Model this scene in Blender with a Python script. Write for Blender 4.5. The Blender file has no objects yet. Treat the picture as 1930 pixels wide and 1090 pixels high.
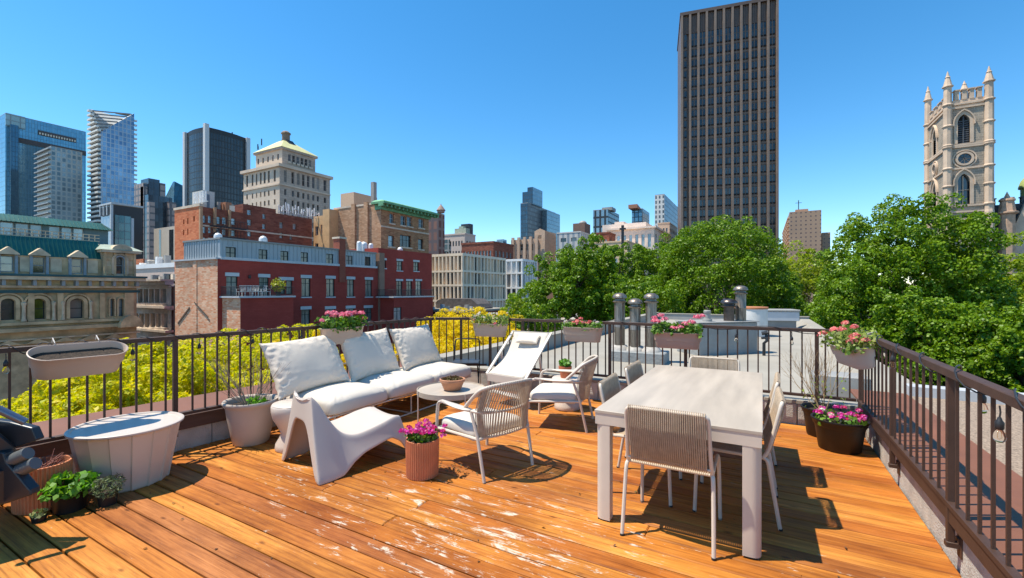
import bpy, bmesh, math, random
import numpy as np
from mathutils import Vector, Matrix, noise
SC = bpy.context.scene
COL = SC.collection
R = random.Random(7)
PI = math.pi
# ---- picture geometry: camera 1.56 m above the deck, looking 29.3 deg left of +Y (deck boards run along X)
F, CX, CY, H = 842.0, 965.0, 548.0, 1.56
YAW = math.radians(29.3)
CY_, SY_ = math.cos(YAW), math.sin(YAW)
def wxy(px, Z):
    xc = (px - CX) / F * Z
    return (xc * CY_ - Z * SY_, xc * SY_ + Z * CY_)
def W(px, py, Z):
    x, y = wxy(px, Z)
    return Vector((x, y, H - (py - CY) / F * Z))
def zplane(px, py, z=0.0):
    Z = F * (H - z) / (py - CY)
    x, y = wxy(px, Z)
    return Vector((x, y, z))
def depth_x(px, x):
    r = (px - CX) / F
    return x / (r * CY_ - SY_)
def depth_y(px, y):
    r = (px - CX) / F
    return y / (r * SY_ + CY_)
def xplane(px, py, x):
    Z = depth_x(px, x)
    p = W(px, py, Z)
    return p.y, p.z
def yplane(px, py, y):
    Z = depth_y(px, y)
    p = W(px, py, Z)
    return p.x, p.z

# ---- materials
MATS = {}
def nodes_of(m):
    m.use_nodes = True
    nt = m.node_tree
    return nt, nt.nodes, nt.links, nt.nodes['Principled BSDF']
def lin(c):
    return tuple(c) + (1.0,) if len(c) == 3 else tuple(c)
def mat(name, col, rough=0.6, metal=0.0, var=0.12, scale=4.0, bump=0.0, bscale=60.0, spec=0.5, stretch=None, coat=0.0, dirt=0.0, rnd=None):
    if name in MATS: return MATS[name]
    m = bpy.data.materials.new(name); MATS[name] = m
    nt, N, L, b = nodes_of(m)
    b.inputs['Roughness'].default_value = rough
    b.inputs['Metallic'].default_value = metal
    b.inputs['Specular IOR Level'].default_value = spec
    if coat: b.inputs['Coat Weight'].default_value = coat
    tc = N.new('ShaderNodeTexCoord')
    src = tc.outputs['Object']
    if stretch:
        mp = N.new('ShaderNodeMapping'); mp.inputs['Scale'].default_value = stretch
        L.new(src, mp.inputs['Vector']); src = mp.outputs['Vector']
    n = N.new('ShaderNodeTexNoise'); n.inputs['Scale'].default_value = scale; n.inputs['Detail'].default_value = 6
    L.new(src, n.inputs['Vector'])
    rp = N.new('ShaderNodeValToRGB')
    c = col
    rp.color_ramp.elements[0].position = 0.3; rp.color_ramp.elements[1].position = 0.7
    rp.color_ramp.elements[0].color = lin([x * (1 - var) for x in c])
    rp.color_ramp.elements[1].color = lin([min(1, x * (1 + var)) for x in c])
    L.new(n.outputs['Fac'], rp.inputs['Fac'])
    out = rp.outputs['Color']
    if dirt:
        n2 = N.new('ShaderNodeTexNoise'); n2.inputs['Scale'].default_value = scale * 0.35; n2.inputs['Detail'].default_value = 8; n2.inputs['Roughness'].default_value = 0.7
        L.new(src, n2.inputs['Vector'])
        r2 = N.new('ShaderNodeValToRGB'); r2.color_ramp.elements[0].position = 0.5; r2.color_ramp.elements[1].position = 0.72
        r2.color_ramp.elements[0].color = (1, 1, 1, 1); r2.color_ramp.elements[1].color = lin([1 - dirt, 1 - dirt * 1.03, 1 - dirt * 1.1])
        L.new(n2.outputs['Fac'], r2.inputs['Fac'])
        mx = N.new('ShaderNodeMix'); mx.data_type = 'RGBA'; mx.blend_type = 'MULTIPLY'; mx.inputs['Factor'].default_value = 1
        L.new(out, mx.inputs[6]); L.new(r2.outputs['Color'], mx.inputs[7]); out = mx.outputs[2]
    if rnd:      # every object (each pane) its own tone: bare glass, blind or curtain
        oi = N.new('ShaderNodeObjectInfo')
        va = N.new('ShaderNodeVectorMath'); va.operation = 'SCALE'; va.inputs['Scale'].default_value = 90.0
        cbr = N.new('ShaderNodeCombineXYZ'); L.new(oi.outputs['Random'], cbr.inputs['X']); L.new(oi.outputs['Random'], cbr.inputs['Y']); L.new(cbr.outputs[0], va.inputs[0])
        vd = N.new('ShaderNodeVectorMath'); vd.operation = 'ADD'; L.new(src, vd.inputs[0]); L.new(va.outputs[0], vd.inputs[1]); L.new(vd.outputs[0], n.inputs['Vector'])
        rr = N.new('ShaderNodeValToRGB'); rr.color_ramp.interpolation = 'CONSTANT'; e = rr.color_ramp.elements
        while len(e) < len(rnd): e.new(0.5)
        for i, (p_, c_) in enumerate(rnd): e[i].position = p_; e[i].color = lin(c_)
        L.new(oi.outputs['Random'], rr.inputs['Fac'])
        mr = N.new('ShaderNodeMix'); mr.data_type = 'RGBA'; mr.blend_type = 'ADD'; mr.inputs['Factor'].default_value = 1.0
        L.new(out, mr.inputs[6]); L.new(rr.outputs['Color'], mr.inputs[7]); out = mr.outputs[2]
    L.new(out, b.inputs['Base Color'])
    if bump:
        nb = N.new('ShaderNodeTexNoise'); nb.inputs['Scale'].default_value = bscale; nb.inputs['Detail'].default_value = 4
        L.new(src, nb.inputs['Vector'])
        bp = N.new('ShaderNodeBump'); bp.inputs['Strength'].default_value = bump; bp.inputs['Distance'].default_value = 0.01
        L.new(nb.outputs['Fac'], bp.inputs['Height']); L.new(bp.outputs['Normal'], b.inputs['Normal'])
    return m
def wall_coords(N, L):
    """(x+y, z) of the object's own space: one brick pattern for every upright axis-aligned face"""
    tc = N.new('ShaderNodeTexCoord'); sp = N.new('ShaderNodeSeparateXYZ'); L.new(tc.outputs['Object'], sp.inputs[0])
    ad = N.new('ShaderNodeMath'); ad.operation = 'ADD'; L.new(sp.outputs['X'], ad.inputs[0]); L.new(sp.outputs['Y'], ad.inputs[1])
    cb = N.new('ShaderNodeCombineXYZ'); L.new(ad.outputs[0], cb.inputs['X']); L.new(sp.outputs['Z'], cb.inputs['Y'])
    return tc, cb
def brick(name, c1, c2, mortar, bw=0.24, bh=0.085, ms=0.012, rough=0.85, off=0.5, patch=0.25, metal=0.0, pscale=0.35, bump=0.3, spec=0.3, mrough=None, bias=0.0, orand=False):
    """masonry or a curtain wall's panel grid (off=0)"""
    if name in MATS: return MATS[name]
    m = bpy.data.materials.new(name); MATS[name] = m
    nt, N, L, b = nodes_of(m)
    b.inputs['Roughness'].default_value = rough; b.inputs['Metallic'].default_value = metal; b.inputs['Specular IOR Level'].default_value = spec
    tc, cb = wall_coords(N, L)
    br = N.new('ShaderNodeTexBrick'); br.offset = off; br.inputs['Scale'].default_value = 1.0
    br.inputs['Brick Width'].default_value = bw; br.inputs['Row Height'].default_value = bh
    br.inputs['Mortar Size'].default_value = ms; br.inputs['Mortar Smooth'].default_value = 0.1; br.inputs['Bias'].default_value = bias
    br.inputs['Color1'].default_value = lin(c1); br.inputs['Color2'].default_value = lin(c2); br.inputs['Mortar'].default_value = lin(mortar)
    if orand:
        oi = N.new('ShaderNodeObjectInfo'); cr_ = N.new('ShaderNodeCombineXYZ'); mm = N.new('ShaderNodeMath'); mm.operation = 'MULTIPLY'; mm.inputs[1].default_value = 500.0
        rd = N.new('ShaderNodeMath'); rd.operation = 'ROUND'; L.new(oi.outputs['Random'], mm.inputs[0]); L.new(mm.outputs[0], rd.inputs[0])
        mq = N.new('ShaderNodeMath'); mq.operation = 'MULTIPLY'; mq.inputs[1].default_value = bw; L.new(rd.outputs[0], mq.inputs[0]); L.new(mq.outputs[0], cr_.inputs['X'])
        vv = N.new('ShaderNodeVectorMath'); vv.operation = 'ADD'; L.new(cb.outputs[0], vv.inputs[0]); L.new(cr_.outputs[0], vv.inputs[1]); L.new(vv.outputs[0], br.inputs['Vector'])
    else: L.new(cb.outputs[0], br.inputs['Vector'])
    n = N.new('ShaderNodeTexNoise'); n.inputs['Scale'].default_value = pscale; n.inputs['Detail'].default_value = 8; n.inputs['Roughness'].default_value = 0.65
    L.new(tc.outputs['Object'], n.inputs['Vector'])
    rp = N.new('ShaderNodeValToRGB'); rp.color_ramp.elements[0].position = 0.32; rp.color_ramp.elements[1].position = 0.68
    rp.color_ramp.elements[0].color = lin([1 - patch] * 3); rp.color_ramp.elements[1].color = (1, 1, 1, 1)
    L.new(n.outputs['Fac'], rp.inputs['Fac'])
    mx = N.new('ShaderNodeMix'); mx.data_type = 'RGBA'; mx.blend_type = 'MULTIPLY'; mx.inputs['Factor'].default_value = 1
    L.new(br.outputs['Color'], mx.inputs[6]); L.new(rp.outputs['Color'], mx.inputs[7])
    L.new(mx.outputs[2], b.inputs['Base Color'])
    if mrough is not None:
        mr = N.new('ShaderNodeMapRange'); mr.inputs['To Min'].default_value = rough; mr.inputs['To Max'].default_value = mrough
        L.new(br.outputs['Fac'], mr.inputs['Value']); L.new(mr.outputs[0], b.inputs['Roughness'])
    if bump:
        bp = N.new('ShaderNodeBump'); bp.inputs['Strength'].default_value = bump; bp.inputs['Distance'].default_value = 0.02; bp.invert = True
        L.new(br.outputs['Fac'], bp.inputs['Height']); L.new(bp.outputs['Normal'], b.inputs['Normal'])
    return m
def leafmat(name, cols, trans=0.35, rough=0.5):
    if name in MATS: return MATS[name]
    m = bpy.data.materials.new(name); MATS[name] = m
    nt, N, L, b = nodes_of(m)
    b.inputs['Roughness'].default_value = rough; b.inputs['Specular IOR Level'].default_value = 0.3
    g = N.new('ShaderNodeNewGeometry'); rp = N.new('ShaderNodeValToRGB')
    e = rp.color_ramp.elements
    while len(e) < len(cols): e.new(0.5)
    for i, c in enumerate(cols):
        e[i].position = i / max(1, len(cols) - 1); e[i].color = lin(c)
    L.new(g.outputs['Random Per Island'], rp.inputs['Fac'])
    L.new(rp.outputs['Color'], b.inputs['Base Color'])
    t = N.new('ShaderNodeBsdfTranslucent')
    hs = N.new('ShaderNodeHueSaturation'); hs.inputs['Value'].default_value = 1.5; hs.inputs['Saturation'].default_value = 1.1
    L.new(rp.outputs['Color'], hs.inputs['Color']); L.new(hs.outputs['Color'], t.inputs['Color'])
    ms = N.new('ShaderNodeMixShader'); ms.inputs['Fac'].default_value = trans
    L.new(b.outputs[0], ms.inputs[1]); L.new(t.outputs[0], ms.inputs[2])
    L.new(ms.outputs[0], N['Material Output'].inputs['Surface'])
    return m
def glassmat(name, tint=(0.95, 0.95, 0.95), rough=0.02):
    if name in MATS: return MATS[name]
    m = bpy.data.materials.new(name); MATS[name] = m
    nt, N, L, b = nodes_of(m)
    b.inputs['Base Color'].default_value = lin(tint); b.inputs['Roughness'].default_value = rough
    b.inputs['Transmission Weight'].default_value = 1.0; b.inputs['IOR'].default_value = 1.3
    return m

# ---- objects
def tagp(o, label=None, cat=None, group=None, kind=None):
    if label: o['label'] = label
    if cat: o['category'] = cat
    if group: o['group'] = group
    if kind: o['kind'] = kind
    return o
def thing(name, label, cat, loc=(0, 0, 0), rotz=0.0, group=None):
    o = bpy.data.objects.new(name, None); COL.objects.link(o)
    o.empty_display_size = 0.2
    o.location = loc; o.rotation_euler = (0, 0, rotz)
    return tagp(o, label, cat, group)
def place(o, parent, world):
    if parent is not None:
        o.parent = parent
        if world and parent.parent is None and parent.type == 'EMPTY':
            o.matrix_parent_inverse = Matrix.Translation(-Vector(parent.location))
def inst(src, name, parent=None, M=None, world=False, sub=True):
    """another object on the same mesh, with the source's own children"""
    o = src.copy(); COL.objects.link(o); o.name = name
    o.parent = None; o.matrix_parent_inverse = Matrix.Identity(4)
    for k in ('label', 'group'):
        if k in o: del o[k]
    place(o, parent, world)
    if M is not None: o.matrix_basis = M
    if sub:
        for c in src.children:
            d = c.copy(); COL.objects.link(d); d.parent = o
    return o
def dup(root, loc, rotz=0.0, label=None, group=None):
    r = root.copy(); COL.objects.link(r); r.location = loc; r.rotation_euler = (0, 0, rotz)
    if label: r['label'] = label
    if group: r['group'] = group
    for ch in list(root.children):
        c = ch.copy(); COL.objects.link(c); c.parent = r
        for g in list(ch.children):
            d = g.copy(); COL.objects.link(d); d.parent = c
    return r
class MB:
    def __init__(s): s.v = []; s.f = []; s.mi = []; s.cur = 0
    def add(s, vs, fs, M=None):
        o = len(s.v)
        if M is not None: vs = [tuple(M @ Vector(v)) for v in vs]
        s.v.extend([tuple(v) for v in vs])
        for f in fs:
            s.f.append(tuple(i + o for i in f)); s.mi.append(s.cur)
        return s
    def box(s, x0, y0, z0, x1, y1, z1, M=None):
        if x0 > x1: x0, x1 = x1, x0
        if y0 > y1: y0, y1 = y1, y0
        if z0 > z1: z0, z1 = z1, z0
        vs = [(x0, y0, z0), (x1, y0, z0), (x1, y1, z0), (x0, y1, z0), (x0, y0, z1), (x1, y0, z1), (x1, y1, z1), (x0, y1, z1)]
        return s.add(vs, [(0, 3, 2, 1), (4, 5, 6, 7), (0, 1, 5, 4), (1, 2, 6, 5), (2, 3, 7, 6), (3, 0, 4, 7)], M)
    def cbox(s, x0, y0, z0, x1, y1, z1, c=0.01, M=None):
        """box with chamfered vertical and top edges"""
        if x0 > x1: x0, x1 = x1, x0
        if y0 > y1: y0, y1 = y1, y0
        def ring(d, z): return [(x0 + d + c, y0 + d, z), (x1 - d - c, y0 + d, z), (x1 - d, y0 + d + c, z), (x1 - d, y1 - d - c, z), (x1 - d - c, y1 - d, z), (x0 + d + c, y1 - d, z), (x0 + d, y1 - d - c, z), (x0 + d, y0 + d + c, z)]
        rs = [ring(0, z0), ring(0, z1 - c), ring(c, z1)]
        vs = [p for r in rs for p in r]; fs = []
        for k in range(2):
            for i in range(8):
                j = (i + 1) % 8; fs.append((k * 8 + i, k * 8 + j, k * 8 + 8 + j, k * 8 + 8 + i))
        fs.append(tuple(range(16, 24))); fs.append(tuple(range(7, -1, -1)))
        return s.add(vs, fs, M)
    def bar(s, p, q, w, h=None, up=(0, 0, 1)):
        p, q = Vector(p), Vector(q); h = h or w
        d = (q - p); l = d.length; d.normalize(); u = Vector(up)
        if abs(d.dot(u)) > 0.99: u = Vector((0, 1, 0))
        x = d.cross(u).normalized(); z = x.cross(d).normalized()
        M = Matrix((( x.x, d.x, z.x, p.x), (x.y, d.y, z.y, p.y), (x.z, d.z, z.z, p.z), (0, 0, 0, 1)))
        return s.box(-w / 2, 0, -h / 2, w / 2, l, h / 2, M)
    def tube(s, pts, r, n=8, closed=False, flat=1.0):
        pts = [Vector(p) for p in pts]; k = len(pts)
        rs = r if isinstance(r, (list, tuple)) else [r] * k
        tang = []
        for i in range(k):
            if closed: t = pts[(i + 1) % k] - pts[i - 1]
            else: t = pts[min(i + 1, k - 1)] - pts[max(i - 1, 0)]
            tang.append(t.normalized())
        u = tang[0].orthogonal().normalized()
        if abs(tang[0].z) < 0.9: u = Vector((0, 0, 1)) - tang[0] * tang[0].z; u.normalize()
        vs = []; fs = []
        for i in range(k):
            if i: 
                u = u - tang[i] * u.dot(tang[i])
                if u.length < 1e-6: u = tang[i].orthogonal()
                u.normalize()
            w = tang[i].cross(u)
            for j in range(n):
                a = 2 * PI * j / n
                vs.append(pts[i] + (u * math.cos(a) * flat + w * math.sin(a)) * rs[i])
        m = k if closed else k - 1
        for i in range(m):
            a, b = i * n, ((i + 1) % k) * n
            for j in range(n):
                jj = (j + 1) % n
                fs.append((a + j, b + j, b + jj, a + jj))
        if not closed:
            fs.append(tuple(range(n - 1, -1, -1)) if True else ())
            fs.append(tuple(range((k - 1) * n, k * n)))
            fs[-2], fs[-1] = tuple(range(0, n)), tuple(range(k * n - 1, (k - 1) * n - 1, -1))
        return s.add(vs, fs)
    def lathe(s, prof, n=32, c=(0, 0), sx=1.0, sy=1.0, rot=0.0, a0=0.0):
        vs = []; fs = []
        for r, z in prof:
            for j in range(n):
                a = 2 * PI * j / n + a0
                x, y = r * math.cos(a) * sx, r * math.sin(a) * sy
                vs.append((c[0] + x * math.cos(rot) - y * math.sin(rot), c[1] + x * math.sin(rot) + y * math.cos(rot), z))
        for i in range(len(prof) - 1):
            for j in range(n):
                jj = (j + 1) % n
                fs.append((i * n + j, i * n + jj, (i + 1) * n + jj, (i + 1) * n + j))
        if prof[0][0] > 1e-5: fs.append(tuple(range(n - 1, -1, -1)))
        if prof[-1][0] > 1e-5: fs.append(tuple(range((len(prof) - 1) * n, len(prof) * n)))
        return s.add(vs, fs)
    def loft(s, rings, cap0=True, cap1=True, closed=True):
        n = len(rings[0]); vs = [p for r in rings for p in r]; fs = []
        for i in range(len(rings) - 1):
            for j in range(n if closed else n - 1):
                jj = (j + 1) % n
                fs.append((i * n + j, i * n + jj, (i + 1) * n + jj, (i + 1) * n + j))
        if cap0: fs.append(tuple(range(n - 1, -1, -1)))
        if cap1: fs.append(tuple(range((len(rings) - 1) * n, len(rings) * n)))
        return s.add(vs, fs)
    def prism(s, poly, axis, a, b):
        """2D polygon extruded along an axis: axis 'z' poly=(x,y); 'x' poly=(y,z); 'y' poly=(x,z)"""
        def P(p, t):
            return {'z': (p[0], p[1], t), 'x': (t, p[0], p[1]), 'y': (p[0], t, p[1])}[axis]
        return s.loft([[P(p, a) for p in poly], [P(p, b) for p in poly]])
    def grid(s, fn, nu, nv):
        vs = [fn(i / nu, j / nv) for j in range(nv + 1) for i in range(nu + 1)]
        fs = [(j * (nu + 1) + i, j * (nu + 1) + i + 1, (j + 1) * (nu + 1) + i + 1, (j + 1) * (nu + 1) + i) for j in range(nv) for i in range(nu)]
        return s.add(vs, fs)
    def build(s, name, mats, parent=None, world=False, smooth=35, fix=True):
        me = bpy.data.meshes.new(name)
        me.from_pydata(s.v, [], s.f)
        mats = mats if isinstance(mats, (list, tuple)) else [mats]
        for m in mats: me.materials.append(m)
        if len(mats) > 1: me.polygons.foreach_set('material_index', s.mi)
        if fix and len(s.f) < 60000:
            bm = bmesh.new(); bm.from_mesh(me)
            bmesh.ops.recalc_face_normals(bm, faces=bm.faces); bm.to_mesh(me); bm.free()
        if smooth:
            me.polygons.foreach_set('use_smooth', [True] * len(me.polygons))
            me.set_sharp_from_angle(angle=math.radians(smooth))
        me.update()
        o = bpy.data.objects.new(name, me); COL.objects.link(o)
        place(o, parent, world)
        return o
def bevel(o, w=0.006, seg=2):
    m = o.modifiers.new('bevel', 'BEVEL'); m.width = w; m.segments = seg; m.limit_method = 'ANGLE'; m.angle_limit = math.radians(40)
    return o
def subsurf(o, n=1):
    m = o.modifiers.new('smooth', 'SUBSURF'); m.levels = n; m.render_levels = n
    return o
def spline(pts, n=6, closed=False):
    """Catmull-Rom through the points"""
    P = [Vector(p) for p in pts]; out = []; k = len(P)
    rng = range(k) if closed else range(k - 1)
    for i in rng:
        p1, p2 = P[i], P[(i + 1) % k]
        p0 = P[i - 1] if (i > 0 or closed) else p1 * 2 - p2
        p3 = P[(i + 2) % k] if (i + 2 < k or closed) else p2 * 2 - p1
        for j in range(n):
            t = j / n
            out.append(0.5 * ((2 * p1) + (p2 - p0) * t + (2 * p0 - 5 * p1 + 4 * p2 - p3) * t * t + (3 * p1 - p0 - 3 * p2 + p3) * t ** 3))
    if not closed: out.append(P[-1])
    return out
def arrmesh(name, V, nper, mats, parent=None, world=False, mi=None):
    """V: (n*nper,3) numpy array of separate n-gon faces"""
    n = len(V) // nper
    me = bpy.data.meshes.new(name)
    me.vertices.add(len(V)); me.vertices.foreach_set('co', np.asarray(V, dtype=np.float32).ravel())
    me.loops.add(n * nper); me.loops.foreach_set('vertex_index', np.arange(n * nper, dtype=np.int32))
    me.polygons.add(n)
    me.polygons.foreach_set('loop_start', np.arange(0, n * nper, nper, dtype=np.int32))
    me.polygons.foreach_set('loop_total', np.full(n, nper, dtype=np.int32))
    mats = mats if isinstance(mats, (list, tuple)) else [mats]
    for m in mats: me.materials.append(m)
    if mi is not None: me.polygons.foreach_set('material_index', np.asarray(mi, dtype=np.int32))
    me.update(calc_edges=True); me.validate()
    o = bpy.data.objects.new(name, me); COL.objects.link(o); place(o, parent, world)
    return o
def leaf_quads(P, nrm, size, rng, aspect=0.55, fold=0.0):
    """one pointed leaf (4-gon kite) per point, facing roughly nrm"""
    n = len(P)
    N_ = nrm / (np.linalg.norm(nrm, axis=1, keepdims=True) + 1e-9)
    a = rng.normal(size=(n, 3)); t = a - N_ * np.sum(a * N_, axis=1, keepdims=True)
    t /= np.linalg.norm(t, axis=1, keepdims=True) + 1e-9
    b = np.cross(N_, t)
    s = np.asarray(size).reshape(-1, 1) * np.ones((n, 1))
    V = np.empty((n, 4, 3))
    V[:, 0] = P - t * s * 0.5
    V[:, 1] = P + b * s * aspect * 0.5 + N_ * s * fold
    V[:, 2] = P + t * s * 0.5
    V[:, 3] = P - b * s * aspect * 0.5 + N_ * s * fold
    return V.reshape(-1, 3)
# ---- camera, sun, sky
cam = bpy.data.cameras.new('camera'); co = bpy.data.objects.new('camera', cam); COL.objects.link(co)
co.location = (0, 0, H); co.rotation_euler = (PI / 2, 0, YAW)
cam.sensor_width = 36.0; cam.lens = F / 1930 * 36.0; cam.shift_y = 3.0 / 1930; cam.clip_start = 0.05; cam.clip_end = 6000
SC.camera = co
SUN = Vector((-0.30, -0.165, 0.75)).normalized()
sl = bpy.data.lights.new('sun', 'SUN'); sl.energy = 4.6; sl.angle = math.radians(0.5); sl.color = (1.0, 0.93, 0.80)
so = bpy.data.objects.new('sun', sl); COL.objects.link(so)
so.rotation_euler = SUN.to_track_quat('Z', 'Y').to_euler(); so.location = (0, 0, 60)
wd = bpy.data.worlds.new('World'); SC.world = wd; wd.use_nodes = True
nt = wd.node_tree; bg = nt.nodes['Background']
sky = nt.nodes.new('ShaderNodeTexSky'); sky.sky_type = 'NISHITA'; sky.sun_disc = False
sky.sun_elevation = math.asin(SUN.z); sky.sun_rotation = math.atan2(SUN.x, SUN.y)
sky.altitude = 900; sky.air_density = 1.0; sky.dust_density = 0.1; sky.ozone_density = 2.2
hs = nt.nodes.new('ShaderNodeHueSaturation'); hs.inputs['Saturation'].default_value = 1.32; hs.inputs['Hue'].default_value = 0.492
nt.links.new(sky.outputs[0], hs.inputs['Color']); nt.links.new(hs.outputs[0], bg.inputs['Color'])
bg.inputs['Strength'].default_value = 0.15
SC.view_settings.view_transform = 'Standard'; SC.view_settings.look = 'None'; SC.view_settings.gamma = 1.0
SC.view_settings.exposure = 0.64
SC.cycles.max_bounces = 8; SC.cycles.diffuse_bounces = 4; SC.cycles.transparent_max_bounces = 8; SC.cycles.transmission_bounces = 6
SC.cycles.sample_clamp_indirect = 6
# ---- the terrace: deck, kerbs, roofs, railings
def lx(y, off=0.0): return -4.90 + 0.0868 * (y - 2.14) + off     # the left railing's line
RT, RB = 1.13, 0.385                                             # rail top / bottom rail heights
RX, RY = 0.915, 6.07                                             # right and back railing lines
def deck_material():
    m = bpy.data.materials.new('stained_deck_wood'); nt, N, L, b = nodes_of(m)
    b.inputs['Roughness'].default_value = 0.7; b.inputs['Specular IOR Level'].default_value = 0.25
    tc = N.new('ShaderNodeTexCoord'); g = N.new('ShaderNodeNewGeometry')
    ri = g.outputs['Random Per Island']
    # each board's own offset along the grain
    ad = N.new('ShaderNodeVectorMath'); ad.operation = 'ADD'
    cb = N.new('ShaderNodeCombineXYZ'); mu = N.new('ShaderNodeMath'); mu.operation = 'MULTIPLY'; mu.inputs[1].default_value = 37.0
    L.new(ri, mu.inputs[0]); L.new(mu.outputs[0], cb.inputs['X']); L.new(mu.outputs[0], cb.inputs['Z'])
    L.new(tc.outputs['Object'], ad.inputs[0]); L.new(cb.outputs[0], ad.inputs[1])
    def noise_n(scale, st, detail=6, rough=0.6, src=None, dist=0.0):
        mp = N.new('ShaderNodeMapping'); mp.inputs['Scale'].default_value = st
        L.new(src or ad.outputs[0], mp.inputs['Vector'])
        n = N.new('ShaderNodeTexNoise'); n.inputs['Scale'].default_value = scale; n.inputs['Detail'].default_value = detail; n.inputs['Roughness'].default_value = rough; n.inputs['Distortion'].default_value = dist
        L.new(mp.outputs[0], n.inputs['Vector']); return n.outputs['Fac']
    def ramp(fac, stops):
        r = N.new('ShaderNodeValToRGB'); e = r.color_ramp.elements
        while len(e) < len(stops): e.new(0.5)
        for i, (p, c) in enumerate(stops): e[i].position = p; e[i].color = lin(c)
        L.new(fac, r.inputs['Fac']); return r.outputs['Color']
    def mix(a, bb, fac=1.0, mode='MULTIPLY', facsock=None):
        x = N.new('ShaderNodeMix'); x.data_type = 'RGBA'; x.blend_type = mode; x.inputs['Factor'].default_value = fac
        if facsock is not None: L.new(facsock, x.inputs['Factor'])
        L.new(a, x.inputs[6])
        if isinstance(bb, tuple): x.inputs[7].default_value = lin(bb)
        else: L.new(bb, x.inputs[7])
        return x.outputs[2]
    def math_(op, a, v=None, clamp=False):
        x = N.new('ShaderNodeMath'); x.operation = op; x.use_clamp = clamp
        L.new(a, x.inputs[0])
        if v is not None:
            if isinstance(v, (int, float)): x.inputs[1].default_value = v
            else: L.new(v, x.inputs[1])
        return x.outputs[0]
    base = ramp(ri, [(0.0, (0.42, 0.140, 0.018)), (0.22, (0.46, 0.168, 0.024)), (0.45, (0.40, 0.124, 0.015)), (0.62, (0.48, 0.184, 0.028)), (0.8, (0.36, 0.106, 0.014)), (0.93, (0.33, 0.112, 0.030)), (1.0, (0.43, 0.152, 0.020))])
    grain = ramp(noise_n(2.2, (1.0, 26, 26), 8, 0.65, dist=0.4), [(0.26, (0.40, 0.32, 0.26)), (0.5, (0.95, 0.92, 0.9)), (0.74, (1.25, 1.32, 1.4))])
    col = mix(base, grain)
    blot = ramp(noise_n(0.55, (0.8, 1.3, 1), 7, 0.7, src=tc.outputs['Object'], dist=0.6), [(0.34, (0.74, 0.62, 0.55)), (0.50, (1.04, 1.06, 1.05)), (0.66, (1.22, 1.34, 1.5))])
    col = mix(col, blot)
    streak = ramp(noise_n(1.3, (0.7, 60, 20), 5, 0.7), [(0.30, (0.45, 0.36, 0.30)), (0.40, (1, 1, 1))])
    col = mix(col, streak, 0.8)
    fade = ramp(noise_n(1.1, (0.9, 3.0, 1), 5, 0.6), [(0.32, (0.62, 0.54, 0.48)), (0.5, (0.98, 0.97, 0.95)), (0.68, (1.22, 1.32, 1.6))])
    col = mix(col, fade)
    # knots
    mp = N.new('ShaderNodeMapping'); mp.inputs['Scale'].default_value = (3.2, 8.5, 1.0); L.new(ad.outputs[0], mp.inputs['Vector'])
    vo = N.new('ShaderNodeTexVoronoi'); vo.inputs['Scale'].default_value = 1.0; L.new(mp.outputs[0], vo.inputs['Vector'])
    kn = ramp(vo.outputs['Distance'], [(0.04, (0.22, 0.16, 0.13)), (0.13, (1, 1, 1))])
    col = mix(col, kn, 0.8)
    # bare, weathered patches where people walk between the chairs and the table
    sp = N.new('ShaderNodeSeparateXYZ'); L.new(tc.outputs['Object'], sp.inputs[0])
    def zone(cx, cy, rx, ry, w):
        a = math_('MULTIPLY', math_('SUBTRACT', sp.outputs['X'], cx), 1 / rx); c = math_('MULTIPLY', math_('SUBTRACT', sp.outputs['Y'], cy), 1 / ry)
        d = math_('ADD', math_('MULTIPLY', a, a), math_('MULTIPLY', c, c))
        e = math_('SUBTRACT', d, 1.0); e = math_('MULTIPLY', e, -w, ); 
        return math_('MAXIMUM', e, 0.0)
    z = zone(-1.55, 2.4, 1.7, 1.05, 0.125)
    for q in ((-3.45, 2.45, 0.75, 0.5, 0.10), (-2.6, 2.3, 1.3, 0.9, 0.09), (0.45, 2.8, 0.55, 0.5, 0.09), (-1.1, 1.5, 1.4, 0.8, 0.06), (-2.2, 4.1, 0.7, 0.6, 0.05)):
        z = math_('MAXIMUM', z, zone(*q))
    wn = noise_n(4.4, (1.0, 3.2, 1.0), 12, 0.74, dist=0.5)
    fine = noise_n(4.0, (1.5, 34, 10), 6, 0.6)
    wv = math_('ADD', wn, math_('MULTIPLY', math_('SUBTRACT', fine, 0.5), 0.34))
    wv = math_('ADD', wv, z)
    wmask = N.new('ShaderNodeMapRange'); wmask.inputs['From Min'].default_value = 0.66; wmask.inputs['From Max'].default_value = 0.745; L.new(wv, wmask.inputs['Value'])
    col = mix(col, (0.58, 0.50, 0.39), mode='MIX', facsock=wmask.outputs[0])
    L.new(col, b.inputs['Base Color'])
    rr = N.new('ShaderNodeMapRange'); rr.inputs['To Min'].default_value = 0.62; rr.inputs['To Max'].default_value = 0.8; L.new(wmask.outputs[0], rr.inputs['Value']); L.new(rr.outputs[0], b.inputs['Roughness'])
    bp = N.new('ShaderNodeBump'); bp.inputs['Strength'].default_value = 0.35; bp.inputs['Distance'].default_value = 0.004
    L.new(fine, bp.inputs['Height']); L.new(bp.outputs['Normal'], b.inputs['Normal'])
    return m
brown = mat('brown_rail_paint', (0.060, 0.028, 0.016), 0.6, 0.0, 0.15, 9, 0.12, 120, dirt=0.25)
brown_dk = mat('brown_flashing', (0.19, 0.072, 0.034), 0.6, 0, 0.12, 2.5, 0.1, 40, dirt=0.2)
concrete = mat('kerb_concrete', (0.47, 0.445, 0.40), 0.9, 0, 0.2, 6, 0.8, 90, dirt=0.35)
roofgrey = mat('roof_membrane', (0.315, 0.285, 0.235), 0.85, 0, 0.10, 0.8, 0.25, 30, dirt=0.22)
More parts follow.
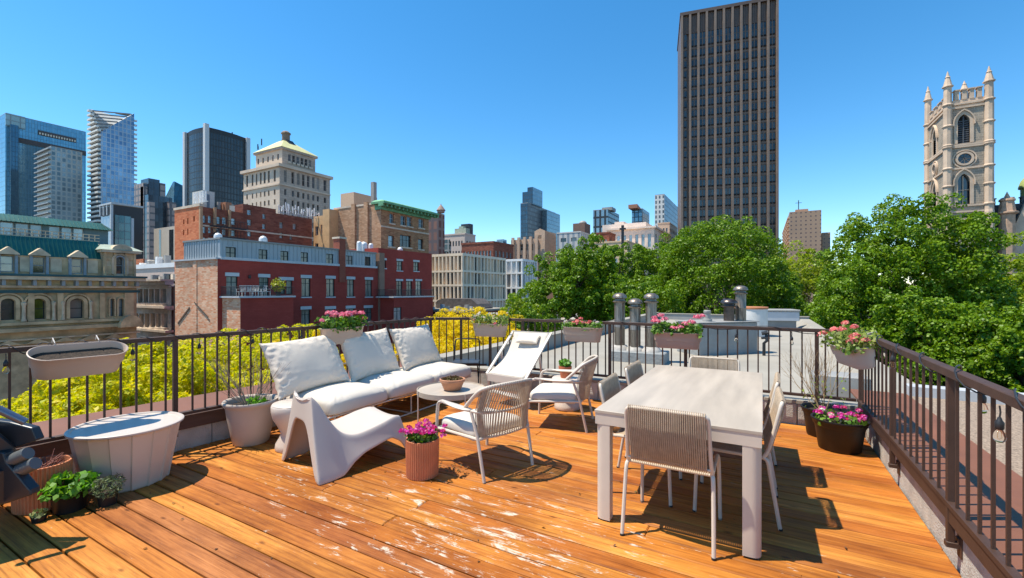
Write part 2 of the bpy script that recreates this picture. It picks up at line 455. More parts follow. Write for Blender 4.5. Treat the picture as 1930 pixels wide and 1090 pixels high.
roofedge = mat('roof_flashing', (0.29, 0.28, 0.26), 0.6, 0.0, 0.1, 1.5, 0.05, 30, dirt=0.15)
gravel = mat('gravel', (0.27, 0.20, 0.145), 0.95, 0, 0.45, 60, 1.0, 55)
dark = mat('deck_underside', (0.02, 0.016, 0.013), 0.9)
timber = mat('kerb_timber', (0.10, 0.052, 0.035), 0.7, 0, 0.2, 3, 0.3, 40, stretch=(8, 1, 8))
metal_dk = mat('black_metal', (0.02, 0.021, 0.023), 0.45, 0.2, 0.1, 10)

mb = MB(); pitch = 0.1445; y = -2.3; k = 0
while y < 6.15 - 0.01:
    y1 = min(y + pitch - 0.0095, 6.149)
    xl = lx(y, -0.075); x = xl - R.uniform(0, 0.01); cuts = [xl]
    if y > 1.2 and R.random() < 0.45: cuts.append(xl + R.uniform(1.6, 4.6))
    cuts.append(0.952)
    for a, c in zip(cuts, cuts[1:]):
        dz = R.uniform(-0.0012, 0.0012)
        mb.cbox(a + 0.0015, y, -0.032, c - 0.0015, y1, dz, 0.007)
    y += pitch; k += 1
deck = mb.build('deck_floor', deck_material(), smooth=20, fix=False); tagp(deck, kind='structure')
mb = MB(); mb.box(-5.3, -2.6, -0.30, 0.955, 6.152, -0.036); tagp(mb.build('deck_underlay', dark), kind='structure')

# left kerb: concrete blocks, a timber on top, and the brown roof ledge outside the railing
def strip(mb, off0, off1, z0, z1, ya=-2.3, yb=6.15):
    a = [(lx(ya, off0), ya), (lx(ya, off1), ya), (lx(yb, off1), yb), (lx(yb, off0), yb)]
    mb.prism(a, 'z', z0, z1)
kerb = thing('terrace_kerb', 'grey concrete kerb with brown timber cap along the sofa side of the deck', 'kerb', (lx(2, -0.1), 2, 0))
mb = MB(); yy = -2.3
while yy < 6.1:
    strip(mb, -0.25, -0.075 - R.uniform(0, 0.006), -0.03, 0.198, yy + 0.004, min(yy + 0.396, 6.15)); yy += 0.4
mb.build('block_wall', concrete, kerb, True)
mb = MB(); strip(mb, -0.26, -0.05, 0.20, 0.335); bevel(mb.build('timber_cap', timber, kerb, True), 0.006)
mb = MB(); mb.prism([(lx(-2.3, -1.18), -2.3), (lx(-2.3, -0.262), -2.3), (lx(6.15, -0.262), 6.15), (lx(6.15, -1.18), 6.15)], 'z', -0.6, 0.285)
tagp(mb.build('roof_ledge', brown_dk, smooth=None), kind='structure')
# back kerb
kerb = thing('terrace_kerb', 'grey concrete block kerb with white cap at the far end of the deck', 'kerb', (-2, 6.2, 0))
mb = MB(); xx = -4.45
while xx < 0.95:
    mb.cbox(xx + 0.004, 6.155 + R.uniform(0, 0.005), -0.03, min(xx + 0.396, 0.95), 6.33, 0.245, 0.006); xx += 0.4
mb.build('block_wall', concrete, kerb, True)
mb = MB(); mb.cbox(-4.5, 6.15, 0.247, 0.96, 6.37, 0.287, 0.006); mb.build('cap', roofgrey, kerb, True)
# right kerb and the brown flashing outside it
kerb = thing('terrace_kerb', 'long grey concrete kerb below the brown railing on the gravel side', 'kerb', (0.97, 2, 0))
mb = MB(); yy = -2.3
while yy < 6.1:
    mb.cbox(0.957 + R.uniform(0, 0.004), yy + 0.003, -0.03, 1.08, yy + 0.797, 0.262, 0.006); yy += 0.8
mb.build('block_wall', concrete, kerb, True)
mb = MB(); mb.box(0.975, -2.3, 0.264, 1.545, 7.2, 0.286); tagp(mb.build('roof_strip', brown_dk), kind='structure')
mb = MB(); mb.box(1.55, -6, 0.0, 16, 7.2, 0.272); tagp(mb.build('gravel_roof', gravel), kind='structure')
par = mat('white_parapet', (0.45, 0.46, 0.47), 0.6, 0, 0.08, 2, 0, dirt=0.15)
mb = MB(); mb.bar((1.56, 7.24, 0.30), (16, 6.9, 0.30), 0.22, 0.18); tagp(mb.build('roof_parapet', par), 'low pale metal parapet at the end of the gravel roof', 'parapet')
# the neighbouring grey roof beyond the back railing
mb = MB(); mb.box(-5.25, 6.375, -1.0, 1.9, 25.4, 0.0); tagp(mb.build('flat_roof', roofgrey), kind='structure')
# the block of flats below carries everything
stone_own = brick('own_stone', (0.34, 0.31, 0.27), (0.30, 0.28, 0.25), (0.2, 0.19, 0.17), 0.8, 0.35, 0.01)
mb = MB(); mb.box(-5.2, -6, -14, 1.88, 25.3, -1.01); mb.box(1.89, -6, -14, 15.9, 7.1, -0.02)
tagp(mb.build('terrace_building', stone_own), 'grey stone building that carries the wooden roof terrace', 'building')
pr = thing('roof_parapet', 'long pale grey parapet along the street side of the grey roof', 'parapet', (-5.2, 15, 0))
mb = MB(); mb.box(-5.3, 6.4, -0.9, -5.02, 25.5, 0.33); mb.build('upstand', roofedge, pr, True)
mb = MB(); mb.box(-5.33, 6.39, 0.332, -4.98, 25.53, 0.36); mb.build('coping', roofgrey, pr, True)
pr = thing('roof_parapet', 'pale parapet at the far end of the grey roof', 'parapet', (-2, 25.4, 0))
mb = MB(); mb.box(-5.0, 25.2, 0.001, 1.9, 25.5, 0.30); mb.build('upstand', roofedge, pr, True)
mb = MB(); mb.box(-4.97, 25.17, 0.302, 1.93, 25.53, 0.33); mb.build('coping', roofgrey, pr, True)
pr = thing('roof_parapet', 'low sloping pale upstand on the tree side of the grey roof', 'parapet', (1.7, 12, 0))
mb = MB(); mb.prism([(1.28, 0.002), (1.58, 0.22), (1.92, 0.22), (1.92, -0.5), (1.905, -0.5), (1.905, 0.002)], 'y', 7.42, 25.15); mb.build('upstand', roofgrey, pr, True)
# grey upstand box on that roof, seen through the back railing
mb = MB(); mb.cbox(0.62, 7.55, 0.002, 1.26, 8.0, 0.38, 0.01); tagp(mb.build('roof_curb', roofedge), 'small dark grey roof upstand behind the bare shrub', 'roof curb')

# ---- railings
def wrap_cord(path_fn, L_, step, r, rail_r):
    """a cable wound round a rail: path_fn(t) gives the rail's axis point at distance t"""
    pts = []
    return pts
def railing(label, A, B, posts, nb, group=None, top_w=0.045, top_h=0.04, bw=0.0075, pw=0.019):
    """fence from A to B (x,y): top and bottom rail, posts at the given fractions, nb balusters"""
    A, B = Vector((A[0], A[1], 0)), Vector((B[0], B[1], 0)); d = (B - A); Ln = d.length; u = d.normalized()
    ang = math.atan2(u.y, u.x)
    root = thing('metal_railing', label, 'railing', (A.x, A.y, 0), ang, group)
    mb = MB(); mb.cbox(0, -top_w / 2, RT - top_h, Ln, top_w / 2, RT, 0.004); mb.build('top_rail', brown, root)
    mb = MB(); mb.cbox(0, -0.02, RB - 0.03, Ln, 0.02, RB, 0.003); mb.build('bottom_rail', brown, root)
    src = None; N_ = nb
    px = [p * Ln for p in posts]
    srcp = None
    for p in px:
        M = Matrix.Translation((p, 0, 0))
        if srcp is None:
            mb = MB(); mb.cbox(-pw, -pw, 0.16, pw, pw, RT - top_h + 0.001, 0.003)
            srcp = mb.build('post', brown, root); srcp.matrix_basis = M
        else: inst(srcp, 'post', root, M)
    for i in range(N_):
        t = (i + 0.5) / N_ * Ln
        if any(abs(t - p) < 0.035 for p in px): continue
        M = Matrix.Translation((t, 0, 0))
        if src is None:
            mb = MB(); mb.box(-bw, -bw, RB - 0.002, bw, bw, RT - top_h + 0.002)
            src = mb.build('baluster', brown, root); src.matrix_basis = M
        else: inst(src, 'baluster', root, M)
    return root
YC = 5.62
r_left = railing('brown metal railing behind the white sofa, facing the red brick building', (lx(-0.6), -0.6), (lx(YC), YC), [0.03, 0.236, 0.442, 0.648, 0.854, 0.99], 57)
r_corner = railing('short brown railing section across the corner behind the black folding chair', (lx(YC) + 0.02, YC + 0.03), (-3.86, RY - 0.02), [0.5], 7)
r_back = railing('brown metal railing at the far end of the deck, before the grey flat roof', (-3.83, RY), (RX - 0.03, RY), [0.005, 0.13, 0.42, 0.63, 0.925], 43)
r_right = railing('thick brown metal railing beside the gravel roof, wound with string lights', (RX, RY + 0.02), (RX, -0.4), [0.012, 0.22, 0.4175, 0.615, 0.815], 45, top_w=0.055, top_h=0.045, bw=0.0068, pw=0.0165)
# outer bracket feet of the right railing, posts standing off the kerb
src = None
for f in (0.012, 0.22, 0.4175, 0.615, 0.815):
    M = Matrix.Translation((f * (RY + 0.42), 0, 0))
    if src is None:
        mb = MB(); mb.cbox(-0.022, 0.026, 0.16, 0.022, 0.06, 0.19, 0.003); mb.cbox(-0.03, 0.036, 0.08, 0.03, 0.045, 0.20, 0.002)
        mb.cbox(-0.021, -0.022, 0.13, 0.021, 0.05, 0.16, 0.003)
        src = mb.build('bracket', brown, r_right); src.matrix_basis = M
    else: inst(src, 'bracket', r_right, M)
mb = MB(); mb.cbox(0, -0.012, RB - 0.115, RY + 0.42, 0.03, RB - 0.031, 0.004); mb.build('angle_iron', brown, r_right)
# ---- furniture
white_metal = mat('powder_coated_frame', (0.58, 0.495, 0.405), 0.45, 0.0, 0.04, 6, 0.03, 150)
white_metal2 = mat('white_painted_tube', (0.60, 0.54, 0.465), 0.4, 0, 0.04, 6)
rope = mat('beige_rope', (0.44, 0.335, 0.235), 0.85, 0, 0.12, 30, 0.5, 300)
fabric = mat('white_fabric_shade_lift', (0.74, 0.63, 0.51), 0.9, 0, 0.03, 3, 0.12, 400, spec=0.2)  # back cushions: colour lightened to offset the shade they stand in
fabric2 = mat('white_fabric_in_sun', (0.58, 0.52, 0.445), 0.9, 0, 0.03, 3, 0.12, 400, spec=0.2)  # same cushion fabric, colour lowered where the sun strikes it
plastic = mat('white_moulded_plastic', (0.56, 0.475, 0.405), 0.38, 0, 0.03, 2, 0.03, 200, dirt=0.06)
ceram = mat('table_ceramic', (0.45, 0.375, 0.295), 0.45, 0, 0.16, 1.5, 0.02, 60, stretch=(5, 0.7, 1), dirt=0.12)
terracotta = mat('terracotta', (0.60, 0.215, 0.095), 0.75, 0, 0.12, 8, 0.2, 80)
terra_bowl = mat('terracotta_pale', (0.52, 0.24, 0.13), 0.8, 0, 0.15, 7, 0.2, 60, dirt=0.15)
taupe = mat('taupe_plastic', (0.46, 0.35, 0.275), 0.5, 0, 0.05, 3, 0.03, 100)
grey_pot = mat('pale_grey_pot', (0.50, 0.41, 0.335), 0.6, 0, 0.06, 4, 0.1, 60, dirt=0.12)
black_pot = mat('black_plastic_pot', (0.009, 0.0085, 0.009), 0.5, 0, 0.1, 8, 0.05, 80)
soil = mat('soil', (0.045, 0.03, 0.02), 0.95, 0, 0.5, 40, 1.0, 60)
rubber = mat('black_rubber', (0.012, 0.012, 0.012), 0.7)

def pillow(w, d, t, nu=46, nv=40, seed=0, wr=0.012, ear=0.02, p=2.6):
    """a stuffed cushion in the XY plane, thickness along Z, with puckered seams"""
    mb = MB(); o = Vector((seed * 13.7, seed * 5.1, seed * 2.3))
    def side(sg):
        def fn(a, b):
            u, v = a * 2 - 1, b * 2 - 1
            u = math.copysign(1 - (1 - abs(u)) ** 1.5, u); v = math.copysign(1 - (1 - abs(v)) ** 1.5, v)
            e = max(0, (1 - abs(u) ** p) * (1 - abs(v) ** p)) ** 0.42
            h = t / 2 * e
            edge = (1 - e)
            corner = (abs(u) * abs(v)) ** 4
            pull = 1 - 0.035 * (1 - abs(v) ** 2) * 0 
            x = u * w / 2 * (1 - 0.035 * (1 - v * v)) + math.copysign(ear * corner, u); y = v * d / 2 * (1 - 0.035 * (1 - u * u)) + math.copysign(ear * corner, v)
            n = noise.noise(Vector((x * 4, y * 4, sg)) + o) * 0.010 * e
            k = noise.noise(Vector((x * 26, y * 26, sg * 3)) + o) * wr * math.sin(min(1, e) * PI) * (0.4 + 0.8 * max(abs(u), abs(v)) ** 6)
            nx = noise.noise(Vector((x * 20, y * 20, 7)) + o) * 0.004
            s_ = (v * d if abs(u) > abs(v) else u * w)
            band = math.exp(-((e - 0.42) / 0.26) ** 2) * (0.35 + 0.65 * (0.5 + 0.5 * noise.noise(Vector((u * 2.2, v * 2.2, sg * 4)) + o)))
            k += math.sin(s_ * 62 + 5 * noise.noise(Vector((x * 7, y * 7, 3)) + o)) * wr * 0.30 * band
            n += noise.noise(Vector((x * 2.2 + y * 3.5, y * 1.2, sg)) + o) * 0.0035
            return (x + nx * edge, y + nx * edge, sg * (h + n * e + k))
        return fn
    mb.grid(side(1), nu, nv); mb.grid(side(-1), nu, nv)
    # rim: weld by distance later
    return mb
def weld(o, d=0.004):
    bm = bmesh.new(); bm.from_mesh(o.data); bmesh.ops.remove_doubles(bm, verts=bm.verts, dist=d)
    bmesh.ops.recalc_face_normals(bm, faces=bm.faces); bm.to_mesh(o.data); bm.free()
    for p in o.data.polygons: p.use_smooth = True
    a = o.data.attributes.get('sharp_edge')
    if a: o.data.attributes.remove(a)
    return o
def seat_box(w, d, t, seed=0, r=0.05, crown=0.03, wr=0.006):
    """a boxed seat cushion: side band, piped edge, crowned top"""
    mb = MB(); rings = []; o = Vector((seed * 3.3, 1.7, seed))
    n = 112
    def sup(a, sx, sy, e=0.2):
        c, s = math.cos(a), math.sin(a)
        return math.copysign(abs(c) ** e, c) * sx, math.copysign(abs(s) ** e, s) * sy
    for (k, z) in ((0.0, 0.0), (0.6, 0.0), (0.97, 0.0), (1.0, 0.012), (1.012, t * 0.25), (1.012, t * 0.6), (1.0, t - 0.018), (0.985, t - 0.004), (0.93, t + crown * 0.35), (0.8, t + crown * 0.7), (0.55, t + crown * 0.95), (0.25, t + crown), (0.0, t + crown)):
        ring = []
        for j in range(n):
            x, y = sup(2 * PI * (j + 0.5) / n, w / 2 * max(k, 0.02), d / 2 * max(k, 0.02), 0.22 if k > 0.4 else 0.5)
            kk = noise.noise(Vector((x * 22, y * 22, z * 14)) + o) * wr * 0.5 + noise.noise(Vector((x * 3, y * 3, 0)) + o) * 0.012 * (1 if z > t * 0.5 else 0)
            s_ = x if abs(y) / d > abs(x) / w else y
            kk += math.sin(s_ * 70 + 6 * noise.noise(Vector((x * 6, y * 6, 2)) + o)) * wr * 0.5 * math.exp(-((k - 0.9) / 0.09) ** 2) * (1 if z > t * 0.5 else 0.25)
            ring.append((x + kk * 0.5, y + kk * 0.5, z + (kk if z > 0.02 else 0)))
        rings.append(ring)
    mb.loft(rings)
    return mb

# --- outdoor sofa: thin white tube frame, three seat and three back cushions
sofa = thing('outdoor_sofa', 'long white cushioned sofa on a thin white tube frame before the railing', 'sofa', (-4.25, 4.2, 0))
SY0, SY1 = 3.03, 5.58; SX0, SX1 = -4.62, -3.84
mb = MB()
r = 0.0095
mb.tube([(SX1 - 0.04, SY0 + 0.12, 0.012), (SX1 - 0.04, SY1 - 0.12, 0.012)], r); mb.tube([(SX0 + 0.04, SY0 + 0.12, 0.012), (SX0 + 0.04, SY1 - 0.12, 0.012)], r)
for yy in (SY0 + 0.12, SY1 - 0.12, (SY0 + SY1) / 2):
    mb.tube([(SX0 + 0.04, yy, 0.012), (SX1 - 0.04, yy, 0.012)], r)
mb.tube([(SX1, SY0, 0.265), (SX1, SY1, 0.265), (SX0, SY1, 0.265), (SX0, SY0, 0.265)], r, closed=True)
mb.build('frame', white_metal2, sofa, True)
src = None
for xx in (SX1 - 0.04, SX0 + 0.04):
    for yy in (SY0 + 0.12, (SY0 + SY1) / 2, SY1 - 0.12):
        mb = MB(); mb.tube([(xx, yy, 0.0), (xx, yy, 0.265)], 0.0095); mb.build('leg', white_metal2, sofa, True)
mb = MB()
for i in range(9):
    xx = SX0 + 0.05 + i * (SX1 - SX0 - 0.1) / 8; mb.tube([(xx, SY0, 0.272), (xx, SY1, 0.272)], 0.003, 5)
for i in range(15):
    yy = SY0 + 0.05 + i * (SY1 - SY0 - 0.1) / 14; mb.tube([(SX0, yy, 0.267), (SX1, yy, 0.267)], 0.003, 5)
mb.build('seat_grid', white_metal2, sofa, True)
mb = MB(); bx = SX0 - 0.12
mb.tube([(SX0, SY0, 0.265), (bx + 0.04, SY0 + 0.12, 0.62), (bx + 0.04, SY1 - 0.12, 0.62), (SX0, SY1, 0.265)], r)
for i in range(14):
    yy = SY0 + (i + 1) * (SY1 - SY0) / 15; mb.tube([(SX0, yy, 0.265), (bx + 0.04, min(max(yy, SY0 + 0.12), SY1 - 0.12), 0.62)], 0.003, 5)
mb.build('back_frame', white_metal2, sofa, True)
cw = (SY1 - SY0) / 3
for i in range(3):
    yc = SY0 + cw * (i + 0.5)
    o = seat_box(0.84, cw * 0.985, 0.135, i + 1, crown=0.065, wr=0.013).build('seat_cushion', fabric2, sofa, True, smooth=50)
    o.matrix_basis = Matrix.Translation((-4.22, yc, 0.278)) @ Matrix.Rotation(R.uniform(-0.015, 0.015), 4, 'Z')
    subsurf(o)
for i in range(3):
    yc = (3.285, 4.21, 5.11)[i]
    o = weld(pillow(0.90 if i == 0 else 0.82, 0.61, 0.21, seed=i + 2, wr=0.020).build('back_cushion', fabric, sofa, True, smooth=None))
    # local X -> world Y, local Y -> up, local Z -> +X (towards the sitter)
    tilt = math.radians((27, 24, 25)[i])
    B = Matrix(((0, 0, 1, 0), (1, 0, 0, 0), (0, 1, 0, 0), (0, 0, 0, 1)))
    o.matrix_basis = Matrix.Translation((-4.50, yc, 0.735)) @ Matrix.Rotation(-tilt, 4, 'Y') @ Matrix.Rotation((0.05, 0.02, 0.03)[i], 4, 'X') @ B
    subsurf(o)

# --- round coffee table
ct = thing('coffee_table', 'round beige coffee table on thin metal legs in front of the sofa', 'coffee table', (-3.17, 4.2, 0))
mb = MB(); mb.lathe([(0.0, 0.365), (0.385, 0.365), (0.395, 0.37), (0.395, 0.425), (0.388, 0.427), (0.385, 0.412), (0.0, 0.412)], 64); mb.build('tabletop', ceram, ct)
mb = MB(); mb.lathe([(0.384, 0.022), (0.392, 0.014), (0.392, 0.002), (0.384, 0.0), (0.378, 0.004), (0.378, 0.018)], 48)
for k in range(4):
    a = PI / 4 + k * PI / 2 + 0.25
    m2 = MB(); m2.tube([(0.399 * math.cos(a), 0.399 * math.sin(a), 0.0), (0.399 * math.cos(a), 0.399 * math.sin(a), 0.43)], 0.0075); m2.build('leg', white_metal, ct)
mb = MB(); mb.tube([(0.392 * math.cos(a), 0.392 * math.sin(a), 0.05) for a in [2 * PI * i / 40 for i in range(40)]], 0.005, 6, closed=True)
# --- bowl planter on it
bowl = thing('terracotta_bowl', 'terracotta bowl of dry brown succulents on the round table', 'plant pot', (-3.13, 4.17, 0.413))
mb = MB(); mb.lathe([(0.0, 0.0), (0.085, 0.0), (0.10, 0.012), (0.135, 0.095), (0.145, 0.10), (0.147, 0.128), (0.138, 0.132), (0.13, 0.12), (0.125, 0.10), (0.0, 0.10)], 40); mb.build('pot', terra_bowl, bowl)
dry = leafmat('dry_leaves', [(0.20, 0.09, 0.035), (0.10, 0.045, 0.02), (0.16, 0.13, 0.04), (0.08, 0.03, 0.015)], 0.1)
rng = np.random.default_rng(5)
def scatter_disc(n, r, z0, z1, dome=0.5):
    a = rng.uniform(0, 2 * PI, n); rr = r * np.sqrt(rng.uniform(0, 1, n))
    z = z0 + (z1 - z0) * rng.uniform(0, 1, n) * (1 - dome * (rr / r) ** 2)
    return np.stack([rr * np.cos(a), rr * np.sin(a), z], 1)
P = scatter_disc(900, 0.125, 0.095, 0.155); arrmesh('dry_plant', leaf_quads(P, rng.normal(size=P.shape) + [0, 0, 0.7], rng.uniform(0.015, 0.04, len(P)), rng, 0.6), 4, dry, bowl)

# --- moulded white easy chair
def easy_chair():
    root = thing('easy_chair', 'white moulded plastic easy chair with hollow splayed legs, seen from behind', 'chair', (-3.46, 2.50, 0), -0.24)
    prof = spline([(-0.02, 0.655), (0.035, 0.60), (0.10, 0.47), (0.20, 0.325), (0.31, 0.272), (0.45, 0.29), (0.60, 0.335), (0.72, 0.36), (0.80, 0.352), (0.845, 0.325)], 5) if False else None
    S = spline([(0, -0.025, 0.685), (0, 0.03, 0.615), (0, 0.10, 0.48), (0, 0.19, 0.355), (0, 0.30, 0.305), (0, 0.44, 0.316), (0, 0.60, 0.350), (0, 0.72, 0.372), (0, 0.80, 0.362)], 4)
    n = len(S); m = 24
    def half(t): return float(np.interp(t, [0, 0.12, 0.35, 0.5, 0.75, 1.0], [0.175, 0.205, 0.255, 0.275, 0.275, 0.235]))
    def low(t):   # lower edge of the side skirt: (x half, y, z)
        y = float(np.interp(t, [0, 0.10, 0.22, 0.34, 0.46, 0.60, 0.74, 0.86, 0.94, 1.0], [-0.06, 0.05, 0.17, 0.27, 0.37, 0.50, 0.66, 0.78, 0.85, 0.90]))
        z = float(np.interp(t, [0, 0.10, 0.22, 0.34, 0.46, 0.60, 0.74, 0.86, 0.94, 1.0], [0.0, 0.0, 0.015, 0.095, 0.140, 0.170, 0.205, 0.13, 0.005, 0.0]))
        x = float(np.interp(t, [0, 0.2, 0.5, 1.0], [0.405, 0.40, 0.345, 0.315]))
        return x, y, z
    K = 7
    def colm(t, sg):
        p = S[min(n - 1, int(round(t * (n - 1))))]; h = half(t); lx_, ly_, lz_ = low(t)
        out = []
        for k in range(1, K + 1):
            f = k / K; e = f ** 1.25
            out.append((sg * (h + 0.012 + (lx_ - h - 0.012) * e), p.y + (ly_ - p.y) * f, p.z - 0.012 + (lz_ - p.z + 0.012) * f))
        return out
    grid_rows = []
    for i in range(n):
        t = i / (n - 1); p = S[i]; h = half(t)
        row = list(reversed(colm(t, -1)))
        for j in range(m + 1):
            u = j / m * 2 - 1
            dish = 0.05 * (1 - u * u) if t < 0.3 else 0.022 * (1 - u * u)
            lip = 0.0
            top = -0.045 * (1 - u * u) * max(0, 1 - t * 7)
            ny, nz = (-0.9, -0.3) if t < 0.35 else (0, -1)
            row.append((u * h, p.y - dish * (0.8 if t < 0.35 else 0.0) * (1 if t > 0.05 else 0.5), p.z - (dish if t >= 0.35 else 0) + top))
        row += colm(t, 1)
        grid_rows.append(row)
    mb = MB(); nr = len(grid_rows[0])
    vs = [p for r_ in grid_rows for p in r_]; fs = []
    for i in range(n - 1):
        for j in range(nr - 1):
            fs.append((i * nr + j, i * nr + j + 1, (i + 1) * nr + j + 1, (i + 1) * nr + j))
    mb.add(vs, fs)
    # back panel: closes the back between the two side columns, with the arch cut out at the bottom; front panel the same
    for (i, arch) in ((0, 0.45), (n - 1, 0.19)):
        row = grid_rows[i]
        L_ = row[:K + 1][::-1]; Rr = row[-(K + 1):]           # from top corner down to the foot, left and right
        topz = row[K][2]
        M_ = 24
        vs = []; 
        lx0 = abs(L_[-1][0])
        inner = lx0 - (0.085 if i == 0 else 0.08)
        for j in range(M_ + 1):
            u = j / M_ * 2 - 1
            tp = row[K + int(round(j / M_ * m))] if M_ == m else None
            jj = j / M_ * m; a = int(jj); b_ = min(m, a + 1); f = jj - a
            pa, pb = row[K + a], row[K + b_]
            tp = [pa[q] * (1 - f) + pb[q] * f for q in range(3)]
            # bottom point: on the arch when inside, on the foot when outside
            yb = L_[-1][1]
            xb = u * lx0
            if abs(xb) < inner: zb = arch * (1 - (abs(xb) / inner) ** (4.5 if i == 0 else 3.2)) ** 0.7
            else: zb = 0.0
            for k in range(K + 1):
                f = k / K
                # side columns flare; blend
                sx = L_[k][0]; half_here = abs(sx)
                x = u * half_here if True else 0
                z = tp[2] + (L_[k][2] - topz) * 1.0
                z = max(z, zb + (tp[2] - zb) * 0.0) if False else tp[2] + (zb - tp[2]) * f
                hx = float(np.interp(z, [L_[-1][2], topz], [lx0, abs(L_[0][0])])) if i == n - 1 else lx0 + (abs(L_[0][0]) - lx0) * min(1, max(0, (z / topz))) ** 0.85
                y = tp[1] + (yb - tp[1]) * (1 - z / tp[2])
                vs.append(L_[k] if j == 0 else (Rr[k] if j == M_ else (u * hx, y, z)))
        fs = [(j * (K + 1) + k, (j + 1) * (K + 1) + k, (j + 1) * (K + 1) + k + 1, j * (K + 1) + k + 1) for j in range(M_) for k in range(K)]
        mb.add(vs, fs)
    o = mb.build('shell', plastic, root, smooth=None)
    weld(o, 0.004)
    s = o.modifiers.new('thickness', 'SOLIDIFY'); s.thickness = 0.022; s.offset = -1
    subsurf(o, 2)
    return root
easy_chair()

# --- white drum side tables
def drum(label, x, y, h=0.45):
    t = thing('side_table', label, 'side table', (x, y, 0))
    mb = MB(); mb.lathe([(0.0, 0.0), (0.165, 0.0), (0.172, 0.012), (0.165, 0.06), (0.125, 0.13), (0.118, 0.17), (0.15, 0.24), (0.19, 0.31), (0.205, 0.38), (0.205, h - 0.012), (0.196, h)], 48); mb.build('base', plastic, t, smooth=60)
    mb = MB(); mb.lathe([(0.0, h - 0.004), (0.195, h - 0.004), (0.199, h + 0.002), (0.193, h + 0.009), (0.0, h + 0.009)], 48); mb.build('tabletop', plastic, t, smooth=60)
    return t
drum('white waisted drum side table between grey shrub pot and moulded easy chair', -4.06, 2.81, 0.44)
drum('white waisted drum side table carrying the small terracotta pot', -2.26, 5.52, 0.40)

# --- rope-backed lounge chairs (face +Y before turning)
def lounge_chair():
    root = thing('lounge_chair', 'cream rope-back lounge chair facing the sofa, beside the terracotta flower pot', 'armchair', (0, 0, 0), 0, 'rope-back lounge chairs')
    r = 0.0145
    for sg in (-1, 1):
        mb = MB(); mb.tube(spline([(sg * 0.30, 0.345, 0.0), (sg * 0.30, 0.335, 0.25), (sg * 0.30, 0.325, 0.46), (sg * 0.30, 0.30, 0.535), (sg * 0.302, 0.24, 0.56)], 5), r); mb.build('leg', white_metal, root)
        mb = MB(); mb.tube([(sg * 0.275, -0.335, 0.0), (sg * 0.285, -0.26, 0.34), (sg * 0.30, -0.19, 0.555)], r); mb.build('leg', white_metal, root)
        mb = MB(); mb.lathe([(0.016, -0.0), (0.016, 0.012)], 10, (sg * 0.30, 0.345)); 
        # flat armrest
        arm = spline([(sg * 0.302, 0.25, 0.562), (sg * 0.308, 0.08, 0.562), (sg * 0.31, -0.06, 0.562), (sg * 0.30, -0.19, 0.562)], 5)
        m2 = MB(); ws = [0.016, 0.018, 0.021, 0.025, 0.029, 0.032, 0.035, 0.037, 0.038, 0.038, 0.037, 0.036, 0.034, 0.03, 0.024, 0.017]
        rings = []
        for p, w_ in zip(arm, ws): rings.append([(p.x - w_, p.y, p.z), (p.x - w_ * 0.7, p.y, p.z + 0.012), (p.x + w_ * 0.7, p.y, p.z + 0.012), (p.x + w_, p.y, p.z), (p.x + w_ * 0.7, p.y, p.z - 0.012), (p.x - w_ * 0.7, p.y, p.z - 0.012)])
        m2.loft(rings); m2.build('armrest', white_metal, root, smooth=60)
    # seat frame
    mb = MB()
    mb.tube([(-0.285, 0.33, 0.30), (0.285, 0.33, 0.30)], r); mb.tube([(-0.28, -0.27, 0.335), (0.28, -0.27, 0.335)], r)
    for sg in (-1, 1): mb.tube([(sg * 0.295, 0.335, 0.30), (sg * 0.285, -0.265, 0.335)], r)
    for k in range(5): mb.box(-0.28, -0.2 + k * 0.115, 0.305, 0.28, -0.14 + k * 0.115, 0.317)
    mb.build('seat_frame', white_metal, root)
    top = spline([(-0.305, -0.10, 0.562), (-0.305, -0.20, 0.655), (-0.288, -0.285, 0.735), (-0.24, -0.345, 0.768), (-0.12, -0.395, 0.785), (0, -0.41, 0.789), (0.12, -0.395, 0.785), (0.24, -0.345, 0.768), (0.288, -0.285, 0.735), (0.305, -0.20, 0.655), (0.305, -0.10, 0.562)], 6)
    mid = spline([(-0.302, -0.14, 0.56), (-0.285, -0.245, 0.556), (-0.2, -0.31, 0.552), (0, -0.345, 0.55), (0.2, -0.31, 0.552), (0.285, -0.245, 0.556), (0.302, -0.14, 0.56)], 6)
    low_ = spline([(-0.27, -0.245, 0.345), (-0.2, -0.285, 0.34), (0, -0.305, 0.338), (0.2, -0.285, 0.34), (0.27, -0.245, 0.345)], 6)
    mb = MB(); mb.tube(top, 0.0165, 8); mb.tube(mid, 0.013, 8); mb.tube(low_, 0.012, 8); mb.build('back_frame', white_metal, root, smooth=60)
    mb = MB(); nC = 32
    def at(path, f):
        k = f * (len(path) - 1); a = int(k); b_ = min(a + 1, len(path) - 1); return path[a].lerp(path[b_], k - a)
    for i in range(nC):
        f = i / (nC - 1)
        p = at(top, 0.235 + 0.53 * f); q = at(mid, 0.16 + 0.68 * f) + Vector((0, -0.014, 0)); s_ = at(low_, f)
        mb.tube([p + Vector((0, -0.012, 0.012)), p + Vector((0, -0.015, -0.01)), q, s_ + Vector((0, -0.012, 0))], 0.0048, 5)
        mb.tube([p + Vector((0, 0.012, 0.008)), q + Vector((0, 0.026, 0)), s_ + Vector((0, 0.012, 0))], 0.0042, 4)
    mb.build('rope_back', rope, root)
    o = seat_box(0.56, 0.56, 0.075, 9, crown=0.04, wr=0.004).build('seat_cushion', fabric2, root, smooth=50); subsurf(o)
    o.matrix_basis = Matrix.Translation((0, 0.045, 0.322)) @ Matrix.Rotation(math.radians(-2), 4, 'X')
    return root
lc = lounge_chair()
def face(dx, dy): return math.atan2(dy, dx) - PI / 2
lc.location = (-2.20, 3.42, 0); lc.rotation_euler = (0, 0, face(-0.62, 0.21))
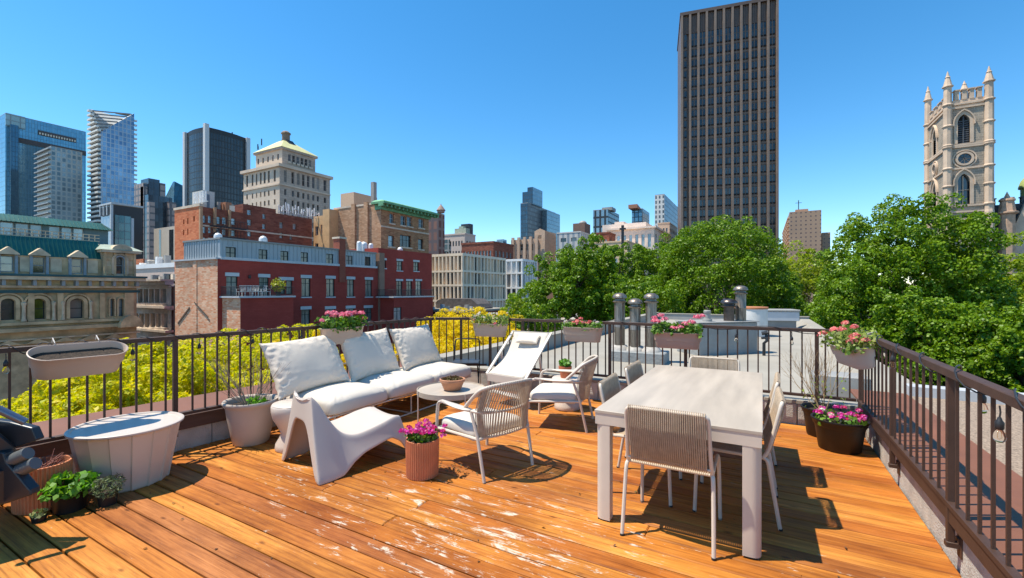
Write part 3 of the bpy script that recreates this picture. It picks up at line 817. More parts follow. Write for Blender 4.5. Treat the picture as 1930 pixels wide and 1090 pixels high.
dup(lc, (-2.07, 4.88, 0), face(-0.95, -0.20), 'cream rope-back lounge chair seen side-on before the sling deckchair', 'rope-back lounge chairs')

# --- sling deckchair
dc = thing('deck_chair', 'white sling deckchair with a small headrest pillow by the far railing', 'deck chair', (-3.0, 5.6, 0), 0.0)
HA, HB, FA, FB = Vector((-3.35, 6.0, 0.93)), Vector((-2.70, 5.97, 0.93)), Vector((-3.36, 5.27, 0.40)), Vector((-2.70, 5.17, 0.40))
mb = MB()
for a, b_ in ((HA, FA), (HB, FB)):
    d_ = (b_ - a); ext = a + d_ * 1.0
    mb.bar(a - d_ * 0.02, ext, 0.035, 0.022)
mb.bar(HA, HB, 0.028, 0.028); mb.bar(FA + Vector((0, 0, -0.005)), FB + Vector((0, 0, -0.005)), 0.03, 0.03)
mb.build('rail_frame', white_metal2, dc, True)
for a, b_ in ((FA, HA), (FB, HB)):
    m2 = MB(); f0 = a.copy(); m2.bar(a + Vector((0, 0.02, 0)), Vector((a.x, a.y + 0.10, 0)), 0.03, 0.022); m2.build('leg', white_metal2, dc, True)
    p = a.lerp(b_, 0.52); m2 = MB(); m2.bar(p, Vector((p.x, p.y + 0.18, 0)), 0.03, 0.022); m2.build('leg', white_metal2, dc, True)
def sling(a, b_):
    top = HA.lerp(HB, a); bot = FA.lerp(FB, a); p = top.lerp(bot, b_)
    sag = 0.19 * math.sin(PI * b_ ** 0.8) * (0.90 + 0.1 * math.cos((a - 0.5) * 5))
    k = 0.05
    x = p.x + (0.5 - a) * 2 * 0.03
    return (x, p.y + 0.012 * math.sin(PI * b_) , p.z + 0.012 - sag * (0.72))
mb = MB(); mb.grid(sling, 10, 24)
o = mb.build('sling', fabric2, dc, True, smooth=None); weld(o, 0.0001); s_ = o.modifiers.new('thickness', 'SOLIDIFY'); s_.thickness = 0.006
mb = MB(); mb.box(-0.30, -0.008, -0.10, 0.30, 0.004, 0.0); o = mb.build('apron', fabric2, dc, True)
c_ = (FA + FB) / 2; o.matrix_basis = Matrix.Translation(c_ + Vector((0, -0.022, 0.012))) @ Matrix.Rotation(math.atan2(FB.y - FA.y, FB.x - FA.x), 4, 'Z')
o = weld(pillow(0.36, 0.17, 0.09, 16, 10, seed=8, wr=0.004, ear=0).build('headrest', fabric, dc, True, smooth=None)); subsurf(o)
o.matrix_basis = Matrix.Translation((-3.02, 5.86, 0.845)) @ Matrix.Rotation(math.radians(38), 4, 'X')

# --- dining table
TX0, TX1, TY0, TY1 = -1.0, 0.0, 2.93, 5.04
tb = thing('dining_table', 'long beige outdoor dining table with pale ceramic top', 'table', (-0.5, 4, 0))
mb = MB(); mb.cbox(TX0, TY0, 0.732, TX1, TY1, 0.75, 0.002); mb.build('tabletop', ceram, tb, True)
mb = MB()
mb.box(TX0 + 0.004, TY0 + 0.004, 0.655, TX1 - 0.004, TY0 + 0.03, 0.731); mb.box(TX0 + 0.004, TY1 - 0.03, 0.655, TX1 - 0.004, TY1 - 0.004, 0.731)
mb.box(TX0 + 0.004, TY0 + 0.031, 0.655, TX0 + 0.03, TY1 - 0.031, 0.731); mb.box(TX1 - 0.03, TY0 + 0.031, 0.655, TX1 - 0.004, TY1 - 0.031, 0.731)
mb.build('apron', white_metal, tb, True)
for sx, x0 in ((1, TX0 + 0.006), (-1, TX1 - 0.006)):
    for sy, y0 in ((1, TY0 + 0.006), (-1, TY1 - 0.006)):
        # rounded outer corner, square inner faces
        a, b_ = 0.098, 0.072
        pts = [(0, b_), (0, 0.05), (0.004, 0.03), (0.015, 0.013), (0.03, 0.004), (0.05, 0), (a, 0), (a, b_)]
        mb = MB(); mb.prism([(x0 + sx * p, y0 + sy * q) for p, q in pts], 'z', 0.012, 0.654)
        o = mb.build('leg', white_metal, tb, True, smooth=60)
        mb = MB(); mb.box(x0 + sx * 0.012, y0 + sy * 0.012, 0.0, x0 + sx * (a - 0.01), y0 + sy * (b_ - 0.01), 0.012); mb.build('foot', rubber, o)

# --- rope dining chairs (face +Y)
def dining_chair():
    root = thing('dining_chair', 'beige rope dining chair at the near head of the table, its back towards the viewer', 'dining chair', (0, 0, 0), 0, 'rope dining chairs round the table')
    r = 0.0125; hw = 0.245
    for sg in (-1, 1):
        mb = MB(); mb.tube(spline([(sg * 0.268, -0.285, 0.0), (sg * 0.262, -0.235, 0.30), (sg * 0.258, -0.215, 0.425), (sg * 0.252, -0.19, 0.45)], 4), r); o = mb.build('leg', white_metal, root)
        mb = MB(); mb.lathe([(0.0135, 0.0), (0.0135, 0.012)], 10, (sg * 0.268, -0.286)); mb.build('foot', rubber, o)
        mb = MB(); mb.tube(spline([(sg * 0.262, 0.235, 0.0), (sg * 0.258, 0.225, 0.25), (sg * 0.254, 0.215, 0.40), (sg * 0.250, 0.19, 0.447), (sg * 0.248, 0.13, 0.455)], 4), r); o = mb.build('leg', white_metal, root)
        mb = MB(); mb.lathe([(0.0135, 0.0), (0.0135, 0.012)], 10, (sg * 0.262, 0.236)); mb.build('foot', rubber, o)
    mb = MB()
    for sg in (-1, 1): mb.tube([(sg * 0.248, 0.14, 0.455), (sg * 0.25, -0.19, 0.45)], r)
    mb.tube([(-0.248, 0.19, 0.44), (0.248, 0.19, 0.44)], 0.010); mb.tube([(-0.248, -0.17, 0.442), (0.248, -0.17, 0.442)], 0.010)
    mb.build('seat_frame', white_metal, root)
    up = [(-0.252, -0.19, 0.45), (-0.248, -0.222, 0.52), (-0.243, -0.262, 0.68), (-0.240, -0.288, 0.79), (-0.228, -0.296, 0.818), (-0.20, -0.299, 0.828)]
    path = spline(up, 4) + spline([(-x, y_, z_) for x, y_, z_ in reversed(up)], 4)
    mb = MB(); mb.tube(path, r); mb.tube([(-0.248, -0.215, 0.485), (0.248, -0.215, 0.485)], 0.010); mb.build('back_frame', white_metal, root, smooth=60)
    mb = MB(); n = 38
    for i in range(n):
        x = -0.222 + 0.444 * i / (n - 1)
        bow = 0.022 * (1 - (x / 0.24) ** 2)
        mb.tube([(x, -0.299, 0.843), (x, -0.314, 0.828), (x, -0.292 - bow, 0.72), (x, -0.255 - bow, 0.60), (x, -0.231 - bow * 0.3, 0.487), (x, -0.215, 0.472)], 0.0042, 5)
        mb.tube([(x, -0.299, 0.843), (x, -0.284, 0.826), (x, -0.262 - bow, 0.70), (x, -0.225 - bow, 0.56), (x, -0.20, 0.487)], 0.0040, 4)
    mb.build('rope_back', rope, root)
    mb = MB(); n = 38
    for i in range(n):
        x = -0.225 + 0.45 * i / (n - 1)
        mb.tube([(x, 0.203, 0.44), (x, 0.19, 0.452), (x, 0.08, 0.448), (x, -0.06, 0.446), (x, -0.17, 0.454), (x, -0.182, 0.442)], 0.0048, 4)
    mb.build('rope_seat', rope, root)
    return root
ch = dining_chair()
G = 'rope dining chairs round the table'
ch.location = (-0.515, 3.115, 0)
dup(ch, (-0.82, 3.63, 0), -PI / 2 + 0.02, 'rope dining chair tucked in on the lounge side, nearer the viewer', G)
dup(ch, (-0.82, 4.42, 0), -PI / 2 - 0.03, 'rope dining chair tucked in on the lounge side, nearer the grey roof', G)
dup(ch, (-0.19, 3.65, 0), PI / 2 + 0.02, 'rope dining chair tucked in on the gravel-roof side, nearer the viewer', G)
dup(ch, (-0.19, 4.36, 0), PI / 2 - 0.02, 'rope dining chair tucked in on the gravel-roof side, nearer the grey roof', G)
dup(ch, (-0.46, 4.99, 0), PI, 'rope dining chair at the far head of the table, by the grey roof', G)

# --- black folding chair beyond the sofa
fc = thing('folding_chair', 'black metal folding chair in the corner beyond the sofa', 'folding chair', (-4.15, 5.55, 0))
bl = metal_dk
def Pf(px, py, Z): return W(px, py, Z)
c0 = Vector((-4.10, 5.83, 0)); uX = Vector((0.86, 0.5, 0)).normalized(); uY = Vector((-0.5, 0.86, 0))
def fcp(a, b_, z): return c0 + uX * a + uY * b_ + Vector((0, 0, z))
mb = MB(); mb.tube(spline([fcp(-0.2, 0.10, 0.42), fcp(-0.2, 0.15, 0.62), fcp(-0.19, 0.17, 0.74), fcp(-0.15, 0.175, 0.775), fcp(0.15, 0.175, 0.775), fcp(0.19, 0.17, 0.74), fcp(0.2, 0.15, 0.62), fcp(0.2, 0.10, 0.42)], 4), 0.011); mb.build('back_frame', bl, fc, True)
mb = MB()
for k in range(5): mb.bar(fcp(-0.2, -0.22 + k * 0.08, 0.45), fcp(0.2, -0.22 + k * 0.08, 0.45), 0.068, 0.012)
mb.build('seat', mat('dark_slats', (0.05, 0.055, 0.065), 0.45, 0, 0.1), fc, True)
mb = MB(); mb.tube([fcp(-0.2, -0.25, 0.44), fcp(0.2, -0.25, 0.44), fcp(0.2, 0.14, 0.44), fcp(-0.2, 0.14, 0.44)], 0.010, closed=True); mb.build('seat_frame', bl, fc, True)
for sg in (-1, 1):
    mb = MB(); mb.tube([fcp(sg * 0.2, 0.10, 0.44), fcp(sg * 0.2, -0.24, 0.0)], 0.010); mb.build('leg', bl, fc, True)
    mb = MB(); mb.tube([fcp(sg * 0.185, -0.20, 0.44), fcp(sg * 0.185, 0.20, 0.0)], 0.010); mb.build('leg', bl, fc, True)

# --- round white faceted tub table
tub = thing('tub_table', 'large round white tub table with faceted sides by the empty planter box', 'tub table', (-4.54, 1.655, 0))
mb = MB(); n = 24
def fac(r_, z, a0=0.0): return [(r_ * math.cos(2 * PI * i / n + a0 + (0.0)), r_ * math.sin(2 * PI * i / n + a0), z) for i in range(n)]
tubm = mat('tub_plastic', (0.60, 0.495, 0.395), 0.5, 0, 0.04, 3, 0.03, 80, dirt=0.05)
n = 16; rings = [[((r_ + dd) * math.cos(2 * PI * i / n + 0.1 + dd * 1.2), (r_ + dd) * math.sin(2 * PI * i / n + 0.1 + dd * 1.2), z) for i in range(n) for dd in (0.0, 0.013)] for r_, z in ((0.258, 0.0), (0.265, 0.012), (0.338, 0.43), (0.345, 0.448))]
mb.loft(rings); bevel(mb.build('body', tubm, tub, smooth=8), 0.003, 1)
mb = MB(); mb.lathe([(0.0, 0.449), (0.358, 0.449), (0.372, 0.456), (0.372, 0.468), (0.362, 0.474), (0.342, 0.472), (0.336, 0.462), (0.0, 0.462)], 72); mb.build('lid', plastic, tub, smooth=50)

# --- barbecue at the edge of the picture
bq = thing('barbecue_grill', 'dark grey barbecue grill with tube handle and ridged knobs, cut by the photo edge', 'barbecue', (-4.15, 0.85, 0))
gm = mat('grill_enamel', (0.022, 0.025, 0.030), 0.35, 0.1, 0.1, 6)
gs = mat('grill_steel', (0.16, 0.19, 0.24), 0.3, 0.7, 0.1, 6)
GX, GY = -3.97, 0.93
mb = MB(); mb.cbox(-4.95, 0.62, 0.28, GX - 0.03, GY - 0.02, 0.50, 0.03); mb.build('firebox', gm, bq, True)
mb = MB(); mb.prism([(0.62, 0.50), (GY + 0.0, 0.50), (GY - 0.02, 0.60), (GY - 0.10, 0.72), (GY - 0.20, 0.74), (0.62, 0.66)], 'x', -4.9, GX - 0.08); o = mb.build('lid', gm, bq, True); bevel(o, 0.015)
hd = [W(-120, 716, 2.55), W(48, 796, 2.72)]
mb = MB(); mb.tube(hd, 0.022, 14); mb.build('lid_handle', gs, bq, True)
def pl(px, py, Z): return W(px, py, Z)
def plate(name, pix, Z, th, mt_):
    a = [W(x, y, Z) for x, y in pix]; nrm = Vector((-SY_, CY_, 0)) * th
    mb = MB(); mb.loft([a, [p + nrm for p in a]]); o = mb.build(name, mt_, bq, True, smooth=None); bevel(o, 0.008); return o
plate('lid_cheek', [(-60, 786), (18, 796), (60, 807), (70, 830), (32, 843), (6, 848), (-60, 846)], 2.78, 0.05, gm)
plate('side_panel', [(-60, 842), (6, 854), (12, 872), (56, 924), (58, 934), (0, 953), (-60, 958)], 2.70, 0.06, gm)
for (x, y) in ((38, 861), (52, 880)):
    c_ = W(x, y, 2.74); d_ = (W(x + 40, y - 18, 2.74) - c_).normalized()
    mb = MB(); pts = [c_ - d_ * 0.055 + d_ * 0.11 * k / 10 for k in range(11)]
    mb.tube(pts, [0.036, 0.04, 0.036, 0.04, 0.036, 0.04, 0.036, 0.04, 0.036, 0.04, 0.036], 18); mb.build('knob', mat('grey_knob', (0.10, 0.105, 0.105), 0.4), bq, True, smooth=60)
for x in (-4.85, -4.3):
    for y in (0.66, 0.86):
        mb = MB(); mb.tube([(x, y, 0), (x, y, 0.29)], 0.014); mb.build('leg', gm, bq, True)
# ---- pots, planter boxes, plants, string lights, roof vents
green1 = leafmat('geranium_leaves', [(0.05, 0.13, 0.012), (0.10, 0.22, 0.02), (0.17, 0.29, 0.035), (0.03, 0.085, 0.01)], 0.3)
green2 = leafmat('yellowish_leaves', [(0.16, 0.25, 0.03), (0.28, 0.33, 0.06), (0.08, 0.17, 0.02), (0.36, 0.36, 0.14)], 0.3)
herb = leafmat('herb_leaves', [(0.06, 0.20, 0.015), (0.13, 0.32, 0.03), (0.20, 0.38, 0.04), (0.04, 0.12, 0.01)], 0.35)
pink = leafmat('pink_petals', [(0.72, 0.17, 0.26), (0.80, 0.30, 0.38), (0.62, 0.08, 0.16), (0.82, 0.45, 0.48)], 0.3)
salmon = leafmat('salmon_petals', [(0.75, 0.22, 0.18), (0.80, 0.38, 0.32), (0.65, 0.10, 0.10), (0.8, 0.3, 0.3)], 0.3)
magenta = leafmat('magenta_petals', [(0.55, 0.02, 0.22), (0.65, 0.05, 0.42), (0.60, 0.01, 0.06), (0.74, 0.30, 0.55), (0.45, 0.01, 0.25)], 0.3)
whitef = leafmat('white_petals', [(0.72, 0.68, 0.60), (0.78, 0.74, 0.55), (0.7, 0.5, 0.45), (0.75, 0.73, 0.68)], 0.3)
twig = mat('dry_twig', (0.27, 0.20, 0.145), 0.9, 0, 0.2, 8)
twig2 = mat('tan_twig', (0.33, 0.22, 0.11), 0.9, 0, 0.2, 8)
stemg = mat('green_stem', (0.09, 0.14, 0.04), 0.8)

def trough_mesh():
    """oval hanging planter, long axis X, origin at the base"""
    def oval(l, w, z, n=40):
        out = []; h = l / 2 - w / 2
        for i in range(n):
            a = 2 * PI * i / n; x, y = w / 2 * math.cos(a), w / 2 * math.sin(a)
            out.append((x + (h if math.cos(a) >= 0 else -h), y, z))
        return out
    mb = MB()
    mb.loft([oval(0.50, 0.145, 0.0), oval(0.51, 0.155, 0.006), oval(0.535, 0.175, 0.095), oval(0.555, 0.193, 0.097), oval(0.575, 0.210, 0.185), oval(0.590, 0.222, 0.190), oval(0.592, 0.224, 0.200), oval(0.580, 0.212, 0.202), oval(0.568, 0.200, 0.196), oval(0.545, 0.178, 0.130)], True, True)
    return mb
def planter(label, x, y, z, rot, box=taupe, hook_side=1, group=None, soil_on=True, hk=None):
    root = thing('hanging_planter', label, 'planter', (x, y, z), rot, group)
    trough_mesh().build('trough', box, root, smooth=50)
    if soil_on:
        mb = MB(); pts = []
        n = 32
        for i in range(n):
            a = 2 * PI * i / n; pts.append((0.086 * math.cos(a) + (0.19 if math.cos(a) >= 0 else -0.19), 0.086 * math.sin(a)))
        mb.prism(pts, 'z', 0.125, 0.152); mb.build('soil', soil, root)
    for sx in (-0.13, 0.13):
        mb = MB(); s = hook_side
        mb.tube([(sx, s * 0.09, 0.06), (sx, s * 0.108, 0.20), (sx, s * 0.112, (hk or RT - z) + 0.012), (sx, s * 0.185, (hk or RT - z) + 0.014), (sx, s * 0.19, (hk or RT - z) - 0.03)], 0.004, 6); mb.build('hanger', white_metal2, root)
    return root
def blossoms(root, cs, r, m, npet=34, psize=0.022, seed=0):
    g = np.random.default_rng(seed + 11); Vs = []
    for c in cs:
        d = g.normal(size=(npet, 3)); d /= np.linalg.norm(d, axis=1, keepdims=True); d[:, 2] = np.abs(d[:, 2]) * 0.8 - 0.12
        P = np.array(c) + d * r * g.uniform(0.75, 1.0, (npet, 1)) * g.uniform(0.75, 1.15)
        Vs.append(leaf_quads(P, d + g.normal(size=d.shape) * 0.35, g.uniform(psize * 0.8, psize * 1.25, npet), g, 0.9))
    return arrmesh('blossoms', np.concatenate(Vs), 4, m, root)
def foliage(root, n, ext, z0, z1, m, size=0.045, seed=0, name='leaves', asp=0.85, up=0.6, shape='box'):
    g = np.random.default_rng(seed + 3)
    u = g.uniform(-1, 1, (n, 3))
    if shape == 'ball':
        d = g.normal(size=(n, 3)); d /= np.linalg.norm(d, axis=1, keepdims=True); u = d * g.uniform(0.35, 1, (n, 1)) ** 0.5
    P = np.stack([u[:, 0] * ext[0], u[:, 1] * ext[1], (z0 + z1) / 2 + u[:, 2] * (z1 - z0) / 2], 1)
    wav = np.sin(P[:, 0] * 23 + seed) * 0.5 + np.sin(P[:, 1] * 31 + seed * 2) * 0.5
    P[:, 2] += wav * (z1 - z0) * 0.16
    nr = g.normal(size=P.shape) * 0.6; nr[:, 2] += up; nr[:, 0] += u[:, 0] * 0.5; nr[:, 1] += u[:, 1] * 0.7
    return arrmesh(name, leaf_quads(P, nr, g.uniform(size * 0.6, size * 1.25, n), g, asp, 0.08), 4, m, root)
def branchy(mb, p, d, L_, r, depth, g, spread=0.5, up=0.1):
    q = p + d * L_; mid = (p + q) / 2 + Vector((g.uniform(-1, 1), g.uniform(-1, 1), g.uniform(-1, 1))) * L_ * 0.08
    mb.tube([p, mid, q], [r, r * 0.85, r * 0.65], 5)
    if depth <= 0: return
    for k in range(g.choice([2, 2, 3])):
        e = (d + Vector((g.uniform(-1, 1), g.uniform(-1, 1), g.uniform(-0.6, 0.9))) * spread + Vector((0, 0, up))).normalized()
        branchy(mb, mid.lerp(q, g.uniform(0.2, 1)), e, L_ * g.uniform(0.55, 0.85), r * 0.6, depth - 1, g, spread, up)

G1 = 'planter boxes hung on the railing'
# empty planter, near the tub
a_l = math.atan2(1, 0.0868)
pa = planter('empty beige oval planter box hung on the railing above the white tub', lx(1.43) + 0.135, 1.43, 0.905, a_l, taupe, 1, G1, hk=0.205); pa.rotation_euler.x = math.radians(26)
# pink geraniums behind the sofa
pb = planter('beige planter box of tall pink geraniums on the railing behind the sofa', lx(3.86) + 0.135, 3.86, 0.90, a_l, taupe, 1, G1)
foliage(pb, 520, (0.29, 0.13), 0.17, 0.32, green1, 0.055, 1)
cs = [(R.uniform(-0.31, 0.31), R.uniform(-0.12, 0.10), R.uniform(0.33, 0.40)) for k in range(15)] + [(-0.32, -0.06, 0.30), (0.34, 0.0, 0.29)]
blossoms(pb, cs, 0.046, pink, 40, 0.028, 1)
mb = MB()
for c in cs: mb.tube([(c[0] * 0.7, c[1] * 0.5, 0.15), (c[0] * 0.95, c[1], c[2] - 0.08), (c[0], c[1], c[2])], 0.003, 4)
mb.build('stems', stemg, pb)
# white flowers at the corner
pc = planter('beige planter box of small white flowers at the railing corner beyond the deckchair', -3.72, 5.93, 0.845, 0.12, taupe, 1, G1)
foliage(pc, 700, (0.29, 0.12), 0.16, 0.33, green2, 0.038, 2)
blossoms(pc, [(R.uniform(-0.3, 0.28), R.uniform(-0.12, 0.1), R.uniform(0.27, 0.37)) for k in range(24)], 0.02, whitef, 12, 0.022, 2)
o = blossoms(pc, [(-0.33, -0.02, 0.27), (-0.31, 0.02, 0.24), (0.14, -0.11, 0.21)], 0.03, pink, 20, 0.022, 22)
# red, pink and white mix
pd = planter('beige planter box of mixed red and white flowers on the far railing by the deckchair', -2.20, 5.93, 0.85, 0.0, taupe, 1, G1)
foliage(pd, 560, (0.28, 0.11), 0.16, 0.27, green1, 0.042, 3)
blossoms(pd, [(R.uniform(-0.12, 0.17), R.uniform(-0.1, 0.08), R.uniform(0.24, 0.32)) for k in range(13)], 0.032, salmon, 26, 0.024, 3)
blossoms(pd, [(R.uniform(-0.27, -0.14), R.uniform(-0.09, 0.08), R.uniform(0.25, 0.33)) for k in range(6)] + [(0.22, 0, 0.27)], 0.03, whitef, 22, 0.024, 4)
# pale pink geraniums above the grey roof
pe = planter('brown planter box of pale pink geraniums hung on the railing before the roof chimney box', -0.94, 5.93, 0.835, 0.0, mat('brown_taupe_plastic', (0.42, 0.28, 0.225), 0.5, 0, 0.05, 3), 1, G1)
foliage(pe, 560, (0.29, 0.12), 0.17, 0.31, green1, 0.055, 5)
blossoms(pe, [(-0.27, -0.05, 0.37), (-0.20, 0.0, 0.40), (-0.14, -0.06, 0.36), (-0.29, 0.03, 0.33), (-0.23, -0.1, 0.33), (0.05, -0.12, 0.27), (-0.03, -0.1, 0.25), (0.17, 0.0, 0.33), (0.25, -0.03, 0.40), (0.29, 0.03, 0.41), (0.22, 0.06, 0.39), (0.10, -0.05, 0.31)], 0.047, pink, 44, 0.027, 5)
# corner planter on the right railing
pf = planter('white planter box of coral geraniums hung on the side railing in the corner', RX - 0.135, 5.36, 0.85, -PI / 2, mat('whitish_trough', (0.46, 0.405, 0.37), 0.5, 0, 0.05, 3), 1, G1)
pf.rotation_euler = (math.radians(14), 0, -PI / 2 + 0.25)
foliage(pf, 700, (0.32, 0.15), 0.16, 0.33, green2, 0.045, 6)
blossoms(pf, [(0.26, -0.07, 0.27), (0.20, -0.02, 0.30), (0.28, 0.02, 0.26), (0.05, -0.05, 0.36), (-0.02, 0.02, 0.40), (0.10, 0.04, 0.37), (-0.2, -0.03, 0.33), (-0.25, -0.12, 0.30)], 0.045, salmon, 42, 0.026, 6)

# --- pots on the deck
def rim_pot(name, label, x, y, m, prof, soil_z, soil_r, rot=0, n=48, smooth=55):
    root = thing(name, label, 'plant pot', (x, y, 0), rot)
    mb = MB(); mb.lathe(prof, n); mb.build('pot', m, root, smooth=smooth)
    mb = MB(); mb.lathe([(0.0, soil_z - 0.02), (soil_r, soil_z - 0.02), (soil_r * 0.98, soil_z), (soil_r * 0.5, soil_z + 0.012), (0.0, soil_z + 0.015)], 28); mb.build('soil', soil, root)
    return root
gp = rim_pot('shrub_pot', 'large pale grey pot with a bare leafless shrub beside the drum table', -4.60, 2.70, grey_pot,
    [(0.0, 0.0), (0.155, 0.0), (0.165, 0.01), (0.19, 0.13), (0.215, 0.27), (0.228, 0.37), (0.236, 0.385), (0.246, 0.40), (0.256, 0.415), (0.258, 0.432), (0.25, 0.442), (0.232, 0.438), (0.222, 0.42), (0.215, 0.36), (0.0, 0.36)], 0.385, 0.214)
g = random.Random(3); mb = MB()
for k in range(26):
    a = g.uniform(0, 2 * PI); p = Vector((0.05 * math.cos(a), 0.05 * math.sin(a), 0.37))
    d = Vector((math.cos(a) * g.uniform(0.25, 0.95), math.sin(a) * g.uniform(0.25, 0.95), g.uniform(0.45, 1.0))).normalized()
    branchy(mb, p, d, g.uniform(0.17, 0.36), 0.0036, 2, g, 0.5, 0.12)
mb.build('bare_branches', twig, gp)
o = foliage(gp, 120, (0.09, 0.06), 0.40, 0.47, herb, 0.04, 9); o.matrix_basis = Matrix.Translation((0.13, -0.02, 0))
def ribbed(label, x, y, r, h, nr=44):
    root = thing('ribbed_pot', label, 'plant pot', (x, y, 0))
    mb = MB(); n = nr * 4; rings = []
    for rr, z in ((r * 0.93, 0.0), (r * 0.955, 0.006), (r, h * 0.98), (r, h), (r * 0.93, h), (r * 0.91, h * 0.8)):
        ring = []
        for i in range(n):
            q = rr + (0.0035 * (1 if (i % 4) < 2 else -1) if 0.001 < z <= h and rr > r * 0.94 else 0)
            a = 2 * PI * i / n; ring.append((q * math.cos(a), q * math.sin(a), z))
        rings.append(ring)
    mb.loft(rings); mb.build('pot', terracotta, root, smooth=25)
    mb = MB(); mb.lathe([(0.0, h * 0.78), (r * 0.905, h * 0.78), (r * 0.9, h * 0.86), (0, h * 0.88)], 28); mb.build('soil', soil, root)
    return root
fp = ribbed('ribbed terracotta pot of magenta flowers between moulded chair and lounge chair', -2.515, 2.93, 0.138, 0.31)
foliage(fp, 420, (0.135, 0.135), 0.29, 0.40, green1, 0.036, 12, shape='ball')
blossoms(fp, [(R.uniform(-0.13, 0.13), R.uniform(-0.13, 0.13), R.uniform(0.36, 0.42)) for k in range(30)] + [(0.17, 0.06, 0.38), (0.19, 0.04, 0.35), (0.16, 0.10, 0.41)], 0.026, magenta, 16, 0.028, 12)
dp = ribbed('ribbed terracotta pot with dried reddish stems beside the barbecue', -4.56, 1.16, 0.155, 0.31)
g = random.Random(8); mb = MB()
for k in range(18):
    a = g.uniform(0, 2 * PI); branchy(mb, Vector((g.uniform(-0.06, 0.06), g.uniform(-0.06, 0.06), 0.26)), Vector((math.cos(a) * 0.8, math.sin(a) * 0.8, g.uniform(0.3, 0.7))).normalized(), g.uniform(0.06, 0.11), 0.005, 1, g, 0.8, 0.0)
mb.build('dried_stems', mat('reddish_stem', (0.26, 0.10, 0.075), 0.8, 0, 0.2, 8), dp)
hp = rim_pot('herb_pot', 'small black pot of bright green leafy herbs in front of the white tub', -4.31, 1.235, black_pot, [(0, 0), (0.085, 0), (0.10, 0.12), (0.107, 0.125), (0.107, 0.137), (0.098, 0.137), (0.094, 0.11), (0, 0.11)], 0.118, 0.094)
foliage(hp, 330, (0.145, 0.155), 0.09, 0.245, herb, 0.055, 14, asp=0.7, shape='ball')
rp_ = rim_pot('herb_pot', 'small black pot of narrow-leaved rosemary touching the white tub', -4.20, 1.42 - 0.13, black_pot, [(0, 0), (0.05, 0), (0.06, 0.085), (0.06, 0.10), (0.055, 0.10), (0.052, 0.085), (0, 0.085)], 0.09, 0.052)
rp_.location = (-4.17, 1.40, 0)
foliage(rp_, 480, (0.10, 0.10), 0.06, 0.20, leafmat('rosemary', [(0.10, 0.14, 0.05), (0.2, 0.24, 0.12), (0.06, 0.09, 0.03)], 0.2), 0.045, 15, asp=0.16, shape='ball')
sp_ = rim_pot('succulent_pot', 'tiny dark saucer of pale green succulents on the deck edge by the herbs', -4.27, 1.07, black_pot, [(0, 0), (0.035, 0), (0.042, 0.035), (0.038, 0.037), (0.036, 0.028), (0, 0.028)], 0.03, 0.036, n=20)
foliage(sp_, 60, (0.045, 0.045), 0.03, 0.075, leafmat('succulent', [(0.25, 0.30, 0.10), (0.35, 0.38, 0.16), (0.15, 0.2, 0.06)], 0.2), 0.026, 16, shape='ball')
tp = rim_pot('terracotta_pot', 'small terracotta pot with leafy green herb on the far drum table', -2.28, 5.50, mat('orange_terracotta', (0.52, 0.145, 0.06), 0.75, 0, 0.1, 8), [(0, 0), (0.058, 0), (0.06, 0.004), (0.076, 0.115), (0.086, 0.117), (0.088, 0.15), (0.08, 0.152), (0.075, 0.13), (0, 0.13)], 0.135, 0.073, n=32)
tp.location.z = 0.41
foliage(tp, 110, (0.085, 0.085), 0.14, 0.25, herb, 0.045, 17, shape='ball')
black_prof = [(0.0, 0.0), (0.165, 0.0), (0.175, 0.008), (0.205, 0.22), (0.212, 0.235), (0.222, 0.25), (0.228, 0.285), (0.238, 0.29), (0.238, 0.302), (0.222, 0.302), (0.212, 0.28), (0.20, 0.22), (0.0, 0.22)]
bp_ = rim_pot('black_pot', 'large black pot of magenta flowers in the corner of the deck', 0.66, 5.42, black_pot, black_prof, 0.25, 0.20)
foliage(bp_, 260, (0.19, 0.19), 0.25, 0.35, green1, 0.042, 18)
blossoms(bp_, [(R.uniform(-0.19, 0.19), R.uniform(-0.19, 0.15), R.uniform(0.31, 0.39)) for k in range(30)], 0.030, magenta, 18, 0.030, 18)
o = blossoms(bp_, [(-0.15, -0.05, 0.37), (-0.08, -0.11, 0.35), (-0.02, -0.12, 0.31)], 0.032, whitef, 18, 0.026, 19)
bs = rim_pot('black_pot', 'black pot with bare tan shrub behind the magenta flower pot', 0.575, 5.85, black_pot, [(r_ * 0.9, z) for r_, z in black_prof], 0.25, 0.18)
g = random.Random(21); mb = MB()
for k in range(11):
    a = g.uniform(0, 2 * PI); branchy(mb, Vector((0.03 * math.cos(a), 0.03 * math.sin(a), 0.24)), Vector((math.cos(a) * g.uniform(0.2, 0.75), math.sin(a) * 0.35, 0.9)).normalized(), g.uniform(0.24, 0.36), 0.0042, 3, g, 0.45, 0.15)
mb.build('bare_branches', twig2, bs)
o = foliage(bs, 60, (0.2, 0.12), 0.30, 0.60, green2, 0.03, 23)

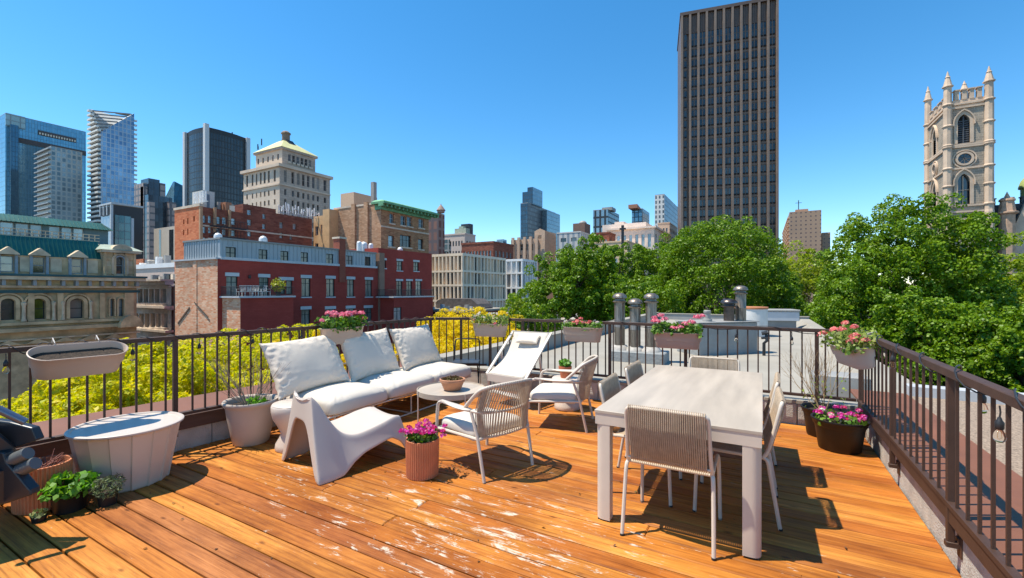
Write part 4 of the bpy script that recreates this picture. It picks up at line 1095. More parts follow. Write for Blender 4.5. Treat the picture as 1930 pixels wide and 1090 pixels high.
# --- string lights: cable wound round the rails with hanging bulbs
cable = mat('black_cable', (0.018, 0.018, 0.02), 0.5)
bulbglass = glassmat('bulb_glass', (1.0, 0.97, 0.92)); bulbglass.node_tree.nodes['Principled BSDF'].inputs['IOR'].default_value = 1.06
BULB = {}
def bulb(root, p, drop, rotx=0.0):
    M = Matrix.Translation(p) @ Matrix.Scale(0.68, 4)
    if 'a' not in BULB:
        mb = MB(); mb.tube([(0, 0, 0.02), (0.004, 0, -0.02), (0, 0, -0.055)], 0.0045, 6); mb.lathe([(0.0, -0.125), (0.016, -0.125), (0.021, -0.118), (0.022, -0.082), (0.013, -0.066), (0.008, -0.05), (0.0, -0.048)], 16)
        a = mb.build('socket', cable, root, smooth=50); a.matrix_basis = M
        mb = MB(); mb.lathe([(0.0, -0.205), (0.016, -0.201), (0.027, -0.187), (0.030, -0.17), (0.025, -0.147), (0.015, -0.126), (0.0, -0.1255)], 18); b_ = mb.build('bulb', bulbglass, a, smooth=80)
        mb = MB(); mb.tube([(0.005, 0, -0.128), (0.010, 0, -0.175), (0, 0.006, -0.185), (-0.010, 0, -0.175), (-0.005, 0, -0.128)], 0.0012, 4); mb.build('filament', mat('filament', (0.75, 0.45, 0.15), 0.3, 0.8), a)
        BULB['a'] = a; BULB['b'] = b_
        return a
    return inst(BULB['a'], 'socket', root, M)
def string_lights(label, A, B, ts, step=0.17, hang=True, rad=0.034):
    A, B = Vector(A), Vector(B); d = B - A; L_ = d.length; u = d.normalized(); s = Vector((0, 0, 1)).cross(u)
    root = thing('string_lights', label, 'string lights', (0, 0, 0))
    pts = []; n = int(L_ / step * 10)
    for i in range(n + 1):
        t = i / n * L_; a = 2 * PI * t / step
        wob = 1 + 0.18 * math.sin(t * 3.1)
        pts.append(A + u * t + (s * math.cos(a) + Vector((0, 0, 1)) * math.sin(a)) * rad * wob)
    mb = MB(); mb.tube(pts, 0.0042, 5); mb.build('cable', cable, root, smooth=80)
    for (t, off) in ts:
        bulb(root, A + u * t + s * off + Vector((0, 0, -0.035)), 0)
    return root
zc = RT - 0.02
def lpt(y): return (lx(y), y, zc)
string_lights('string of clear bulbs wound round the railing behind the sofa', lpt(0.6), lpt(5.5), [(0.47, -0.04), (1.22, -0.05), (1.74, -0.045), (2.25, -0.04), (2.8, -0.04), (4.2, -0.04)], 0.21)
string_lights('string of clear bulbs along the far railing over the grey roof', (-3.8, RY, zc), (RX - 0.05, RY, zc), [(0.70, -0.05), (3.52, -0.05), (4.09, -0.05)], 0.9, rad=0.036)
root = string_lights('string of clear bulbs draped along the thick side railing', (RX, 5.9, zc), (RX, -0.3, zc), [], 0.62, rad=0.042)
for (y, dx, dz) in ((4.42, -0.045, -0.03), (3.12, 0.05, -0.05), (2.60, -0.06, -0.06), (1.9, -0.05, -0.05), (5.3, 0.06, -0.06)):
    bulb(root, Vector((RX + dx, y, RT + dz)), 0)
# cord lying on the deck
mb = MB(); P_ = [zplane(350, 874, 0.006), zplane(372, 866, 0.006), zplane(410, 853, 0.006), zplane(450, 842, 0.006), zplane(485, 828, 0.006)]
mb.tube(spline(P_, 5), 0.004, 6); tagp(mb.build('power_cord', cable), 'thin black cord lying on the deck by the grey shrub pot', 'cord')

# --- roof vents and boxes on the grey roof
steel = mat('stainless_flue', (0.25, 0.205, 0.165), 0.42, 0.72, 0.4, 5, 0.05, 30, stretch=(6, 6, 0.8), dirt=0.45)
steel_dk = mat('sooty_flue', (0.12, 0.095, 0.085), 0.35, 0.85, 0.3, 8)
stucco = mat('grey_stucco', (0.27, 0.275, 0.265), 0.95, 0, 0.12, 3, 1.2, 14, dirt=0.15)
lightbox = mat('pale_box_metal', (0.42, 0.44, 0.47), 0.5, 0.1, 0.05, 3)
vb = thing('flue_base', 'low stuccoed roof base carrying three stainless chimney flues', 'roof base', (-2.4, 10, 0))
mb = MB(); mb.cbox(-2.98, 9.70, 0.002, -1.80, 10.35, 0.235, 0.02); mb.build('curb', stucco, vb, True)
mb = MB()
for x in (-2.82, -2.46, -2.125): mb.lathe([(0.225, 0.236), (0.215, 0.26), (0.155, 0.33), (0.14, 0.335)], 24, (x, 10.0))
mb.build('flashing', mat('worn_flashing', (0.38, 0.35, 0.31), 0.7, 0, 0.25, 12), vb, True)
def flue(label, x, y, z0, z1, r, m, group=None, rc=None):
    t = thing('chimney_flue', label, 'chimney flue', (x, y, 0), 0, group)
    rc = rc or r * 1.38
    h = z1 - z0
    mb = MB(); mb.lathe([(r, z0), (r, z0 + h * 0.35), (r * 1.03, z0 + h * 0.352), (r * 1.03, z0 + h * 0.365), (r, z0 + h * 0.37), (r, z1 - 0.20)], 28); mb.build('pipe', m, t, smooth=40)
    mb = MB(); mb.lathe([(r * 0.96, z1 - 0.215), (rc * 0.93, z1 - 0.21), (rc * 0.95, z1 - 0.19), (r, z1 - 0.175), (r * 0.9, z1 - 0.13), (rc, z1 - 0.115), (rc * 1.0, z1 - 0.095), (rc * 0.85, z1 - 0.05), (rc * 0.5, z1 - 0.012), (0.0, z1)], 32); mb.build('cap', m, t, smooth=40)
    return t
flue('stainless chimney flue with domed cap, the one on the sofa side of three', -2.82, 10.0, 0.31, 1.51, 0.117, steel)
flue('shorter middle stainless chimney flue of the three', -2.46, 9.95, 0.31, 1.39, 0.117, steel)
flue('stainless chimney flue with domed cap, nearest the roof box of the three', -2.125, 10.0, 0.31, 1.51, 0.117, steel)
cbx = thing('chimney_box', 'large grey stuccoed chimney box on the flat roof', 'chimney box', (-0.7, 12.1, 0), PI / 4)
p0, p1 = Vector((-1.33, 11.5, 0)), Vector((-0.10, 12.72, 0)); Lb = (p1 - p0).length
cbx.location = p0
mb = MB(); mb.cbox(0, 0, 0.002, Lb, 0.85, 0.775, 0.02); mb.build('curb', stucco, cbx)
mb = MB(); mb.cbox(-0.03, -0.03, 0.776, Lb + 0.03, 0.88, 0.80, 0.006); mb.build('cap', roofedge, cbx)
def onbox(a, b_): 
    return p0.x + (a - b_) * math.cos(PI / 4), p0.y + (a + b_) * math.sin(PI / 4)
x = yplane(1396, 548, 12.75)[0]; flue('tall stainless flue on the grey chimney box', x, 12.75, 0.80, 1.69, 0.125, steel)
x = yplane(1374, 548, 12.5)[0]; flue('short sooty black mushroom vent on the grey chimney box', x, 12.5, 0.80, 1.36, 0.125, steel_dk, rc=0.2)
x = yplane(1396, 548, 12.75)[0]
x = yplane(1333, 548, 11.95)[0]
t = thing('vent_stub', 'short grey vent stub at the edge of the grey chimney box', 'vent', (x, 11.95, 0.80))
mb = MB(); mb.lathe([(0.115, 0.0), (0.11, 0.06), (0.075, 0.07), (0.072, 0.20)], 20); mb.build('pipe', roofedge, t); mb = MB(); mb.lathe([(0.08, 0.201), (0.085, 0.21), (0.085, 0.26), (0.07, 0.275), (0, 0.275)], 20); mb.build('cap', roofedge, t)
p = W(1416, 605, 15.5)
t = thing('roof_drum', 'white roof vent drum with an orange rim behind the tall flue', 'vent', (p.x, p.y, 0))
mb = MB(); mb.lathe([(0.5, 0.0), (0.5, 0.95), (0.49, 0.99), (0.0, 1.0)], 28); mb.build('drum', mat('white_drum', (0.58, 0.57, 0.54), 0.6, 0, 0.1), t)
mb = MB(); mb.lathe([(0.505, 0.93), (0.52, 0.94), (0.52, 0.99), (0.505, 1.0)], 28); mb.build('rim', mat('orange_rim', (0.45, 0.17, 0.07), 0.7), t)
p = W(1466, 600, 18.5)
t = thing('roof_hatch', 'pale grey boxed roof hatch near the trees at the roof end', 'roof hatch', (p.x, p.y, 0), YAW * 0.5)
mb = MB(); mb.prism([(-0.55, 0.0), (0.55, 0.0), (0.55, 0.34), (-0.55, 0.34)], 'y', -0.4, 0.4); mb.build('curb', mat('hatch_curb', (0.17, 0.185, 0.19), 0.7), t)
mb = MB(); mb.cbox(-0.64, -0.5, 0.345, 0.64, 0.5, 0.72, 0.03); mb.build('hood', lightbox, t)
mb = MB(); mb.cbox(-0.67, -0.53, 0.722, 0.67, 0.53, 0.79, 0.02); mb.build('lid', roofedge, t)
# small meters and a pipe beside the chimney box
x = yplane(1440, 548, 12.2)[0]
t = thing('gas_meter', 'small black piping cluster beside the grey chimney box', 'pipes', (x, 12.3, 0))
mb = MB(); mb.tube([(0, 0, 0), (0, 0, 0.3), (0.06, -0.02, 0.36), (0.05, 0.02, 0.5)], 0.035, 8); mb.tube([(-0.06, 0, 0.42), (0.12, 0, 0.44)], 0.03, 8); mb.tube([(-0.05, 0, 0.53), (0.08, 0, 0.56)], 0.045, 8); mb.build('pipes', metal_dk, t)

# dry leaves blown together behind the flower pot
g_ = np.random.default_rng(77); c_ = zplane(856, 884, 0.006); P = np.stack([c_.x + g_.normal(0, 0.09, 60), c_.y + g_.normal(0, 0.06, 60), g_.uniform(0.004, 0.014, 60)], 1)
P2 = np.stack([g_.uniform(-4.6, 0.8, 70), g_.uniform(1.2, 6.0, 70), g_.uniform(0.003, 0.008, 70)], 1)
P = np.concatenate([P, P2]); nr = g_.normal(size=P.shape) * 0.35; nr[:, 2] += 1
tagp(arrmesh('fallen_leaves', leaf_quads(P, nr, g_.uniform(0.012, 0.032, len(P)), g_, 0.6, 0.15), 4, dry), kind='stuff')
# ---- the city
GZ = -14.0
asph = mat('street_asphalt', (0.06, 0.06, 0.062), 0.9, 0, 0.15, 0.4, dirt=0.2)
mb = MB(); mb.box(-3000, -600, GZ - 1, 3000, 4500, GZ); tagp(mb.build('ground', asph, smooth=None), kind='structure')
paving = mat('pavement_slabs', (0.32, 0.30, 0.28), 0.9, 0, 0.12, 1.0, dirt=0.2)
mb = MB(); mb.box(-9.5, -30, GZ + 0.004, -5.35, 120, GZ + 0.13); tagp(mb.build('pavement', paving), kind='structure')
mb = MB(); mb.box(-41.9, -30, GZ + 0.004, -37.8, 52, GZ + 0.13); tagp(mb.build('pavement', paving), kind='structure')

glass_dk = mat('window_glass_dark', (0.030, 0.036, 0.040), 0.06, 0.0, 0.5, 0.9, spec=0.9, rnd=[(0.0, (0, 0, 0)), (0.45, (0.02, 0.025, 0.03)), (0.62, (0.07, 0.08, 0.09)), (0.78, (0.16, 0.15, 0.13)), (0.88, (0.0, 0.0, 0.0)), (0.95, (0.26, 0.25, 0.23))])
glass_bl = mat('window_glass_pale', (0.22, 0.28, 0.31), 0.08, 0.2, 0.4, 0.7, spec=0.9, rnd=[(0.0, (0, 0, 0)), (0.3, (0.06, 0.07, 0.08)), (0.5, (0.0, 0.0, 0.0)), (0.7, (0.16, 0.17, 0.17)), (0.85, (0.03, 0.03, 0.03))])
glass_gn = mat('window_glass_curtain', (0.15, 0.17, 0.15), 0.15, 0.0, 0.55, 1.6, spec=0.7, stretch=(3, 3, 0.5), rnd=[(0.0, (0, 0, 0)), (0.35, (0.06, 0.06, 0.05)), (0.6, (0.14, 0.14, 0.12)), (0.8, (0.02, 0.02, 0.02))])
frame_gn = mat('dark_green_frame', (0.012, 0.028, 0.026), 0.5, 0, 0.1)
frame_bk = mat('black_frame', (0.02, 0.02, 0.022), 0.5)
frame_wh = mat('pale_frame', (0.45, 0.44, 0.42), 0.6)
frame_blu = mat('blue_grey_frame', (0.27, 0.315, 0.34), 0.6)

class Face:
    """an upright facade plane: kind 'x' faces +X at x=c (u=y); 'y' faces -Y at y=c (u=x); 'w' faces -X at x=c (u=y)"""
    def __init__(s, kind, c): s.k, s.c = kind, c
    def P(s, u, v, d=0.0):
        if s.k == 'x': return (s.c + d, u, v)
        if s.k == 'w': return (s.c - d, u, v)
        return (u, s.c - d, v)
    def uv(s, px, py):
        return xplane(px, py, s.c) if s.k in 'xw' else yplane(px, py, s.c)
    def M(s, u, v, d=0.0):
        a = {'x': PI / 2, 'w': -PI / 2, 'y': 0.0}[s.k]
        return Matrix.Translation(s.P(u, v, d)) @ Matrix.Rotation(a, 4, 'Z')
    def box(s, mb, u0, u1, v0, v1, d0, d1):
        a, b = s.P(u0, v0, d0), s.P(u1, v1, d1); mb.box(a[0], a[1], a[2], b[0], b[1], b[2])
    def rect(s, px0, py0, px1, py1):
        """pixel rectangle -> (u0,u1,v0,v1), heights taken at the middle"""
        u0 = s.uv(px0, 500)[0]; u1 = s.uv(px1, 500)[0]; m = (px0 + px1) / 2
        v1 = s.uv(m, py0)[1]; v0 = s.uv(m, py1)[1]
        return (min(u0, u1), max(u0, u1), v0, v1)
def wall(mb, fc, u0, u1, v0, v1, holes, depth=0.18):
    us = sorted(set([u0, u1] + [h[0] for h in holes] + [h[1] for h in holes])); vs = sorted(set([v0, v1] + [h[2] for h in holes] + [h[3] for h in holes]))
    us = [u for u in us if u0 <= u <= u1]; vs = [v for v in vs if v0 <= v <= v1]
    for a, b in zip(us, us[1:]):
        run = None
        for c, d in zip(vs, vs[1:]):
            m, n = (a + b) / 2, (c + d) / 2
            if any(h[0] < m < h[1] and h[2] < n < h[3] for h in holes):
                if run is not None: quadP(mb, fc, a, b, run, c); run = None
            elif run is None: run = c
        if run is not None: quadP(mb, fc, a, b, run, v1)
    for h in holes:
        a, b, c, d = h
        for (p, q) in (((a, c), (b, c)), ((b, c), (b, d)), ((b, d), (a, d)), ((a, d), (a, c))):
            mb.add([fc.P(p[0], p[1], 0), fc.P(q[0], q[1], 0), fc.P(q[0], q[1], -depth), fc.P(p[0], p[1], -depth)], [(0, 1, 2, 3)])
def quadP(mb, fc, a, b, c, d):
    mb.add([fc.P(a, c), fc.P(b, c), fc.P(b, d), fc.P(a, d)], [(0, 1, 2, 3)])
WIN = {}
def window(bld, fc, h, style='sash', fm=None, gm_=None, d=-0.18, world=True, arch=False):
    """frame with mullions (part) and its glass (sub-part) in the opening h"""
    a, b, c, e = h; w, ht = b - a, e - c
    fm = fm or frame_gn; gm_ = gm_ or glass_dk
    key = (style, round(w, 2), round(ht, 2), fm.name, gm_.name)
    M = fc.M((a + b) / 2, c, d)
    if key in WIN:
        return inst(WIN[key], 'window', bld, M, world=True)
    t = min(0.07, w * 0.09); hw = w / 2
    mb = MB(); dep = 0.06
    if style == 'plain':
        bars = []; t = min(0.05, w * 0.08)
    elif style == 'sash': bars = [('h', 0.5)]
    elif style == 'french': bars = [('v', 0.5), ('h', 0.72)]
    elif style == 'grid': bars = [('v', 0.5), ('h', 0.5)]
    elif style == 'triple': bars = [('v', 0.33), ('v', 0.67), ('h', 0.6)]
    elif style == 'grid4': bars = [('v', 0.25), ('v', 0.5), ('v', 0.75), ('h', 0.5)]
    mb.box(-hw, -dep, 0, -hw + t, 0, ht); mb.box(hw - t, -dep, 0, hw, 0, ht)
    mb.box(-hw + t, -dep, 0, hw - t, 0, t); mb.box(-hw + t, -dep, ht - t, hw - t, 0, ht)
    for k, f in bars:
        if k == 'v':
            x = -hw + w * f; mb.box(x - t * 0.45, -dep * 0.9, t, x + t * 0.45, 0, ht - t)
        else:
            z = ht * f; mb.box(-hw + t, -dep * 0.8, z - t * 0.45, hw - t, 0, z + t * 0.45)
    o = mb.build('window', fm, bld, world, smooth=None); o.matrix_basis = M
    mb = MB(); mb.add([(-hw, -0.012, 0), (hw, -0.012, 0), (hw, -0.012, ht), (-hw, -0.012, ht)], [(0, 1, 2, 3)])
    mb.build('pane', gm_, o, smooth=None, fix=False)
    WIN[key] = o
    return o
def boxpart(name, m, bld, *bx, bev=0):
    mb = MB()
    for b in bx: mb.box(*b)
    o = mb.build(name, m, bld, True, smooth=None)
    if bev: bevel(o, bev)
    return o
def bld(name, label, x, y, cat='building', group=None): return thing(name, label, cat, (x, y, GZ), 0, group)
def zpx(py, Z): return H - (py - CY) / F * Z

# materials of masonry
b_orange = brick('orange_brick', (0.82, 0.27, 0.115), (0.97, 0.62, 0.40), (0.74, 0.50, 0.34), 0.42, 0.15, 0.018, patch=0.25, pscale=0.8)
b_redpaint = brick('red_painted_brick', (0.36, 0.054, 0.038), (0.40, 0.064, 0.046), (0.31, 0.048, 0.036), 0.5, 0.16, 0.010, patch=0.25, bump=0.25)
b_brown = brick('brown_brick', (0.22, 0.062, 0.038), (0.36, 0.125, 0.078), (0.24, 0.10, 0.07), 0.7, 0.24, 0.02, patch=0.35)
b_rust = brick('rust_brick', (0.56, 0.145, 0.055), (0.74, 0.25, 0.11), (0.52, 0.18, 0.09), 0.7, 0.24, 0.02, patch=0.2)
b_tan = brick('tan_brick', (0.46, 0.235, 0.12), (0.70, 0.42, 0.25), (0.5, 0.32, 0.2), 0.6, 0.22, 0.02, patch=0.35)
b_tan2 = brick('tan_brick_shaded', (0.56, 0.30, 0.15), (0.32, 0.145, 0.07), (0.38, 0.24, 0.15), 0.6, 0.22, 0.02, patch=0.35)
sandst = mat('pale_sandstone', (0.62, 0.50, 0.38), 0.85, 0, 0.15, 1.2, dirt=0.25)
trimgrey = mat('blue_grey_trim', (0.50, 0.52, 0.53), 0.6, 0, 0.06, 1.5)
zinc = mat('standing_seam_zinc', (0.36, 0.40, 0.42), 0.5, 0.15, 0.07, 0.6, dirt=0.1)

# === red painted brick house across the street ===
RX0, RXW = -45.0, -42.0
fR = Face('x', RX0); fW = Face('x', RXW)
def zr(zx, zy): return 320 + zx / 3.7115, 420 + zy / 3.7115      # zoomed reading -> photograph pixel
yL = fR.uv(410, 500)[0]; yE = fR.uv(814, 500)[0]
zC = fR.uv(410, 488)[1]; zM = fR.uv(410, 450)[1]
yP = fR.uv(713, 500)[0]; yCh0, yCh1 = fR.uv(zr(1183, 0)[0], 500)[0], fR.uv(zr(1225, 0)[0], 500)[0]
B = bld('brick_house', 'red painted brick house with grey zinc attic and small balconies', -46, 35)
def rr(a, b, c, d, f=None): return (f or fR).rect(*zr(a, b), *zr(c, d))
man = [rr(395, 170, 468, 250), rr(625, 187, 688, 262), rr(778, 198, 835, 270), rr(920, 207, 972, 278), rr(1098, 218, 1148, 288), rr(1237, 230, 1283, 297), rr(1368, 238, 1408, 302)]
mid = [rr(395, 375, 475, 522), rr(625, 383, 693, 510), rr(768, 403, 808, 498), rr(815, 403, 858, 500), rr(922, 388, 985, 518), rr(1095, 392, 1153, 517), rr(1240, 397, 1290, 517), rr(1368, 400, 1415, 517)]
lowr = [rr(920, 607, 983, 735), rr(1090, 605, 1155, 725), rr(1235, 600, 1292, 715), rr(1362, 597, 1414, 712)]
rgt = [rr(1492, 262, 1512, 318), rr(1588, 268, 1627, 335), rr(1705, 275, 1742, 338), rr(1585, 408, 1627, 515), rr(1655, 408, 1695, 513), rr(1720, 408, 1760, 512)]
base_rows = [(a, b, c - 3.1, d - 3.1) for a, b, c, d in lowr] + [(a, b, c - 6.2, d - 6.2) for a, b, c, d in lowr]
zTop2 = fR.uv(760, 472.5)[1]
mb = MB(); wall(mb, fR, yL, yP, GZ, zC, mid + lowr + base_rows, 0.2)
wall(mb, fR, yP, yE, GZ, zTop2, rgt, 0.2)
mb.box(-53, yL + 0.25, GZ, RX0 - 0.22, yE, zC - 0.05)
mb.add([(RX0, yP, zC), (RX0, yP, zTop2), (RX0 - 8, yP, zTop2), (RX0 - 8, yP, zC)], [(0, 1, 2, 3)])
mb.add([(RX0, yP, zTop2), (RX0, yE, zTop2), (RX0 - 8, yE, zTop2), (RX0 - 8, yP, zTop2)], [(0, 1, 2, 3)])
mb.add([(RX0, yE, GZ), (RX0, yE, zTop2), (RX0 - 8, yE, zTop2), (RX0 - 8, yE, GZ)], [(0, 1, 2, 3)])
mb.build('wall', b_redpaint, B, True, smooth=None, fix=False)
# orange side wall
fS = Face('y', yL); xS = fS.uv(330, 500)[0]
mb = MB(); mb.box(xS, yL, GZ, RX0 - 0.003, yL + 0.25, zC - 0.02)
xb = fS.uv(368, 500)[0]
mb.prism([(xb - 0.35, GZ), (xb + 0.35, GZ), (xb + 0.35, zC - 0.03), (xb - 0.35, zC - 0.03)], 'y', yL - 0.06, yL - 0.001)
mb.build('side_wall', b_orange, B, True, smooth=None)
# old roof scar lines on the side wall
mb = MB()
p, q = fS.uv(336, 610), fS.uv(358, 580); mb.bar((p[0], yL - 0.03, p[1]), (q[0], yL - 0.03, q[1]), 0.06, 0.16)
p, q = fS.uv(368, 570), fS.uv(394, 598); mb.bar((p[0], yL - 0.08, p[1]), (q[0], yL - 0.08, q[1]), 0.05, 0.10)
mb.build('roof_scar', mat('dark_mortar', (0.11, 0.075, 0.055), 0.9), B, True)
boxpart('coping', trimgrey, B, (xS - 0.1, yL - 0.15, zC - 0.02, RX0 + 0.0, yL + 0.26, zC + 0.14))
boxpart('cornice', trimgrey, B, (RX0 - 0.3, yL + 0.265, zC - 0.04, RX0 + 0.14, yCh0 - 0.01, zC + 0.22), (RX0 - 0.3, yCh1 + 0.01, zC - 0.04, RX0 + 0.14, yP - 0.3, zC + 0.22))
# zinc attic with standing seams
mb = MB(); fZ = Face('x', RX0 - 0.10); x0z = Face('y', yL + 0.3).uv(347, 500)[0]
wall(mb, fZ, yL + 0.28, yP - 0.35, zC + 0.221, zM, man, 0.15)
mb.add([(RX0 - 0.1, yL + 0.28, zC + 0.15), (x0z, yL + 0.28, zC + 0.15), (x0z, yL + 0.28, zM), (RX0 - 0.1, yL + 0.28, zM)], [(0, 1, 2, 3)])
yy = yL + 0.55
while yy < yP - 0.4:
    segs = [(zC + 0.23, zM - 0.02)]
    for h in man:
        if h[0] - 0.08 < yy < h[1] + 0.08: segs = [(h[3] + 0.1, zM - 0.02)]
    for a, b_ in segs: mb.box(RX0 - 0.099, yy - 0.02, a, RX0 - 0.055, yy + 0.02, b_)
    yy += 0.46
xx = x0z + 0.2
while xx < RX0 - 0.2: mb.box(xx - 0.025, yL + 0.225, zC + 0.16, xx + 0.025, yL + 0.279, zM - 0.02); xx += 0.46
mb.build('zinc_attic', zinc, B, True, smooth=None)
o = boxpart('attic_roof', roofedge, B, (x0z - 0.1, yL + 0.2, zM + 0.001, RX0 + 0.05, yP - 0.3, zM + 0.16))
for h in man: window(B, fZ, h, 'grid', frame_gn, glass_dk, -0.15)
for i, h in enumerate(mid):
    window(B, fR, h, 'french' if i not in (2, 3) else 'sash', frame_gn, glass_gn, -0.18)
for h in lowr + base_rows: window(B, fR, h, 'french', frame_gn, glass_gn, -0.18)
for i, h in enumerate(rgt): window(B, fR, h, 'grid' if i < 3 else 'french', frame_gn, glass_gn if i else glass_dk, -0.18)
lints = []
for h in mid[:2] + mid[4:] + lowr: lints.append((h[0] - 0.12, h[1] + 0.12, h[3], h[3] + 0.36))
lints.append((mid[2][0] - 0.12, mid[3][1] + 0.12, mid[2][3], mid[2][3] + 0.36))
for h in rgt: lints.append((h[0] - 0.1, h[1] + 0.1, h[3], h[3] + 0.28))
for a, b_, c, d in lints:
    mb = MB(); fR.box(mb, a, b_, c + 0.002, d, 0.001, 0.07); mb.build('lintel', trimgrey, B, True, smooth=None)
for h in mid[4:] + lowr + rgt[:3]:
    mb = MB(); fR.box(mb, h[0] - 0.1, h[1] + 0.1, h[2] - 0.14, h[2] - 0.002, 0.001, 0.10); mb.build('sill', trimgrey, B, True, smooth=None)
# lower wing with its terrace, and the second wing
y0w, y1w = fW.uv(453, 560)[0], fW.uv(553, 560)[0]; zt = fW.uv(453, 562)[1]
def wing(y0, y1, zt, win):
    mb = MB(); wall(mb, fW, y0, y1, GZ, zt, win, 0.2); mb.box(RX0 + 0.001, y0 + 0.3, GZ, RXW - 0.22, y1, zt - 0.02)
    mb.add([(RXW, y1, GZ), (RXW, y1, zt), (RX0, y1, zt), (RX0, y1, GZ)], [(0, 1, 2, 3)]); mb.build('wing_wall', b_redpaint, B, True, smooth=None, fix=False)
    for h in win: window(B, fW, h, 'french', frame_gn, glass_bl, -0.18)
    boxpart('terrace_slab', trimgrey, B, (RX0 + 0.001, y0 - 0.25, zt + 0.001, RXW + 0.25, y1 + 0.1, zt + 0.16))
    mb = MB(); xr = RXW + 0.15
    mb.tube([(RX0 + 0.02, y0 - 0.15, zt + 1.05), (xr, y0 - 0.15, zt + 1.05), (xr, y1, zt + 1.05)], 0.03, 6)
    mb.tube([(RX0 + 0.02, y0 - 0.15, zt + 0.28), (xr, y0 - 0.15, zt + 0.28), (xr, y1, zt + 0.28)], 0.02, 6)
    yy = y0 - 0.15
    while yy < y1: mb.bar((xr, yy, zt + 0.16), (xr, yy, zt + 1.05), 0.022); yy += 0.13
    xx = RX0 + 0.1
    while xx < xr: mb.bar((xx, y0 - 0.15, zt + 0.16), (xx, y0 - 0.15, zt + 1.05), 0.022); xx += 0.13
    mb.build('balcony_railing', frame_bk, B, True, smooth=None)
    return zt + 0.162
ztA = wing(y0w, y1w, zt, [])
mb = MB(); xa = Face('y', y0w).uv(421, 500)[0]; mb.box(RX0 + 0.001, y0w, GZ, RXW - 0.002, y0w + 0.28, zt - 0.02); mb.build('wing_side', b_orange, B, True, smooth=None)
y2w, y3w = fW.uv(742, 560)[0], fW.uv(816, 560)[0]; zt2 = fW.uv(770, 561)[1]
ztB = wing(y2w, y3w, zt2, [fW.rect(*zr(1567, 592), *zr(1622, 690))])
# drainpipe, chimneys, roof vents, wall lamp
pb_ = fR.uv(zr(1476, 0)[0], 500)[0]
boxpart('pier', mat('brown_pier', (0.26, 0.15, 0.10), 0.7, 0, 0.1, 2), B, (RX0 - 0.5, pb_ - 0.5, GZ, RX0 + 0.28, pb_ + 0.42, zM + 0.15))
o = boxpart('chimney', brick('chimney_brick', (0.33, 0.085, 0.05), (0.38, 0.11, 0.065), (0.3, 0.1, 0.07), 0.26, 0.085, 0.012), B, (RX0 - 1.0, yCh0, zC - 2.0, RX0 + 0.12, yCh1, fR.uv(zr(1200, 0)[0], 450.5)[1]))
boxpart('chimney_cap', sandst, o, (RX0 - 1.1, yCh0 - 0.1, fR.uv(zr(1200, 0)[0], 450.4)[1], RX0 + 0.22, yCh1 + 0.1, fR.uv(zr(1200, 0)[0], 447)[1]))
domem = mat('white_vent_dome', (0.66, 0.66, 0.65), 0.5, 0.2)
def dome(px, py, x, r):
    y, z = xplane(px, py, x)
    r *= 0.66; mb = MB(); mb.lathe([(r, z - 1.2), (r, z), (r * 0.92, z + r * 0.4), (r * 0.6, z + r * 0.8), (0, z + r)], 18, (x, y)); mb.build('roof_vent', domem, B, True)
dome(411, 446, -47, 0.55); dome(496, 452, -47, 0.62); dome(677, 459, -47.5, 0.5); dome(686, 462, -48, 0.7); dome(699, 463, -48, 0.5); dome(754, 471, -48, 0.6)
y, z = fR.uv(469, 522); mb = MB(); mb.lathe([(0.0, -0.2), (0.12, -0.15), (0.14, 0.1), (0.0, 0.2)], 10); o = mb.build('wall_lamp', frame_bk, B, True); o.matrix_basis = Matrix.Translation((RX0 + 0.16, y, z))
# white terrace chairs and a yellow shrub on that terrace
wplast = mat('white_garden_chair', (0.75, 0.74, 0.72), 0.5)
def tchair():
    r = thing('garden_chair', 'white slatted garden chair on the red house terrace, nearest the brick side wall', 'garden chair', (0, 0, 0), 0, 'white garden chairs on the red house terrace')
    mb = MB(); mb.box(-0.28, -0.26, 0.40, 0.28, 0.26, 0.45); mb.build('seat', wplast, r, smooth=None)
    mb = MB()
    for k in range(5): mb.bar((-0.26 + k * 0.13, -0.27, 0.45), (-0.26 + k * 0.13, -0.36, 1.0), 0.07, 0.025)
    mb.bar((-0.3, -0.36, 0.99), (0.3, -0.36, 0.99), 0.06, 0.03); mb.build('backrest', wplast, r, smooth=None)
    for a in (-1, 1):
        for c in (-1, 1):
            m2 = MB(); m2.bar((a * 0.27, c * 0.24, 0.0), (a * 0.27, c * 0.24, 0.66 if c > 0 else 0.42), 0.05); m2.build('leg', wplast, r, smooth=None)
        m2 = MB(); m2.box(a * 0.27 - 0.04, -0.3, 0.66, a * 0.27 + 0.04, 0.3, 0.69); m2.build('armrest', wplast, r, smooth=None)
    return r
tc_ = tchair(); ys = [fW.uv(px, 555)[0] for px in (460, 474, 486, 499, 511)]
names = ['', 'white garden chair on the red house terrace, second from the brick side wall', 'white garden chair in the middle of the red house terrace', 'white garden chair on the red house terrace, fourth from the brick side wall', 'white garden chair on the red house terrace, beside the yellow shrub']
for i, y in enumerate(ys):
    if i == 0: tc_.location = (RXW - 0.55, y, ztA); tc_.rotation_euler.z = PI / 2
    else: dup(tc_, (RXW - 0.6 + (i % 2) * 0.15, y, ztA), PI / 2 + (i - 2) * 0.5, names[i], 'white garden chairs on the red house terrace')
y = fW.uv(531, 550)[0]
ts = thing('terrace_shrub', 'yellow-green shrub in a pot on the red house terrace', 'shrub', (RXW - 0.6, y, ztA))
mb = MB(); mb.lathe([(0.0, 0), (0.2, 0), (0.26, 0.4), (0.0, 0.4)], 14); mb.build('pot', frame_bk, ts)
yel = leafmat('yellow_leaves', [(0.40, 0.36, 0.02), (0.30, 0.33, 0.03), (0.20, 0.27, 0.03)], 0.3)
